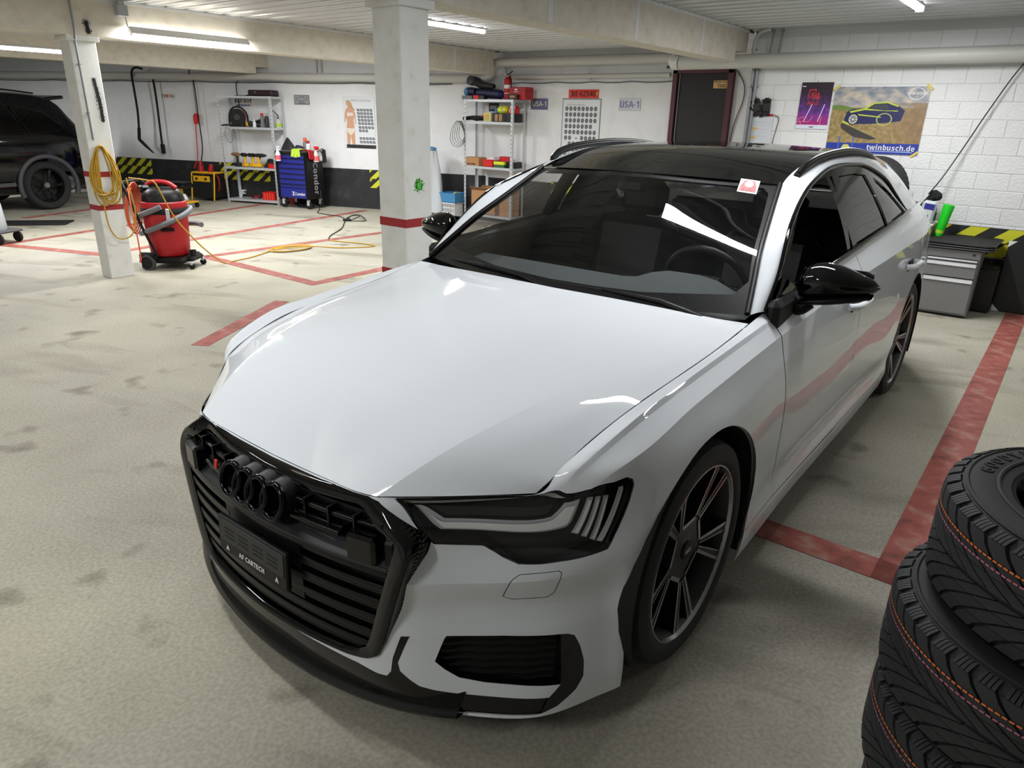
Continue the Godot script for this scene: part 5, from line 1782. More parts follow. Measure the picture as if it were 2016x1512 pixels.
func car_wheel(car: Node, sg: int, z: float):
	var n := Node3D.new()
	n.name = "wheel"
	car.add_child(n, true)
	# local frame: y = outward axis
	var basis := Basis(Vector3(0, 0, -1) * sg, Vector3(sg, 0, 0), Vector3(0, 1, 0)) if sg > 0 else Basis(Vector3(0, 0, 1), Vector3(-1, 0, 0), Vector3(0, 1, 0))
	var x := Transform3D(basis.orthonormalized(), Vector3(0.76 * sg, 0.352, z))
	n.transform = x
	put("tyre", blathe([Vector2(0.255, -0.115), Vector2(0.30, -0.125), Vector2(0.337, -0.115), Vector2(0.350, -0.085), Vector2(0.353, -0.04), Vector2(0.353, 0.04), Vector2(0.350, 0.085), Vector2(0.340, 0.113), Vector2(0.318, 0.124), Vector2(0.295, 0.124), Vector2(0.281, 0.118), Vector2(0.275, 0.11)], 64), mats["rubber"], n)
	put("rim_barrel", blathe([Vector2(0.275, -0.11), Vector2(0.255, -0.08), Vector2(0.250, 0.05), Vector2(0.262, 0.10), Vector2(0.274, 0.112)], 48), mats["dark_grey"], n)
	put("brake_disc", blathe([Vector2(0.06, 0.01), Vector2(0.19, 0.01), Vector2(0.19, -0.02)], 40), mats["grey"], n)
	put("rim_lip", blathe([Vector2(0.268, 0.106), Vector2(0.273, 0.117), Vector2(0.2775, 0.117), Vector2(0.281, 0.111)], 64), mats["polished"], n)
	put("hub", blathe([Vector2(0.0, 0.085), Vector2(0.05, 0.083), Vector2(0.075, 0.072), Vector2(0.08, 0.03)], 32), mats["wheel_grey"], n)
	put("hub_cap", blathe([Vector2(0.0, 0.092), Vector2(0.028, 0.090), Vector2(0.031, 0.083)], 24), mats["satin_black"], n)
	for k in 4:
		var ring := []
		for q in 12:
			var a := TAU * q / 12
			ring.append(Vector3(-0.0135 + 0.009 * k + cos(a) * 0.006, 0.0925, sin(a) * 0.006))
		put("cap_ring", btube(ring, 0.001, 5, true), mats["chrome"], n)
	for k in 5:
		var a0 := TAU * k / 5 + 0.31
		var bolt := Vector3(cos(a0 + 0.628) * 0.056, 0.072, sin(a0 + 0.628) * 0.056)
		put("bolt_hole", blathe([Vector2(0.0, 0.007), Vector2(0.009, 0.008)], 10, Transform3D(Basis.IDENTITY, bolt)), mats["cavity"], n)
		var corner := []
		for e in [-1.0, 1.0]:
			# each arm: a dark bar with machined edges, running from the hub corner out to the rim
			var ah: float = a0 + e * 0.40
			var ar: float = a0 + e * 0.37
			var p0 := Vector3(cos(ah) * 0.108, 0.084, sin(ah) * 0.108)
			var p2 := Vector3(cos(ar) * 0.268, 0.106, sin(ar) * 0.268)
			corner.append(p0)
			var side0 = Vector3(-sin(ah), 0, cos(ah)) * e
			var side2 = Vector3(-sin(ar), 0, cos(ar)) * e
			var gg := []
			for q in 4:
				var f := q / 3.0
				var c := p0.lerp(p2, f)
				var sd = side0.lerp(side2, f).normalized()
				var w := lerpf(0.022, 0.034, f)
				gg.append([c + Vector3(0, -0.04, 0), c, c + sd * w, c + sd * w + Vector3(0, -0.04, 0)])
			var arm := B.new()
			var ed := B.new()
			for q in 3:
				var sd: Vector3 = (gg[q][2] - gg[q][1]).normalized()
				arm.quad(gg[q][0], gg[q + 1][0], gg[q + 1][1], gg[q][1], -sd)
				arm.quad(gg[q][1], gg[q + 1][1], gg[q + 1][2], gg[q][2], Vector3.UP)
				arm.quad(gg[q][2], gg[q + 1][2], gg[q + 1][3], gg[q][3], sd)
				var up := Vector3(0, 0.0015, 0)
				ed.quad(gg[q][1] + up, gg[q + 1][1] + up, gg[q + 1][1] + up + sd * 0.010, gg[q][1] + up + sd * 0.011, Vector3.UP)
				ed.quad(gg[q][2] + up, gg[q + 1][2] + up, gg[q + 1][2] + up - sd * 0.004, gg[q][2] + up - sd * 0.004, Vector3.UP)
			put("spoke", arm, mats["wheel_grey"], n)
			put("spoke_edge", ed, mats["polished"], n)
		# machined bridge joining the two arms near the hub
		var rad := Vector3(cos(a0), 0, sin(a0))
		var bg := B.new()
		var up2 := Vector3(0, 0.0015, 0)
		bg.quad(corner[0] + up2, corner[1] + up2, corner[1] + up2 - rad * 0.013, corner[0] + up2 - rad * 0.013, Vector3.UP)
		bg.quad(corner[0] + up2, corner[1] + up2, corner[1] - Vector3(0, 0.03, 0), corner[0] - Vector3(0, 0.03, 0), rad)
		put("spoke_bridge", bg, mats["polished"], n)
		# web between neighbouring pairs, from hub to the fork
		var aw := a0 + 0.628
		var web := B.new()
		web.quad(Vector3(cos(a0 + 0.40) * 0.108, 0.083, sin(a0 + 0.40) * 0.108), Vector3(cos(a0 + 0.857) * 0.108, 0.083, sin(a0 + 0.857) * 0.108), Vector3(cos(aw + 0.35) * 0.05, 0.082, sin(aw + 0.35) * 0.05), Vector3(cos(aw - 0.35) * 0.05, 0.082, sin(aw - 0.35) * 0.05), Vector3.UP)
		web.quad(Vector3(cos(a0 + 0.40) * 0.097, 0.0825, sin(a0 + 0.40) * 0.097), Vector3(cos(a0 - 0.40) * 0.097, 0.0825, sin(a0 - 0.40) * 0.097), Vector3(cos(a0 - 0.5) * 0.05, 0.082, sin(a0 - 0.5) * 0.05), Vector3(cos(a0 + 0.5) * 0.05, 0.082, sin(a0 + 0.5) * 0.05), Vector3.UP)
		put("hub_web", web, mats["wheel_grey"], n)

# ---------------------------------------------------------------- everything that stands, hangs or lies about
func on_shelf_wall(s: float, y: float, d: float, turn := 0.0) -> Transform3D:
	return frame_shelf_wall() * at3(s, y, d, turn)
func on_door_wall(x: float, y: float, d: float, turn := 0.0) -> Transform3D:
	return frame_door_wall() * at3(x, y, d, turn)
func on_block_wall(x: float, y: float, d: float, turn := 0.0) -> Transform3D:
	return frame_block_wall() * at3(x, y, d, turn)

func build_props():
	winter_tyres()
	suv()
	vacuum()
	column_cable()
	floor_cords()
	wall_hoses()
	charger()
	creeper_stool()
	pressure_washer()
	shelf_with_tools()
	tool_trolley()
	shelf_with_boxes()
	plates_and_posters()
	block_wall_things()
	cabinet_corner()

# ---- winter tyres stacked beside the car
func winter_tyres():
	var r := 0.338
	var w := 0.222
	var spots := [[1.775, 0.17, 0.055, true], [1.75, 0.20, 0.285, true], [1.742, 0.19, 0.51, false], [1.782, 0.15, 0.735, false]]
	var labels := ["winter tyre on its rim, lowest of the stack beside white car", "winter tyre on its rim, second from floor in the stack", "winter tyre with orange tread lines, just below the top one", "winter tyre on its rim with grey rub mark, topmost of stack"]
	# shared meshes
	var carcass := blathe([Vector2(0.212, -0.085), Vector2(0.225, -0.105), Vector2(0.255, -0.111), Vector2(0.290, -0.111), Vector2(0.312, -0.104), Vector2(0.323, -0.094), Vector2(0.3285, -0.080), Vector2(0.331, -0.05), Vector2(0.3315, 0.0), Vector2(0.331, 0.05), Vector2(0.3285, 0.080), Vector2(0.323, 0.094), Vector2(0.312, 0.104), Vector2(0.290, 0.111), Vector2(0.255, 0.111), Vector2(0.225, 0.105), Vector2(0.212, 0.085)], 96).mesh()
	var blocks := tread_blocks().mesh()
	var ridge := blathe([Vector2(0.243, 0.1115), Vector2(0.247, 0.1135), Vector2(0.251, 0.1115)], 80).mesh()
	var ridge2 := blathe([Vector2(0.296, 0.109), Vector2(0.300, 0.112), Vector2(0.305, 0.109)], 80).mesh()
	var lines := []
	for q in [[0.046, 0.0018], [0.061, 0.0020]]:
		# a dashed dye line round the tread
		var b := B.new()
		for k in 190:
			var a0 := TAU * k / 190.0
			var a1 := TAU * (k + 0.72) / 190.0
			var g := []
			for a in [a0, a1]:
				g.append([Vector3(cos(a) * 0.3392, q[0] - q[1], sin(a) * 0.3392), Vector3(cos(a) * 0.3392, q[0] + q[1], sin(a) * 0.3392)])
			b.sheet(g, Vector3.ZERO, Vector3(1, 0, 1))
		lines.append(b.mesh())
	var rim := blathe([Vector2(0.205, -0.09), Vector2(0.19, -0.07), Vector2(0.185, 0.04), Vector2(0.20, 0.075), Vector2(0.216, 0.10), Vector2(0.222, 0.101), Vector2(0.218, 0.092)], 64).mesh()
	var disc := blathe([Vector2(0.0, 0.03), Vector2(0.07, 0.035), Vector2(0.19, 0.02), Vector2(0.19, 0.0)], 48).mesh()
	for k in 4:
		var sp = spots[k]
		var t := thing("winter_tyre", labels[k], "tyre", Transform3D(Basis(Vector3.UP, 0.7 * k), Vector3(sp[0], sp[2] + w / 2 - 0.055, sp[1])), "stacked winter tyres")
		put("carcass", carcass, mats["rubber"], t)
		put("tread_blocks", blocks, mats["tyre_tread"], t)
		put("sidewall_ridge", ridge, mats["rubber"], t)
		put("sidewall_ridge", ridge2, mats["rubber"], t)
		put("tread_line", lines[0], mats["line_pink"], t)
		put("tread_line", lines[1], mats["line_orange"], t)
		put("rim", rim, mats["dark_chrome"], t)
		put("rim_disc", disc, mats["wheel_grey"], t)
		if k == 3:
			var a := 2.52 - 0.7 * k
			var word := "GOODYEAR"
			for c in word.length():
				var ang := -3.05 - 0.7 * 3.0 * 0.0 + c * 0.115
				var lt := text_mesh(word[c], 0.034, 0.003)
				var x := Transform3D(Basis(Vector3.UP, -ang - PI / 2) * Basis(Vector3.RIGHT, -PI / 2), Vector3(cos(ang) * 0.272, 0.1118, sin(ang) * 0.272))
				put("sidewall_letter", lt, mats["rubber"], t, Transform3D(Basis(Vector3.UP, -0.7 * k), Vector3.ZERO) * x)

func tread_blocks() -> B:
	# directional winter tread: slanted ribs running up from the centre to the shoulders, cut by dark grooves, notched at the shoulder
	var b := B.new()
	var n := 44
	for k in n:
		for side in [-1.0, 1.0]:
			var a0 := TAU * (k + (0.5 if side > 0 else 0.0)) / n
			var da := TAU / n
			# rib from centre (y small) to shoulder; two blocks per rib with a thin gap
			for seg in [[0.004, 0.030, 0.86], [0.0315, 0.062, 0.84], [0.0635, 0.092, 0.80]]:
				var rows := []
				for q in 3:
					var y: float = lerpf(seg[0], seg[1], q / 2.0)
					var lag := 3.1 * da * (1.0 - pow(1.0 - y / 0.1, 1.6))
					var rad := 0.3385 - 0.0028 * pow(y / 0.085, 4) * (1.0 + 0.5 * maxf(y - 0.085, 0.0) * 100.0)
					var line := []
					for e in 3:
						var a: float = a0 + lag + da * seg[2] * (e / 2.0)
						line.append(Vector3(cos(a) * rad, y * side, sin(a) * rad))
					rows.append(line)
				b.sheet(rows, Vector3.ZERO, Vector3(1, 0.2, 1))
				# walls down to the groove floor
				for e in [0, 2]:
					for q in 2:
						var p0: Vector3 = rows[q][e]
						var p1: Vector3 = rows[q + 1][e]
						var f := Vector3(0.974, 1, 0.974)
						b.quad(p0, p1, p1 * f, p0 * f, (p0 - rows[q][1]))
				for q in [0, 2]:
					for e in 2:
						var p0: Vector3 = rows[q][e]
						var p1: Vector3 = rows[q][e + 1]
						var f := Vector3(0.974, 1, 0.974)
						b.quad(p0, p1, p1 * f, p0 * f, Vector3(0, (-1.0 if q == 0 else 1.0) * side, 0))
			# shoulder lug with sipes
			var ys := [0.094, 0.101, 0.107]
			var rs := [0.331, 0.322, 0.309]
			for m in 4:
				var lug := []
				for q in 3:
					var line := []
					for e in 2:
						var a: float = a0 + 3.0 * da + da * (0.06 + 0.18 * m + 0.14 * e)
						line.append(Vector3(cos(a) * (rs[q] + 0.003), ys[q] * side, sin(a) * (rs[q] + 0.003)))
					lug.append(line)
				b.sheet(lug, Vector3.ZERO, Vector3(1, 1, 1))
				for e in 2:
					for q in 2:
						var p0: Vector3 = lug[q][e]
						var p1: Vector3 = lug[q + 1][e]
						b.quad(p0, p1, p1 * 0.985, p0 * 0.985, lug[0][e] - lug[0][1 - e])
	return b

# ---- the dark SUV in the far bay: local x to its tail, y up, z out of the side we see
func suv():
	var zx := Vector3(0.985, 0, -0.17).normalized()
	var xx := Vector3(-0.17, 0, -0.985).normalized()
	var t := thing("suv_car", "dark blue black SUV parked in the far bay", "car", Transform3D(Basis(xx, Vector3.UP, zx), Vector3(-11.25, 0, -2.78)))
	# body sections along x: [x, sill y, belt y, belt half-width offset, roof y, roof inset]
	var secs := [[-3.86, 0.45, 0.78, 0.30, 0.80, 0.34], [-3.75, 0.32, 0.90, 0.10, 0.92, 0.16], [-3.3, 0.28, 1.02, 0.01, 1.05, 0.10], [-2.5, 0.26, 1.08, 0.0, 1.12, 0.10], [-2.2, 0.26, 1.09, 0.0, 1.20, 0.14], [-1.7, 0.26, 1.09, 0.0, 1.58, 0.24], [-1.2, 0.26, 1.09, 0.0, 1.70, 0.26], [-0.5, 0.26, 1.10, 0.0, 1.73, 0.26], [0.1, 0.26, 1.11, 0.0, 1.71, 0.27], [0.45, 0.28, 1.11, 0.01, 1.64, 0.28], [0.62, 0.32, 1.10, 0.03, 1.40, 0.22], [0.78, 0.38, 1.08, 0.07, 1.12, 0.12], [0.90, 0.42, 1.00, 0.16, 1.02, 0.2], [0.95, 0.48, 0.92, 0.3, 0.94, 0.34]]
	var W := 1.9
	var g := []
	for s in secs:
		var row := []
		for m in [1.0, -1.0]:
			var half := [Vector3(s[0], s[1], -0.12), Vector3(s[0], s[1] + 0.06, -0.03 - s[3]), Vector3(s[0], lerpf(s[1], s[2], 0.45), 0.0 - s[3]), Vector3(s[0], lerpf(s[1], s[2], 0.82), 0.005 - s[3]), Vector3(s[0], s[2], -0.03 - s[3]), Vector3(s[0], lerpf(s[2], s[4], 0.5), lerpf(-0.04 - s[3], -s[5], 0.42)), Vector3(s[0], lerpf(s[2], s[4], 0.92), -s[5]), Vector3(s[0], s[4], -s[5] - 0.10)]
			if m < 0:
				half.reverse()
				for h in half:
					row.append(Vector3(h.x, h.y, -W - h.z))
			else:
				row.append_array(half)
		g.append(row)
	var gg := []
	# smooth along x
	for i in g.size() - 1:
		for q in 4:
			var row := []
			for j in g[0].size():
				row.append(curve_at_list(g, i, j, q / 4.0))
			gg.append(row)
	gg.append(g[g.size() - 1])
	var body := B.new()
	body.sheet(gg, Vector3(-1.4, 0.8, -W / 2), Vector3(0.2, 1, 1), false, true)
	# openings for the wheels on both sides
	var bodycut := B.new()
	bodycut.v = body.v
	bodycut.n = body.n
	bodycut.t = body.t
	for wx in [0.0, -2.93]:
		bodycut = cut_xy(bodycut, wx, 0.37, 0.415)
	put("body_shell", bodycut, mats["suv_black"], t)
	for wx in [0.0, -2.93]:
		for sd in [0.0, 1.0]:
			var z0: float = -0.006 if sd == 0.0 else -W + 0.006
			var ring := []
			for k in 21:
				var a := lerpf(-0.35, PI + 0.35, k / 20.0)
				ring.append(Vector3(wx + cos(a) * 0.44, 0.37 + sin(a) * 0.44, z0))
			put("arch_trim", btube(ring, 0.038, 6), mats["arch_grey"], t)
			var wn := Node3D.new()
			wn.name = "wheel"
			t.add_child(wn, true)
			wn.transform = Transform3D(Basis(Vector3.RIGHT, PI / 2 * (1.0 if sd == 0.0 else -1.0)), Vector3(wx, 0.37, -0.15 if sd == 0.0 else -W + 0.15))
			put("tyre", blathe([Vector2(0.25, -0.1), Vector2(0.33, -0.115), Vector2(0.362, -0.09), Vector2(0.369, 0.0), Vector2(0.362, 0.09), Vector2(0.335, 0.115), Vector2(0.275, 0.11), Vector2(0.255, 0.09)], 40), mats["rubber"], wn)
			put("rim", blathe([Vector2(0.262, 0.085), Vector2(0.25, 0.10), Vector2(0.24, 0.06), Vector2(0.23, -0.06), Vector2(0.0, -0.06)], 40), mats["black"], wn)
			put("hub", blathe([Vector2(0, 0.085), Vector2(0.035, 0.083), Vector2(0.05, 0.06)], 20), mats["grey"], wn)
			for q in 5:
				for e in [-0.12, 0.12]:
					var a: float = TAU * q / 5 + e
					var d := Vector3(cos(a), 0, sin(a))
					var sdv := Vector3(-sin(a), 0, cos(a))
					var sb := B.new()
					sb.box(d * 0.145 + Vector3(0, 0.068, 0) - sdv * e * 0.12, Vector3(0.20, 0.03, 0.028), Basis(d, Vector3.UP, sdv), 0.006)
					put("spoke", sb, mats["gloss_black"], wn)
	# glass, door lines, tail light, spoiler, aerial
	for w in [[-0.15, 0.42, 0], [-1.05, -0.22, 1], [-1.75, -1.12, 2]]:
		var poly := []
		if w[2] == 0:
			poly = [Vector2(-0.14, 1.14), Vector2(0.30, 1.17), Vector2(0.40, 1.24), Vector2(0.18, 1.46), Vector2(-0.20, 1.56), Vector2(-0.28, 1.56)]
		elif w[2] == 1:
			poly = [Vector2(-1.02, 1.13), Vector2(-0.20, 1.14), Vector2(-0.34, 1.56), Vector2(-1.0, 1.58)]
		else:
			poly = [Vector2(-1.95, 1.12), Vector2(-1.08, 1.13), Vector2(-1.06, 1.58), Vector2(-1.45, 1.55)]
		put("side_window", bprism(poly, 0.012, Transform3D(Basis(Vector3.RIGHT, -0.34), Vector3(0, 0.07, 0.345))), mats["suv_glass"], t)
		put("window_trim", btube(poly_path(poly, Transform3D(Basis(Vector3.RIGHT, -0.34), Vector3(0, 0.07, 0.352))), 0.008, 5, true), mats["satin_black"], t)
	put("tail_light", bbox(Vector3(0.80, 0.98, -0.16), Vector3(0.16, 0.14, 0.2), 0.04, Basis(Vector3.UP, 0.9)), mats["tail_red"], t)
	put("roof_spoiler", bbox(Vector3(0.52, 1.66, -0.95), Vector3(0.34, 0.05, 1.2), 0.02, Basis(Vector3.BACK, 0.12)), mats["suv_black"], t)
	put("aerial_fin", bprism([Vector2(-0.08, 0), Vector2(0.06, 0), Vector2(0.03, 0.07), Vector2(0.0, 0.07)], 0.02, Transform3D(Basis.IDENTITY, Vector3(-0.35, 1.725, -0.95))), mats["suv_black"], t)
	put("roof_rail", btube(curve([Vector3(-1.5, 1.62, -0.32), Vector3(-1.2, 1.73, -0.33), Vector3(-0.4, 1.765, -0.33), Vector3(0.2, 1.72, -0.33)], 5), 0.014, 6), mats["satin_black"], t)
	put("door_handle", bbox(Vector3(-0.62, 1.0, 0.012), Vector3(0.2, 0.03, 0.03), 0.01), mats["suv_black"], t)
	put("side_moulding", bbox(Vector3(-1.45, 0.42, 0.012), Vector3(1.9, 0.06, 0.03), 0.01), mats["arch_grey"], t)

func poly_path(p: Array, x: Transform3D) -> Array:
	var o := []
	for q in p:
		o.append(x * Vector3(q.x, q.y, 0))
	return o
func curve_at_list(g: Array, i: int, j: int, t: float) -> Vector3:
	var p1: Vector3 = g[i][j]
	var p2: Vector3 = g[i + 1][j]
	var p0: Vector3 = g[i - 1][j] if i > 0 else p1 * 2.0 - p2
	var p3: Vector3 = g[i + 2][j] if i < g.size() - 2 else p2 * 2.0 - p1
	return 0.5 * ((2.0 * p1) + (p2 - p0) * t + (2.0 * p0 - 5.0 * p1 + 4.0 * p2 - p3) * t * t + (3.0 * p1 - p0 - 3.0 * p2 + p3) * t * t * t)
func cut_xy(s: B, cx: float, cy: float, r: float) -> B:
	var p := PackedVector2Array()
	for k in 33:
		var a := lerpf(-0.3, PI + 0.3, k / 32.0)
		p.append(Vector2(cx + cos(a) * r, cy + sin(a) * r))
	p.append(Vector2(cx - r * 0.93, -0.2))
	p.append(Vector2(cx + r * 0.93, -0.2))
	return cut(s, p, 2, false)

# ---- red workshop vacuum on its trolley
func vacuum():
	var t := thing("workshop_vacuum", "red drum workshop vacuum with grey hose on black trolley", "vacuum", Transform3D(Basis(Vector3.UP, 0.0), Vector3(-5.83, 0, -1.86)))
	# axis towards the castor
	var d := Vector3(0.30, 0, -0.22).normalized()
	var s := Vector3(-d.z, 0, d.x)
	var c := Vector3(0.0, 0, 0.0)
	put("drum", blathe([Vector2(0.0, 0.13), Vector2(0.175, 0.13), Vector2(0.19, 0.16), Vector2(0.205, 0.36), Vector2(0.212, 0.545), Vector2(0.208, 0.56)], 40), mats["red"], t)
	put("drum_band", blathe([Vector2(0.212, 0.555), Vector2(0.221, 0.565), Vector2(0.221, 0.605), Vector2(0.214, 0.615)], 40), mats["matt_black"], t)
	put("lid_ring", blathe([Vector2(0.216, 0.61), Vector2(0.220, 0.62), Vector2(0.212, 0.665), Vector2(0.200, 0.675)], 40), mats["red"], t)
	put("motor_lid", blathe([Vector2(0.203, 0.67), Vector2(0.195, 0.72), Vector2(0.165, 0.775), Vector2(0.12, 0.80), Vector2(0.0, 0.805)], 40), mats["satin_black"], t)
	put("grip", btube(curve([d * -0.17 + Vector3(0, 0.79, 0), d * -0.10 + Vector3(0, 0.85, 0), d * 0.06 + Vector3(0, 0.85, 0), d * 0.15 + Vector3(0, 0.80, 0)], 6), 0.024, 8), mats["red"], t)
	put("switch_cap", bbox(d * -0.16 + s * 0.04 + Vector3(0, 0.80, 0), Vector3(0.10, 0.05, 0.10), 0.02), mats["satin_black"], t)
	put("latch", bbox((d * 0.55 + s * 0.85).normalized() * 0.226 + Vector3(0, 0.555, 0), Vector3(0.035, 0.12, 0.02), 0.006, Basis(Vector3.UP, atan2((d * 0.55 + s * 0.85).x, (d * 0.55 + s * 0.85).z))), mats["galvanised"], t)
	put("drum_handle", bbox((d * 0.45 + s * 0.85).normalized() * 0.222 + Vector3(0, 0.41, 0), Vector3(0.13, 0.03, 0.035), 0.008, Basis(Vector3.UP, atan2((d * 0.45 + s * 0.85).x, (d * 0.45 + s * 0.85).z))), mats["satin_black"], t)
	# grey hose wound twice round the drum
	var hose := []
	for k in 70:
		var f := k / 69.0
		var a := 0.6 + f * TAU * 1.72
		var y := lerpf(0.64, 0.34, f) + 0.075 * sin(a + 2.6)
		var r := 0.245 if f < 0.86 else 0.245 + (f - 0.86) * 0.6
		hose.append(Vector3(cos(a) * r, y, sin(a) * r))
	put("hose", btube(hose, 0.027, 10), mats["grey"], t)
	# trolley: base pan, big wheels, castors, handle
	var base := B.new()
	base.box(Vector3(0, 0.095, 0), Vector3(0.46, 0.06, 0.44), Basis(d, Vector3.UP, s), 0.025)
	base.box(d * 0.24 + Vector3(0, 0.10, 0), Vector3(0.10, 0.05, 0.26), Basis(d, Vector3.UP, s), 0.02)
	put("trolley_base", base, mats["satin_black"], t)
	for e in [-1.0, 1.0]:
		var wc: Vector3 = d * -0.13 + s * (0.24 * e) + Vector3(0, 0.078, 0)
		var ax := Transform3D(Basis(d, s * e, -Vector3.UP * e), wc)
		var wn := Node3D.new()
		wn.name = "trolley_wheel"
		t.add_child(wn, true)
		put("tread", blathe([Vector2(0.060, -0.02), Vector2(0.078, -0.018), Vector2(0.078, 0.018), Vector2(0.060, 0.02)], 28, ax), mats["arch_grey"], wn)
		put("disc", blathe([Vector2(0.0, 0.016), Vector2(0.02, 0.018), Vector2(0.062, 0.010), Vector2(0.062, -0.01), Vector2(0.0, -0.012)], 28, ax), mats["matt_black"], wn)
		put("wheel_housing", bbox(wc + Vector3(0, 0.055, 0) - s * (0.025 * e), Vector3(0.19, 0.09, 0.05), 0.03, Basis(d, Vector3.UP, s)), mats["satin_black"], t)
		var cc: Vector3 = d * 0.27 + s * (0.13 * e) + Vector3(0, 0.032, 0)
		var cn := Node3D.new()
		cn.name = "castor"
		t.add_child(cn, true)
		var cx := Transform3D(Basis(d, s, -Vector3.UP), cc)
		put("castor_wheel", blathe([Vector2(0.0, 0.012), Vector2(0.026, 0.013), Vector2(0.032, 0.008), Vector2(0.032, -0.008), Vector2(0.026, -0.013), Vector2(0.0, -0.012)], 20, cx), mats["matt_black"], cn)
		put("castor_fork", bbox(cc + Vector3(0, 0.03, 0), Vector3(0.03, 0.035, 0.04), 0.005, Basis(d, Vector3.UP, s)), mats["galvanised"], cn)
	var hp := []
	for e in [-1.0, 1.0]:
		var leg := [d * -0.02 + s * (0.235 * e) + Vector3(0, 0.14, 0), d * -0.14 + s * (0.235 * e) + Vector3(0, 0.45, 0), d * -0.245 + s * (0.22 * e) + Vector3(0, 0.76, 0), d * -0.31 + s * (0.17 * e) + Vector3(0, 0.86, 0)]
		put("handle_leg", btube(curve(leg, 6), 0.014, 8), mats["satin_black"], t)
	put("handle_bar", btube([d * -0.31 + s * -0.17 + Vector3(0, 0.86, 0), d * -0.31 + s * 0.17 + Vector3(0, 0.86, 0)], 0.015, 8), mats["satin_black"], t)
	put("accessory_cup", blathe([Vector2(0.0, 0.10), Vector2(0.03, 0.10), Vector2(0.034, 0.18), Vector2(0.028, 0.18), Vector2(0.026, 0.11)], 16, Transform3D(Basis.IDENTITY, d * 0.245 + s * 0.02)), mats["matt_black"], t)
	# orange mains lead hung on the handle
	var o := thing("orange_extension_lead", "orange mains cord looped over the red vacuum", "cord")
	var base_at := Vector3(-5.83, 0, -1.86) + d * -0.27 + s * 0.10
	for q in 5:
		var loop := []
		for k in 26:
			var a := TAU * k / 26
			loop.append(base_at + s * (sin(a) * (0.085 + 0.012 * q)) + d * (0.012 * q - 0.03 + 0.02 * cos(a)) + Vector3(0, 0.60 + cos(a) * (0.20 + 0.014 * q), 0))
		put("cord_loop", btube(loop, 0.0065, 6, true), mats["orange"], o)
	put("cord_tail", btube(curve([base_at + Vector3(0.02, 0.80, 0.0), base_at + d * 0.07 + s * 0.16 + Vector3(0, 0.74, 0), base_at + d * 0.10 + s * 0.19 + Vector3(0, 0.45, 0), base_at + d * 0.11 + s * 0.20 + Vector3(0, 0.16, 0), base_at + d * 0.10 + s * 0.20 + Vector3(0, 0.09, 0)], 6), 0.0065, 6), mats["orange"], o)
	put("plug", bbox(base_at + d * 0.09 + s * 0.20 + Vector3(0, 0.06, 0), Vector3(0.03, 0.06, 0.03), 0.008), mats["white"], o)

# ---- yellow cable on the far column
func column_cable():
	var t := thing("yellow_cable_coil", "yellow cable coil hanging on the far white column", "cable")
	put("hook", btube([Vector3(-5.652, 1.22, -1.24), Vector3(-5.615, 1.205, -1.24), Vector3(-5.612, 1.23, -1.24)], 0.006, 6), mats["conduit"], t)
	var rng := RandomNumberGenerator.new()
	rng.seed = 31
	for k in 9:
		var w := rng.randf_range(0.075, 0.14)
		var h := rng.randf_range(0.21, 0.27)
		var top := Vector3(-5.632 + 0.018 * rng.randf(), 1.222, -1.245)
		var lean := rng.randf_range(-0.03, 0.05)
		var loop := []
		for q in 30:
			var a := TAU * q / 30
			var f := (1.0 - cos(a)) / 2.0
			loop.append(top + Vector3(0.012 * sin(a * 2.0 + k) + 0.01 * k / 9.0, -f * h * 2.0, sin(a) * w * (0.55 + 0.6 * f) - lean * f * 1.5))
		put("cable_loop", btube(loop, 0.0062, 6, true), mats["cord_yellow"], t)
	var tail := curve([Vector3(-5.63, 1.20, -1.22), Vector3(-5.62, 0.85, -1.20), Vector3(-5.62, 0.55, -1.20), Vector3(-5.61, 0.41, -1.24), Vector3(-5.60, 0.375, -1.31), Vector3(-5.59, 0.42, -1.40), Vector3(-5.60, 0.62, -1.46), Vector3(-5.63, 0.93, -1.44)], 6)
	put("cable_tail", btube(tail, 0.0062, 6), mats["cord_yellow"], t)
	# thin grey conduit up the column, ending at the hook
	var c := thing("column_conduit", "thin grey conduit running up the far column", "conduit")
	put("tube", btube([Vector3(-5.638, 1.27, -1.21), Vector3(-5.638, 2.08, -1.205), Vector3(-5.60, 2.15, -1.20), Vector3(-5.60, 2.42, -1.20)], 0.009, 6), mats["conduit"], c)
	for y in [1.5, 1.9]:
		put("clip", bbox(Vector3(-5.643, y, -1.208), Vector3(0.012, 0.01, 0.03)), mats["conduit"], c)
	var j := thing("junction_box", "grey junction box on beam above the far column", "junction box")
	put("case", bbox(Vector3(-5.575, 2.36, -1.61), Vector3(0.06, 0.095, 0.10), 0.006), mats["light_grey"], j)
	put("lid", bbox(Vector3(-5.543, 2.36, -1.61), Vector3(0.008, 0.088, 0.092), 0.003), mats["light_grey"], j)
	for z in [-1.585, -1.635]:
		put("gland", btube([Vector3(-5.575, 2.40, z), Vector3(-5.575, 2.43, z)], 0.010, 8), mats["light_grey"], j)
	put("lamp_lead", btube(curve([Vector3(-5.575, 2.315, -1.64), Vector3(-5.57, 2.25, -1.645), Vector3(-5.57, 2.21, -1.66), Vector3(-5.57, 2.20, -1.70)], 4), 0.005, 6), mats["conduit"], j)

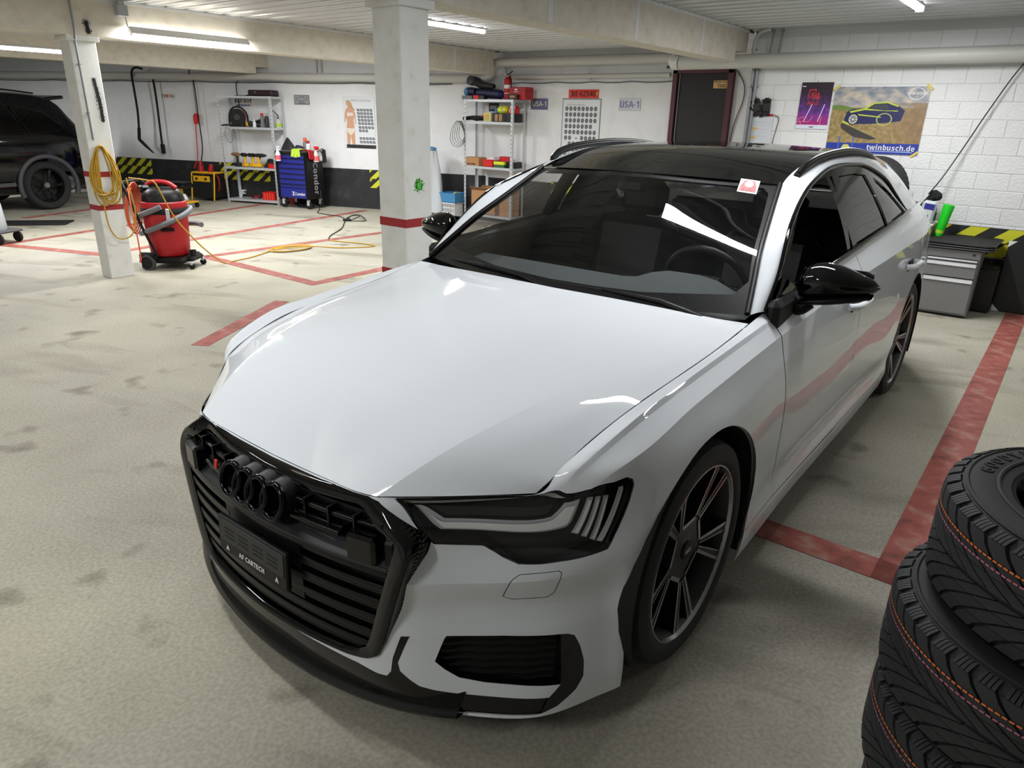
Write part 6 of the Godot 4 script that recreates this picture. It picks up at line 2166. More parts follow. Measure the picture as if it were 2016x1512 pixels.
func floor_cords():
	var y := 0.008
	var pts := [Vector3(-5.63, 0.93, -1.46), Vector3(-5.60, 0.90, -1.62), Vector3(-5.56, 0.86, -1.68), Vector3(-5.54, 0.55, -1.80), Vector3(-5.50, 0.28, -1.98), Vector3(-5.52, 0.10, -2.16), Vector3(-5.56, y, -2.30), Vector3(-5.593, y, -2.414), Vector3(-5.66, y, -2.70), Vector3(-5.85, y, -3.08), Vector3(-5.93, y, -3.3)]
	for k in 30:
		var a := 2.4 + TAU * k * 3.0 / 30.0
		pts.append(Vector3(-5.79 + cos(a) * (0.15 + 0.012 * (k / 10)), y + 0.004 * (k / 10), -3.30 + sin(a) * (0.24 + 0.015 * (k / 10))))
	pts.append_array([Vector3(-5.716, y + 0.01, -3.52), Vector3(-5.42, y, -3.762), Vector3(-5.235, y, -4.10), Vector3(-5.413, y, -4.156), Vector3(-5.96, y, -3.996)])
	solo("yellow_extension_lead", btube(curve(pts, 6), 0.007, 6), mats["cord_yellow"], "yellow extension cord lying loosely on concrete floor", "cord")
	var d := [Vector3(-5.96, y, -3.996), Vector3(-6.226, y, -4.227), Vector3(-6.643, y, -4.756), Vector3(-7.195, y, -5.277), Vector3(-7.6, y, -5.75), Vector3(-7.35, y + 0.03, -5.70), Vector3(-7.0, y, -5.5), Vector3(-7.25, y, -5.33), Vector3(-7.45, y + 0.02, -5.62), Vector3(-7.2, y + 0.05, -5.58), Vector3(-7.2, y, -5.35), Vector3(-7.63, y, -5.53), Vector3(-7.93, y, -5.525), Vector3(-8.22, y, -5.55), Vector3(-8.45, y, -5.75), Vector3(-8.6, y + 0.1, -5.92), Vector3(-8.66, 0.3, -5.97)]
	var t := thing("tangled_extension_lead", "dark green cord tangled on floor beside tool trolley", "cord")
	put("cord", btube(curve(d, 6), 0.0075, 6), mats["dark_grey"], t)
	put("coupler", bbox(Vector3(-7.2, 0.02, -5.31), Vector3(0.12, 0.035, 0.05), 0.012, Basis(Vector3.UP, 0.6)), mats["matt_black"], t)

func wall_hoses():
	var f := frame_shelf_wall()
	var t := thing("hanging_hose", "black suction hose with angled nozzle hanging from ceiling", "hose")
	var p := []
	for q in [[-6.49, 2.19], [-6.60, 2.215], [-6.70, 2.19], [-6.745, 2.09], [-6.74, 1.835], [-6.737, 1.493], [-6.766, 1.20]]:
		p.append(f * Vector3(q[0], q[1], 0.25))
	put("hose", btube(curve(p, 5), 0.019, 8), mats["matt_black"], t)
	put("grip", btube([f * Vector3(-6.766, 1.20, 0.25), f * Vector3(-6.80, 1.0, 0.25)], 0.030, 8), mats["matt_black"], t)
	put("nozzle", btube([f * Vector3(-6.80, 1.0, 0.25), f * Vector3(-6.67, 0.89, 0.25), f * Vector3(-6.514, 0.77, 0.25)], [0.03, 0.026, 0.010], 8), mats["matt_black"], t)
	t = thing("hanging_hose", "straight black hose with square foot hanging on shelf wall", "hose")
	p = []
	for q in [[-6.424, 2.04], [-6.414, 1.733], [-6.424, 1.24], [-6.433, 0.92]]:
		p.append(f * Vector3(q[0], q[1], 0.10))
	put("hose", btube(curve(p, 5), 0.019, 8), mats["matt_black"], t)
	put("foot", bbox(f * Vector3(-6.425, 0.84, 0.10), Vector3(0.07, 0.17, 0.06), 0.012, f.basis), mats["matt_black"], t)
	# red cable with its socket and a black one
	t = thing("red_socket_cable", "red industrial socket on a cable hanging by the shelf", "cable")
	p = []
	for q in [[-5.596, 2.016], [-5.60, 1.75], [-5.60, 1.47]]:
		p.append(f * Vector3(q[0], q[1], 0.05))
	put("lead", btube(p, 0.009, 6), mats["light_grey"], t)
	put("socket", btube([f * Vector3(-5.60, 1.47, 0.06), f * Vector3(-5.61, 1.42, 0.06), f * Vector3(-5.63, 1.30, 0.06)], [0.03, 0.05, 0.036], 12), mats["bright_red"], t)
	p = []
	for q in [[-5.64, 1.30, 0.06], [-5.66, 1.05, 0.06], [-5.66, 0.716, 0.10], [-5.68, 0.53, 0.20]]:
		p.append(f * Vector3(q[0], q[1], q[2]))
	put("red_lead", btube(curve(p, 5), 0.010, 6), mats["bright_red"], t)
	p = []
	for q in [[-5.20, 2.20, 0.25], [-5.40, 2.21, 0.25], [-5.50, 2.13, 0.22], [-5.515, 1.99, 0.12], [-5.522, 1.37, 0.10], [-5.52, 0.90, 0.10], [-5.53, 0.56, 0.2]]:
		p.append(f * Vector3(q[0], q[1], q[2]))
	solo("black_drop_cable", btube(curve(p, 5), 0.010, 6), mats["matt_black"], "black cable dropping from ceiling to the yellow framed machine", "cable")
	p = []
	for q in [[-4.66, 2.02, 0.02], [-4.70, 1.95, 0.02], [-4.69, 1.80, 0.03], [-4.66, 1.70, 0.05], [-4.62, 1.60, 0.1]]:
		p.append(f * Vector3(q[0], q[1], q[2]))
	solo("reel_lead", btube(curve(p, 5), 0.008, 6), mats["dark_grey"], "dark cable dropping behind the tool shelf to the reel", "cable")

func charger():
	# black machine in a yellow tubular frame
	var t := thing("power_unit", "black power unit with yellow tube frame beside tool shelf", "machine", on_shelf_wall(-5.28, 0, 0.30))
	put("case", bbox(Vector3(-0.02, 0.24, 0), Vector3(0.44, 0.38, 0.34), 0.012), mats["matt_black"], t)
	put("front_panel", bbox(Vector3(-0.02, 0.385, 0.175), Vector3(0.36, 0.10, 0.012), 0.004), mats["yellow"], t)
	for q in [-0.12, 0.08]:
		put("socket_knob", blathe([Vector2(0.0, 0.012), Vector2(0.02, 0.012), Vector2(0.024, 0.0)], 14, Transform3D(Basis(Vector3.RIGHT, PI / 2), Vector3(q, 0.385, 0.182))), mats["matt_black"], t)
	for sx in [-0.25, 0.24]:
		put("frame_tube", btube(curve([Vector3(sx - 0.02, 0.013, 0.19), Vector3(sx, 0.30, 0.165), Vector3(sx, 0.47, 0.14), Vector3(sx, 0.485, 0.10), Vector3(sx, 0.485, -0.10), Vector3(sx, 0.47, -0.14), Vector3(sx - 0.02, 0.013, -0.19)], 4), 0.013, 8), mats["yellow"], t)
	put("top_bar", bbox(Vector3(0, 0.485, 0.05), Vector3(0.50, 0.03, 0.20), 0.008), mats["yellow"], t)
	put("plug", blathe([Vector2(0, 0), Vector2(0.05, 0), Vector2(0.05, 0.09), Vector2(0.035, 0.10), Vector2(0.03, 0.17), Vector2(0, 0.17)], 16, Transform3D(Basis.IDENTITY, Vector3(-0.14, 0.50, 0.02))), mats["red"], t)
	put("plug", blathe([Vector2(0, 0), Vector2(0.045, 0), Vector2(0.045, 0.08), Vector2(0.03, 0.13), Vector2(0, 0.13)], 16, Transform3D(Basis(Vector3.BACK, -0.3), Vector3(0.06, 0.50, 0.02))), mats["red"], t)
	put("lead", btube(curve([Vector3(0.25, 0.45, 0.1), Vector3(0.31, 0.40, 0.12), Vector3(0.31, 0.25, 0.12), Vector3(0.27, 0.18, 0.12)], 5), 0.010, 6), mats["red"], t)

func creeper_stool():
	var t := thing("work_stool", "low black mechanic stool with yellow legs", "stool", at3(-10.25, 0, -4.32, 0.4))
	put("seat", bbox(Vector3(0, 0.36, 0), Vector3(0.42, 0.07, 0.30), 0.03), mats["satin_black"], t)
	put("seat_pad", bbox(Vector3(0.02, 0.405, 0), Vector3(0.34, 0.03, 0.24), 0.014), mats["leather"], t)
	put("post", bbox(Vector3(0.02, 0.22, 0), Vector3(0.06, 0.24, 0.10), 0.008), mats["yellow"], t)
	put("tray", bbox(Vector3(0, 0.095, 0), Vector3(0.46, 0.025, 0.36), 0.01), mats["yellow"], t)
	for q in [[-0.2, -0.15], [-0.2, 0.15], [0.2, -0.15], [0.2, 0.15]]:
		put("castor", blathe([Vector2(0, -0.012), Vector2(0.04, -0.012), Vector2(0.042, 0.0), Vector2(0.04, 0.012), Vector2(0, 0.012)], 18, Transform3D(Basis(Vector3.RIGHT, PI / 2), Vector3(q[0], 0.043, q[1]))), mats["matt_black"], t)
	put("tool_pack", bbox(Vector3(0.15, 0.165, 0.10), Vector3(0.14, 0.11, 0.06), 0.01, Basis(Vector3.BACK, 0.5)), mats["off_white"], t)

func pressure_washer():
	var t := thing("fluid_canister_trolley", "white fluid canister on a low grey trolley with blue hose", "trolley", at3(-8.58, 0, -1.12, 0.45))
	put("base_frame", bbox(Vector3(0, 0.145, 0), Vector3(0.52, 0.03, 0.34), 0.01), mats["arch_grey"], t)
	for q in [[-0.2, 0.13], [0.2, 0.13], [-0.2, -0.13], [0.2, -0.13]]:
		put("castor", blathe([Vector2(0, -0.014), Vector2(0.06, -0.014), Vector2(0.065, 0), Vector2(0.06, 0.014), Vector2(0, 0.014)], 18, Transform3D(Basis(Vector3.RIGHT, PI / 2), Vector3(q[0], 0.066, q[1]))), mats["matt_black"], t)
	put("canister", blathe([Vector2(0, 0.16), Vector2(0.13, 0.16), Vector2(0.135, 0.20), Vector2(0.12, 0.46), Vector2(0.07, 0.52), Vector2(0.045, 0.54), Vector2(0.045, 0.58), Vector2(0, 0.58)], 24, Transform3D(Basis.IDENTITY, Vector3(0.05, 0, 0.03))), mats["light_grey"], t)
	put("upright", btube([Vector3(-0.02, 0.16, -0.02), Vector3(-0.02, 1.10, -0.02)], 0.022, 8), mats["arch_grey"], t)
	put("push_bar", btube([Vector3(-0.02, 1.10, -0.2), Vector3(-0.02, 1.10, 0.2)], 0.014, 8), mats["arch_grey"], t)
	put("gauge", blathe([Vector2(0, 0.02), Vector2(0.04, 0.02), Vector2(0.045, 0.0), Vector2(0, 0)], 18, Transform3D(Basis(Vector3.RIGHT, PI / 2), Vector3(0.03, 0.66, 0.02))), mats["lime"], t)
	put("blue_hose", btube(curve([Vector3(0.0, 1.0, 0.0), Vector3(0.07, 0.88, 0.02), Vector3(0.14, 0.66, 0.04), Vector3(0.15, 0.48, 0.05), Vector3(0.08, 0.45, 0.10), Vector3(-0.05, 0.47, 0.12)], 6), 0.007, 6), mats["blue"], t)
	put("hose", btube(curve([Vector3(0.06, 0.62, 0.02), Vector3(0.10, 0.52, 0.08), Vector3(0.08, 0.46, 0.14), Vector3(0.14, 0.40, 0.1)], 5), 0.012, 6), mats["light_grey"], t)
	# boards on the floor by the SUV wheel
	solo("floor_mat", bbox(Vector3(0, 0.011, 0), Vector3(0.9, 0.02, 0.4), 0.006), mats["matt_black"], "black rubber ramp on floor beside the SUV wheel", "mat", at3(-9.9, 0, -2.0, 0.9))

# ---- galvanised shelves
func rack(called: String, label: String, at: Transform3D, w: float, d: float, levels: Array) -> Node3D:
	# at: origin at the front left foot, x along the front, z towards the front
	var t := thing(called, label, "shelf", at)
	var top: float = levels[levels.size() - 1]
	for px in [0.0, w]:
		for pz in [0.0, -d]:
			var b := B.new()
			var sx := 1.0 if px == 0.0 else -1.0
			var sz := -1.0 if pz == 0.0 else 1.0
			b.box(Vector3(px + sx * 0.018, top / 2, pz), Vector3(0.036, top, 0.0022))
			b.box(Vector3(px, top / 2, pz + sz * 0.018), Vector3(0.0022, top, 0.036))
			put("upright", b, mats["galvanised"], t)
			var holes := B.new()
			for k in int(top / 0.06):
				holes.box(Vector3(px + sx * 0.018, 0.03 + k * 0.06, pz + (0.0016 if pz == 0.0 else -0.0016)), Vector3(0.010, 0.018, 0.0006))
			put("slot_row", holes, mats["dark_grey"], t)
	for y in levels:
		var s := B.new()
		s.box(Vector3(w / 2, y - 0.004, -d / 2), Vector3(w - 0.006, 0.003, d - 0.004))
		s.box(Vector3(w / 2, y - 0.020, -0.004), Vector3(w - 0.006, 0.034, 0.003))
		s.box(Vector3(w / 2, y - 0.020, -d + 0.004), Vector3(w - 0.006, 0.034, 0.003))
		s.box(Vector3(0.004, y - 0.020, -d / 2), Vector3(0.003, 0.034, d - 0.006))
		s.box(Vector3(w - 0.004, y - 0.020, -d / 2), Vector3(0.003, 0.034, d - 0.006))
		put("shelf_board", s, mats["galvanised"], t)
	return t

func spray_bottle(label: String, at: Transform3D, body: String, liquid: String, head: String, size := 1.0):
	var t := thing("spray_bottle", label, "bottle", at.scaled_local(Vector3.ONE * size), "trigger spray bottles")
	put("bottle", blathe([Vector2(0, 0), Vector2(0.042, 0.0), Vector2(0.045, 0.01), Vector2(0.040, 0.11), Vector2(0.020, 0.155), Vector2(0.014, 0.175), Vector2(0, 0.175)], 18), mats[body], t)
	put("label_band", blathe([Vector2(0.0458, 0.02), Vector2(0.0425, 0.085)], 18), mats[liquid], t)
	put("neck", blathe([Vector2(0.017, 0.17), Vector2(0.017, 0.195), Vector2(0.0, 0.195)], 12), mats[head], t)
	put("trigger_head", bbox(Vector3(0.012, 0.21, 0), Vector3(0.075, 0.03, 0.024), 0.008), mats[head], t)
	put("trigger", bbox(Vector3(0.034, 0.178, 0), Vector3(0.010, 0.045, 0.014), 0.003, Basis(Vector3.BACK, 0.4)), mats[head], t)

func drill(label: String, at: Transform3D, body := "matt_black", accent := "yellow"):
	var t := thing("cordless_drill", label, "drill", at, "cordless tools on the lower shelf")
	put("motor_body", btube([Vector3(-0.07, 0.20, 0), Vector3(0.06, 0.20, 0)], 0.033, 10), mats[body], t)
	put("chuck", btube([Vector3(0.06, 0.20, 0), Vector3(0.085, 0.20, 0), Vector3(0.12, 0.20, 0)], [0.03, 0.025, 0.014], 10), mats["dark_grey"], t)
	put("grip", bbox(Vector3(-0.03, 0.115, 0), Vector3(0.045, 0.14, 0.04), 0.012, Basis(Vector3.BACK, 0.12)), mats[accent], t)
	put("trigger", bbox(Vector3(0.0, 0.155, 0), Vector3(0.016, 0.035, 0.018), 0.004), mats["black"], t)
	put("battery", bbox(Vector3(-0.03, 0.033, 0), Vector3(0.12, 0.062, 0.075), 0.010), mats[accent], t)
	put("battery_foot", bbox(Vector3(-0.03, 0.006, 0), Vector3(0.115, 0.012, 0.07), 0.003), mats["black"], t)

func shelf_with_tools():
	rack("tool_shelf", "galvanised open shelf with cable reel and cordless tools", on_shelf_wall(-4.84, 0, 0.39), 1.08, 0.34, [0.07, 0.615, 1.28, 1.775])
	# top board
	var t := thing("soft_case", "dark rectangular soft case on top of the tool shelf", "case", on_shelf_wall(-4.02, 1.773, 0.20))
	put("case_body", bbox(Vector3(0, 0.05, 0), Vector3(0.48, 0.10, 0.22), 0.02), mats["plum"], t)
	put("zip_tag", bbox(Vector3(-0.08, 0.065, 0.112), Vector3(0.006, 0.028, 0.004), 0.001), mats["white"], t)
	t = thing("steel_rule", "flat dark blade lying on top of the tool shelf", "tool", on_shelf_wall(-4.40, 1.773, 0.25))
	put("blade", bbox(Vector3(0, 0.006, 0), Vector3(0.30, 0.012, 0.04), 0.002), mats["dark_grey"], t)
	put("blade_grip", bbox(Vector3(0.12, 0.012, 0), Vector3(0.10, 0.022, 0.045), 0.006), mats["black"], t)
	# cable reel
	t = thing("cable_reel", "black and red cable reel on upper tool shelf", "cable reel", on_shelf_wall(-4.60, 1.278, 0.20, 0.55))
	put("drum_flange", blathe([Vector2(0.02, 0.06), Vector2(0.135, 0.055), Vector2(0.138, 0.045), Vector2(0.02, 0.045)], 28, Transform3D(Basis(Vector3.RIGHT, PI / 2), Vector3(0, 0.155, 0))), mats["matt_black"], t)
	put("drum_core", blathe([Vector2(0.10, 0.045), Vector2(0.115, 0.0), Vector2(0.10, -0.045)], 28, Transform3D(Basis(Vector3.RIGHT, PI / 2), Vector3(0, 0.155, 0))), mats["black"], t)
	put("rear_flange", blathe([Vector2(0.02, -0.045), Vector2(0.138, -0.045), Vector2(0.13, -0.062), Vector2(0.02, -0.065)], 28, Transform3D(Basis(Vector3.RIGHT, PI / 2), Vector3(0, 0.155, 0))), mats["red"], t)
	put("hub_plate", blathe([Vector2(0, 0.066), Vector2(0.05, 0.066), Vector2(0.06, 0.058)], 20, Transform3D(Basis(Vector3.RIGHT, PI / 2), Vector3(0, 0.155, 0))), mats["dark_grey"], t)
	put("carry_frame", btube(curve([Vector3(-0.15, 0.01, -0.08), Vector3(-0.14, 0.2, -0.085), Vector3(-0.06, 0.31, -0.085), Vector3(0.06, 0.31, -0.085), Vector3(0.15, 0.2, -0.085), Vector3(0.16, 0.01, -0.08)], 5), 0.014, 8), mats["matt_black"], t)
	put("foot_bar", btube([Vector3(-0.15, 0.012, -0.08), Vector3(0.16, 0.012, -0.08)], 0.012, 8), mats["matt_black"], t)
	put("stand_foot", btube([Vector3(-0.13, 0.012, 0.08), Vector3(0.13, 0.012, 0.08)], 0.012, 8), mats["matt_black"], t)
	# loose lead in front of it
	var pts := []
	for k in 24:
		var a := k * 0.9
		pts.append(Vector3(-0.02 + 0.10 * sin(a * 0.61) , 0.012 + 0.02 * absf(sin(a * 0.5)), 0.05 * cos(a)))
	solo("loose_lead", btube(curve(pts, 3), 0.006, 5), mats["dark_grey"], "tangle of thin lead beside the cable reel", "cable", on_shelf_wall(-4.72, 1.278, 0.30))
	pts = [Vector3(-4.70, 1.27, 0.40), Vector3(-4.73, 1.15, 0.41), Vector3(-4.66, 1.02, 0.41), Vector3(-4.58, 1.06, 0.41), Vector3(-4.60, 1.20, 0.41), Vector3(-4.66, 1.255, 0.40)]
	var lp := []
	for p in pts:
		lp.append(frame_shelf_wall() * p)
	solo("hanging_lead", btube(curve(lp, 5), 0.005, 5), mats["grey"], "thin grey lead looping below the upper tool shelf board", "cable")
	drill_low("yellow grinder lying beside the cable reel", on_shelf_wall(-4.36, 1.278, 0.22, -0.2))
	t = thing("torch_lamp", "black work torch on upper tool shelf", "torch", on_shelf_wall(-4.20, 1.278, 0.16, 0.3))
	put("torch_body", btube([Vector3(-0.11, 0.06, 0), Vector3(0.04, 0.10, 0), Vector3(0.10, 0.115, 0)], [0.03, 0.035, 0.045], 10), mats["matt_black"], t)
	put("torch_foot", bbox(Vector3(-0.05, 0.022, 0), Vector3(0.12, 0.044, 0.06), 0.01), mats["matt_black"], t)
	t = thing("paste_tube", "small white bottle standing on upper tool shelf", "bottle", on_shelf_wall(-4.19, 1.278, 0.29))
	put("bottle", blathe([Vector2(0, 0), Vector2(0.028, 0), Vector2(0.03, 0.07), Vector2(0.016, 0.095), Vector2(0.015, 0.12), Vector2(0, 0.12)], 14), mats["white"], t)
	put("cap", blathe([Vector2(0.016, 0.118), Vector2(0.016, 0.14), Vector2(0, 0.145)], 12), mats["off_white"], t)
	for q in [[-4.06, 0.24, "grey", "bright_red", "grey spray can with red cap on upper tool shelf"], [-3.97, 0.24, "dark_grey", "light_grey", "tall dark spray can beside the shelf upright"]]:
		t = thing("spray_can", q[4], "can", on_shelf_wall(q[0], 1.278, q[1]), "spray cans on the tool shelf")
		put("can", blathe([Vector2(0, 0), Vector2(0.033, 0), Vector2(0.033, 0.17), Vector2(0.022, 0.19), Vector2(0, 0.19)], 16), mats[q[2]], t)
		put("cap", blathe([Vector2(0.026, 0.185), Vector2(0.026, 0.23), Vector2(0, 0.232)], 14), mats[q[3]], t)
	t = thing("oil_can", "oil can with long spout at end of upper tool shelf", "can", on_shelf_wall(-3.81, 1.278, 0.14))
	put("can", blathe([Vector2(0, 0), Vector2(0.05, 0), Vector2(0.048, 0.10), Vector2(0.03, 0.14), Vector2(0, 0.145)], 18), mats["off_white"], t)
	put("can_label", blathe([Vector2(0.0515, 0.02), Vector2(0.050, 0.075)], 18), mats["lime"], t)
	put("spout", btube([Vector3(0, 0.14, 0), Vector3(0, 0.20, 0), Vector3(-0.13, 0.30, 0)], [0.012, 0.009, 0.005], 6), mats["dark_grey"], t)
	put("lever", btube([Vector3(0.0, 0.17, 0), Vector3(0.05, 0.19, 0), Vector3(0.06, 0.13, 0)], 0.006, 6), mats["galvanised"], t)
	# lower board: drills and boxes
	drill("brown and black drill, first beside the left upright", on_shelf_wall(-4.70, 0.613, 0.22, 2.9), "cardboard_dark", "dark_grey")
	drill("black drill with yellow battery beside the brown drill", on_shelf_wall(-4.52, 0.613, 0.24, 2.7))
	drill("black drill with broad yellow battery in middle of shelf", on_shelf_wall(-4.36, 0.613, 0.24, 2.9), "matt_black", "yellow")
	drill("black and yellow drill beside the black bag", on_shelf_wall(-4.20, 0.613, 0.22, 0.2))
	solo("tool_bag", hump(0.13, 0.15, 0.10), mats["matt_black"], "slumped black tool bag on the lower tool shelf", "bag", on_shelf_wall(-4.02, 0.613, 0.16))
	t = thing("red_bin", "small red parts bin at right end of tool shelf", "bin", on_shelf_wall(-3.88, 0.613, 0.27))
	open_bin(t, 0.15, 0.075, 0.14, "bright_red")
	t = thing("red_paper_stack", "red box standing behind the tool shelf end", "box", on_shelf_wall(-3.64, 0, 0.12))
	put("box_body", bbox(Vector3(0, 0.35, 0), Vector3(0.10, 0.70, 0.10), 0.01), mats["red"], t)
	put("box_lid", bbox(Vector3(0, 0.71, 0), Vector3(0.104, 0.03, 0.104), 0.006), mats["orange"], t)
	# bottom board
	t = thing("jump_leads", "tangled red and black jump leads on bottom shelf", "leads", on_shelf_wall(-4.38, 0.068, 0.2))
	for q in [["red", 0.0], ["black", 0.03]]:
		var pp := []
		for k in 16:
			pp.append(Vector3(-0.12 + 0.018 * k + 0.03 * sin(k * 1.7), 0.015 + 0.03 * absf(sin(k * 0.9 + q[1] * 30.0)), 0.08 * sin(k * 1.1 + q[1] * 20.0)))
		put("lead", btube(curve(pp, 4), 0.008, 6), mats[q[0]], t)
	t = thing("caliper_tool", "grey metal bracket leaning on the bottom tool shelf", "tool", on_shelf_wall(-4.60, 0.068, 0.30, 0.3))
	put("jaw", bbox(Vector3(0, 0.075, 0), Vector3(0.03, 0.15, 0.02), 0.005, Basis(Vector3.BACK, -0.4)), mats["galvanised"], t)
	put("arm", bbox(Vector3(0.03, 0.14, 0), Vector3(0.10, 0.025, 0.02), 0.005), mats["galvanised"], t)
	put("arm", bbox(Vector3(0.03, 0.09, 0), Vector3(0.08, 0.02, 0.02), 0.005), mats["galvanised"], t)
	t = thing("orange_crate", "small orange red crate on the bottom tool shelf", "crate", on_shelf_wall(-4.05, 0.068, 0.20, 0.1))
	open_bin(t, 0.24, 0.13, 0.18, "bright_red")
	for k in 4:
		put("crate_rib", bbox(Vector3(-0.08 + 0.05 * k, 0.065, 0.092), Vector3(0.012, 0.12, 0.006), 0.002), mats["orange"], t)

func drill_low(label: String, at: Transform3D):
	var t := thing("angle_grinder", label, "grinder", at)
	put("motor_body", btube([Vector3(-0.12, 0.04, 0), Vector3(0.0, 0.045, 0), Vector3(0.06, 0.045, 0)], [0.026, 0.032, 0.036], 10), mats["matt_black"], t)
	put("gear_head", bbox(Vector3(-0.02, 0.042, 0), Vector3(0.08, 0.07, 0.075), 0.02), mats["yellow"], t)
	put("disc_guard", blathe([Vector2(0, 0.01), Vector2(0.05, 0.008), Vector2(0.052, 0.0), Vector2(0, 0)], 18, Transform3D(Basis(Vector3.RIGHT, PI / 2), Vector3(0.075, 0.052, 0.03))), mats["dark_grey"], t)

func hump(w: float, h: float, d: float) -> B:
	# a slumped soft shape standing on y = 0
	var g := []
	for k in 10:
		var th := PI / 2 * k / 9.0
		var row := []
		for q in 18:
			var a := TAU * q / 18
			var wob := 1.0 + 0.09 * sin(a * 3.0 + k * 0.7) + 0.05 * sin(a * 5.0 + 1.0)
			row.append(Vector3(cos(a) * w * cos(th) * wob + 0.02 * sin(th * 3.0), h * sin(th), sin(a) * d * cos(th) * wob))
		g.append(row)
	var b := B.new()
	b.sheet(g, Vector3(0, -0.01, 0), Vector3.ONE, false, true)
	return b

func open_bin(t: Node, w: float, h: float, d: float, m: String):
	var b := B.new()
	b.box(Vector3(0, 0.004, 0), Vector3(w, 0.008, d))
	put("bin_floor", b, mats[m], t)
	for sx in [-1.0, 1.0]:
		put("bin_side", bbox(Vector3(sx * (w / 2 - 0.003), h / 2, 0), Vector3(0.006, h, d), 0.002), mats[m], t)
	for sz in [-1.0, 1.0]:
		put("bin_end", bbox(Vector3(0, h / 2, sz * (d / 2 - 0.003)), Vector3(w, h, 0.006), 0.002), mats[m], t)
	put("bin_rim", bbox(Vector3(0, h - 0.006, d / 2 + 0.002), Vector3(w + 0.01, 0.012, 0.008), 0.003), mats[m], t)

func tool_trolley():
	var x := on_shelf_wall(-3.27, 0, 0.40, -0.12)
	var t := thing("tool_trolley", "blue seven drawer tool trolley on castors", "tool trolley", x)
	var w := 0.66
	var d := 0.40
	put("cabinet_body", bbox(Vector3(0, 0.535, 0), Vector3(w, 0.73, d), 0.008), mats["black"], t)
	put("top_tray", bbox(Vector3(0, 0.912, 0), Vector3(w + 0.02, 0.03, d + 0.02), 0.008), mats["dark_grey"], t)
	put("top_mat", bbox(Vector3(0.02, 0.93, 0), Vector3(w - 0.1, 0.008, d - 0.04), 0.002), mats["grey"], t)
	for sx in [-1.0, 1.0]:
		put("corner_guard", bbox(Vector3(sx * (w / 2 - 0.02), 0.545, d / 2 + 0.006), Vector3(0.055, 0.75, 0.02), 0.006), mats["satin_black"], t)
	var ys := [0.875, 0.815, 0.735, 0.655, 0.57, 0.485, 0.40]
	for k in 7:
		var y0: float = ys[k + 1] if k < 6 else 0.34
		var dn := Node3D.new()
		dn.name = "drawer"
		t.add_child(dn, true)
		put("drawer_front", bbox(Vector3(0, (ys[k] + y0) / 2, d / 2 + 0.005), Vector3(w - 0.11, ys[k] - y0 - 0.006, 0.014), 0.003), mats["blue"], dn)
		put("drawer_pull", bbox(Vector3(0, ys[k] - 0.009, d / 2 + 0.013), Vector3(w - 0.115, 0.012, 0.016), 0.003), mats["navy"], dn)
	put("bottom_door", bbox(Vector3(0, 0.255, d / 2 + 0.005), Vector3(w - 0.11, 0.155, 0.014), 0.003), mats["blue"], t)
	put("brand_text", text_mesh("Condor", 0.062, 0.001), mats["white"], t, Transform3D(Basis.IDENTITY, Vector3(0.15, 0.245, d / 2 + 0.0125)))
	put("brand_mark", bprism([Vector2(-0.03, -0.03), Vector2(0.03, -0.03), Vector2(0.03, -0.02), Vector2(0.01, -0.02), Vector2(0.01, 0.02), Vector2(0.03, 0.02), Vector2(0.03, 0.03), Vector2(-0.03, 0.03), Vector2(-0.03, 0.02), Vector2(-0.01, 0.02), Vector2(-0.01, -0.02), Vector2(-0.03, -0.02)], 0.001, Transform3D(Basis.IDENTITY, Vector3(0.005, 0.25, d / 2 + 0.012))), mats["white"], t)
	put("side_text", text_mesh("Condor", 0.15, 0.001, "Droid Sans"), mats["light_grey"], t, Transform3D(Basis(Vector3.UP, PI / 2) * Basis(Vector3.BACK, -PI / 2), Vector3(w / 2 + 0.0012, 0.50, 0.0)))
	for q in [[-0.27, 0.15], [0.27, 0.15], [-0.27, -0.15], [0.27, -0.15]]:
		var c := Node3D.new()
		c.name = "castor"
		t.add_child(c, true)
		put("castor_wheel", blathe([Vector2(0.0, -0.016), Vector2(0.045, -0.016), Vector2(0.061, -0.012), Vector2(0.064, 0.0), Vector2(0.061, 0.012), Vector2(0.045, 0.016), Vector2(0, 0.016)], 24, Transform3D(Basis(Vector3.RIGHT, PI / 2), Vector3(q[0], 0.066, q[1]))), mats["matt_black"], c)
		put("castor_fork", bbox(Vector3(q[0] - 0.005, 0.105, q[1]), Vector3(0.055, 0.10, 0.045), 0.008), mats["galvanised"], c)
	solo("blue_tray", bbox(Vector3(0, 0.014, 0), Vector3(0.30, 0.028, 0.12), 0.008), mats["navy"], "flat dark blue tray on floor under the tool trolley", "tray", x * at3(0.02, 0, -0.05))
	# on top and hanging on the rails
	solo("peaked_cloth", cloth_fold(0.16, 0.20, 0.10), mats["dark_grey"], "peaked dark grey cloth on the tool trolley", "cloth", x * at3(-0.19, 0.934, 0.0))
	solo("blue_rag", hump(0.10, 0.09, 0.08), mats["navy"], "crumpled navy rag on the tool trolley", "cloth", x * at3(0.02, 0.934, 0.02))
	var o := thing("orange_bottle", "orange capped bottle standing on tool trolley", "bottle", x * at3(0.10, 0.934, -0.06))
	put("bottle", blathe([Vector2(0, 0), Vector2(0.035, 0), Vector2(0.036, 0.12), Vector2(0.015, 0.16), Vector2(0, 0.16)], 16), mats["grey"], o)
	put("cap", blathe([Vector2(0.03, 0.15), Vector2(0.03, 0.20), Vector2(0, 0.21)], 14), mats["orange"], o)
	o = thing("white_jar", "white jar with red lid on tool trolley", "jar", x * at3(0.20, 0.934, -0.02))
	put("jar", blathe([Vector2(0, 0), Vector2(0.04, 0), Vector2(0.04, 0.10), Vector2(0.025, 0.12), Vector2(0, 0.12)], 16), mats["white"], o)
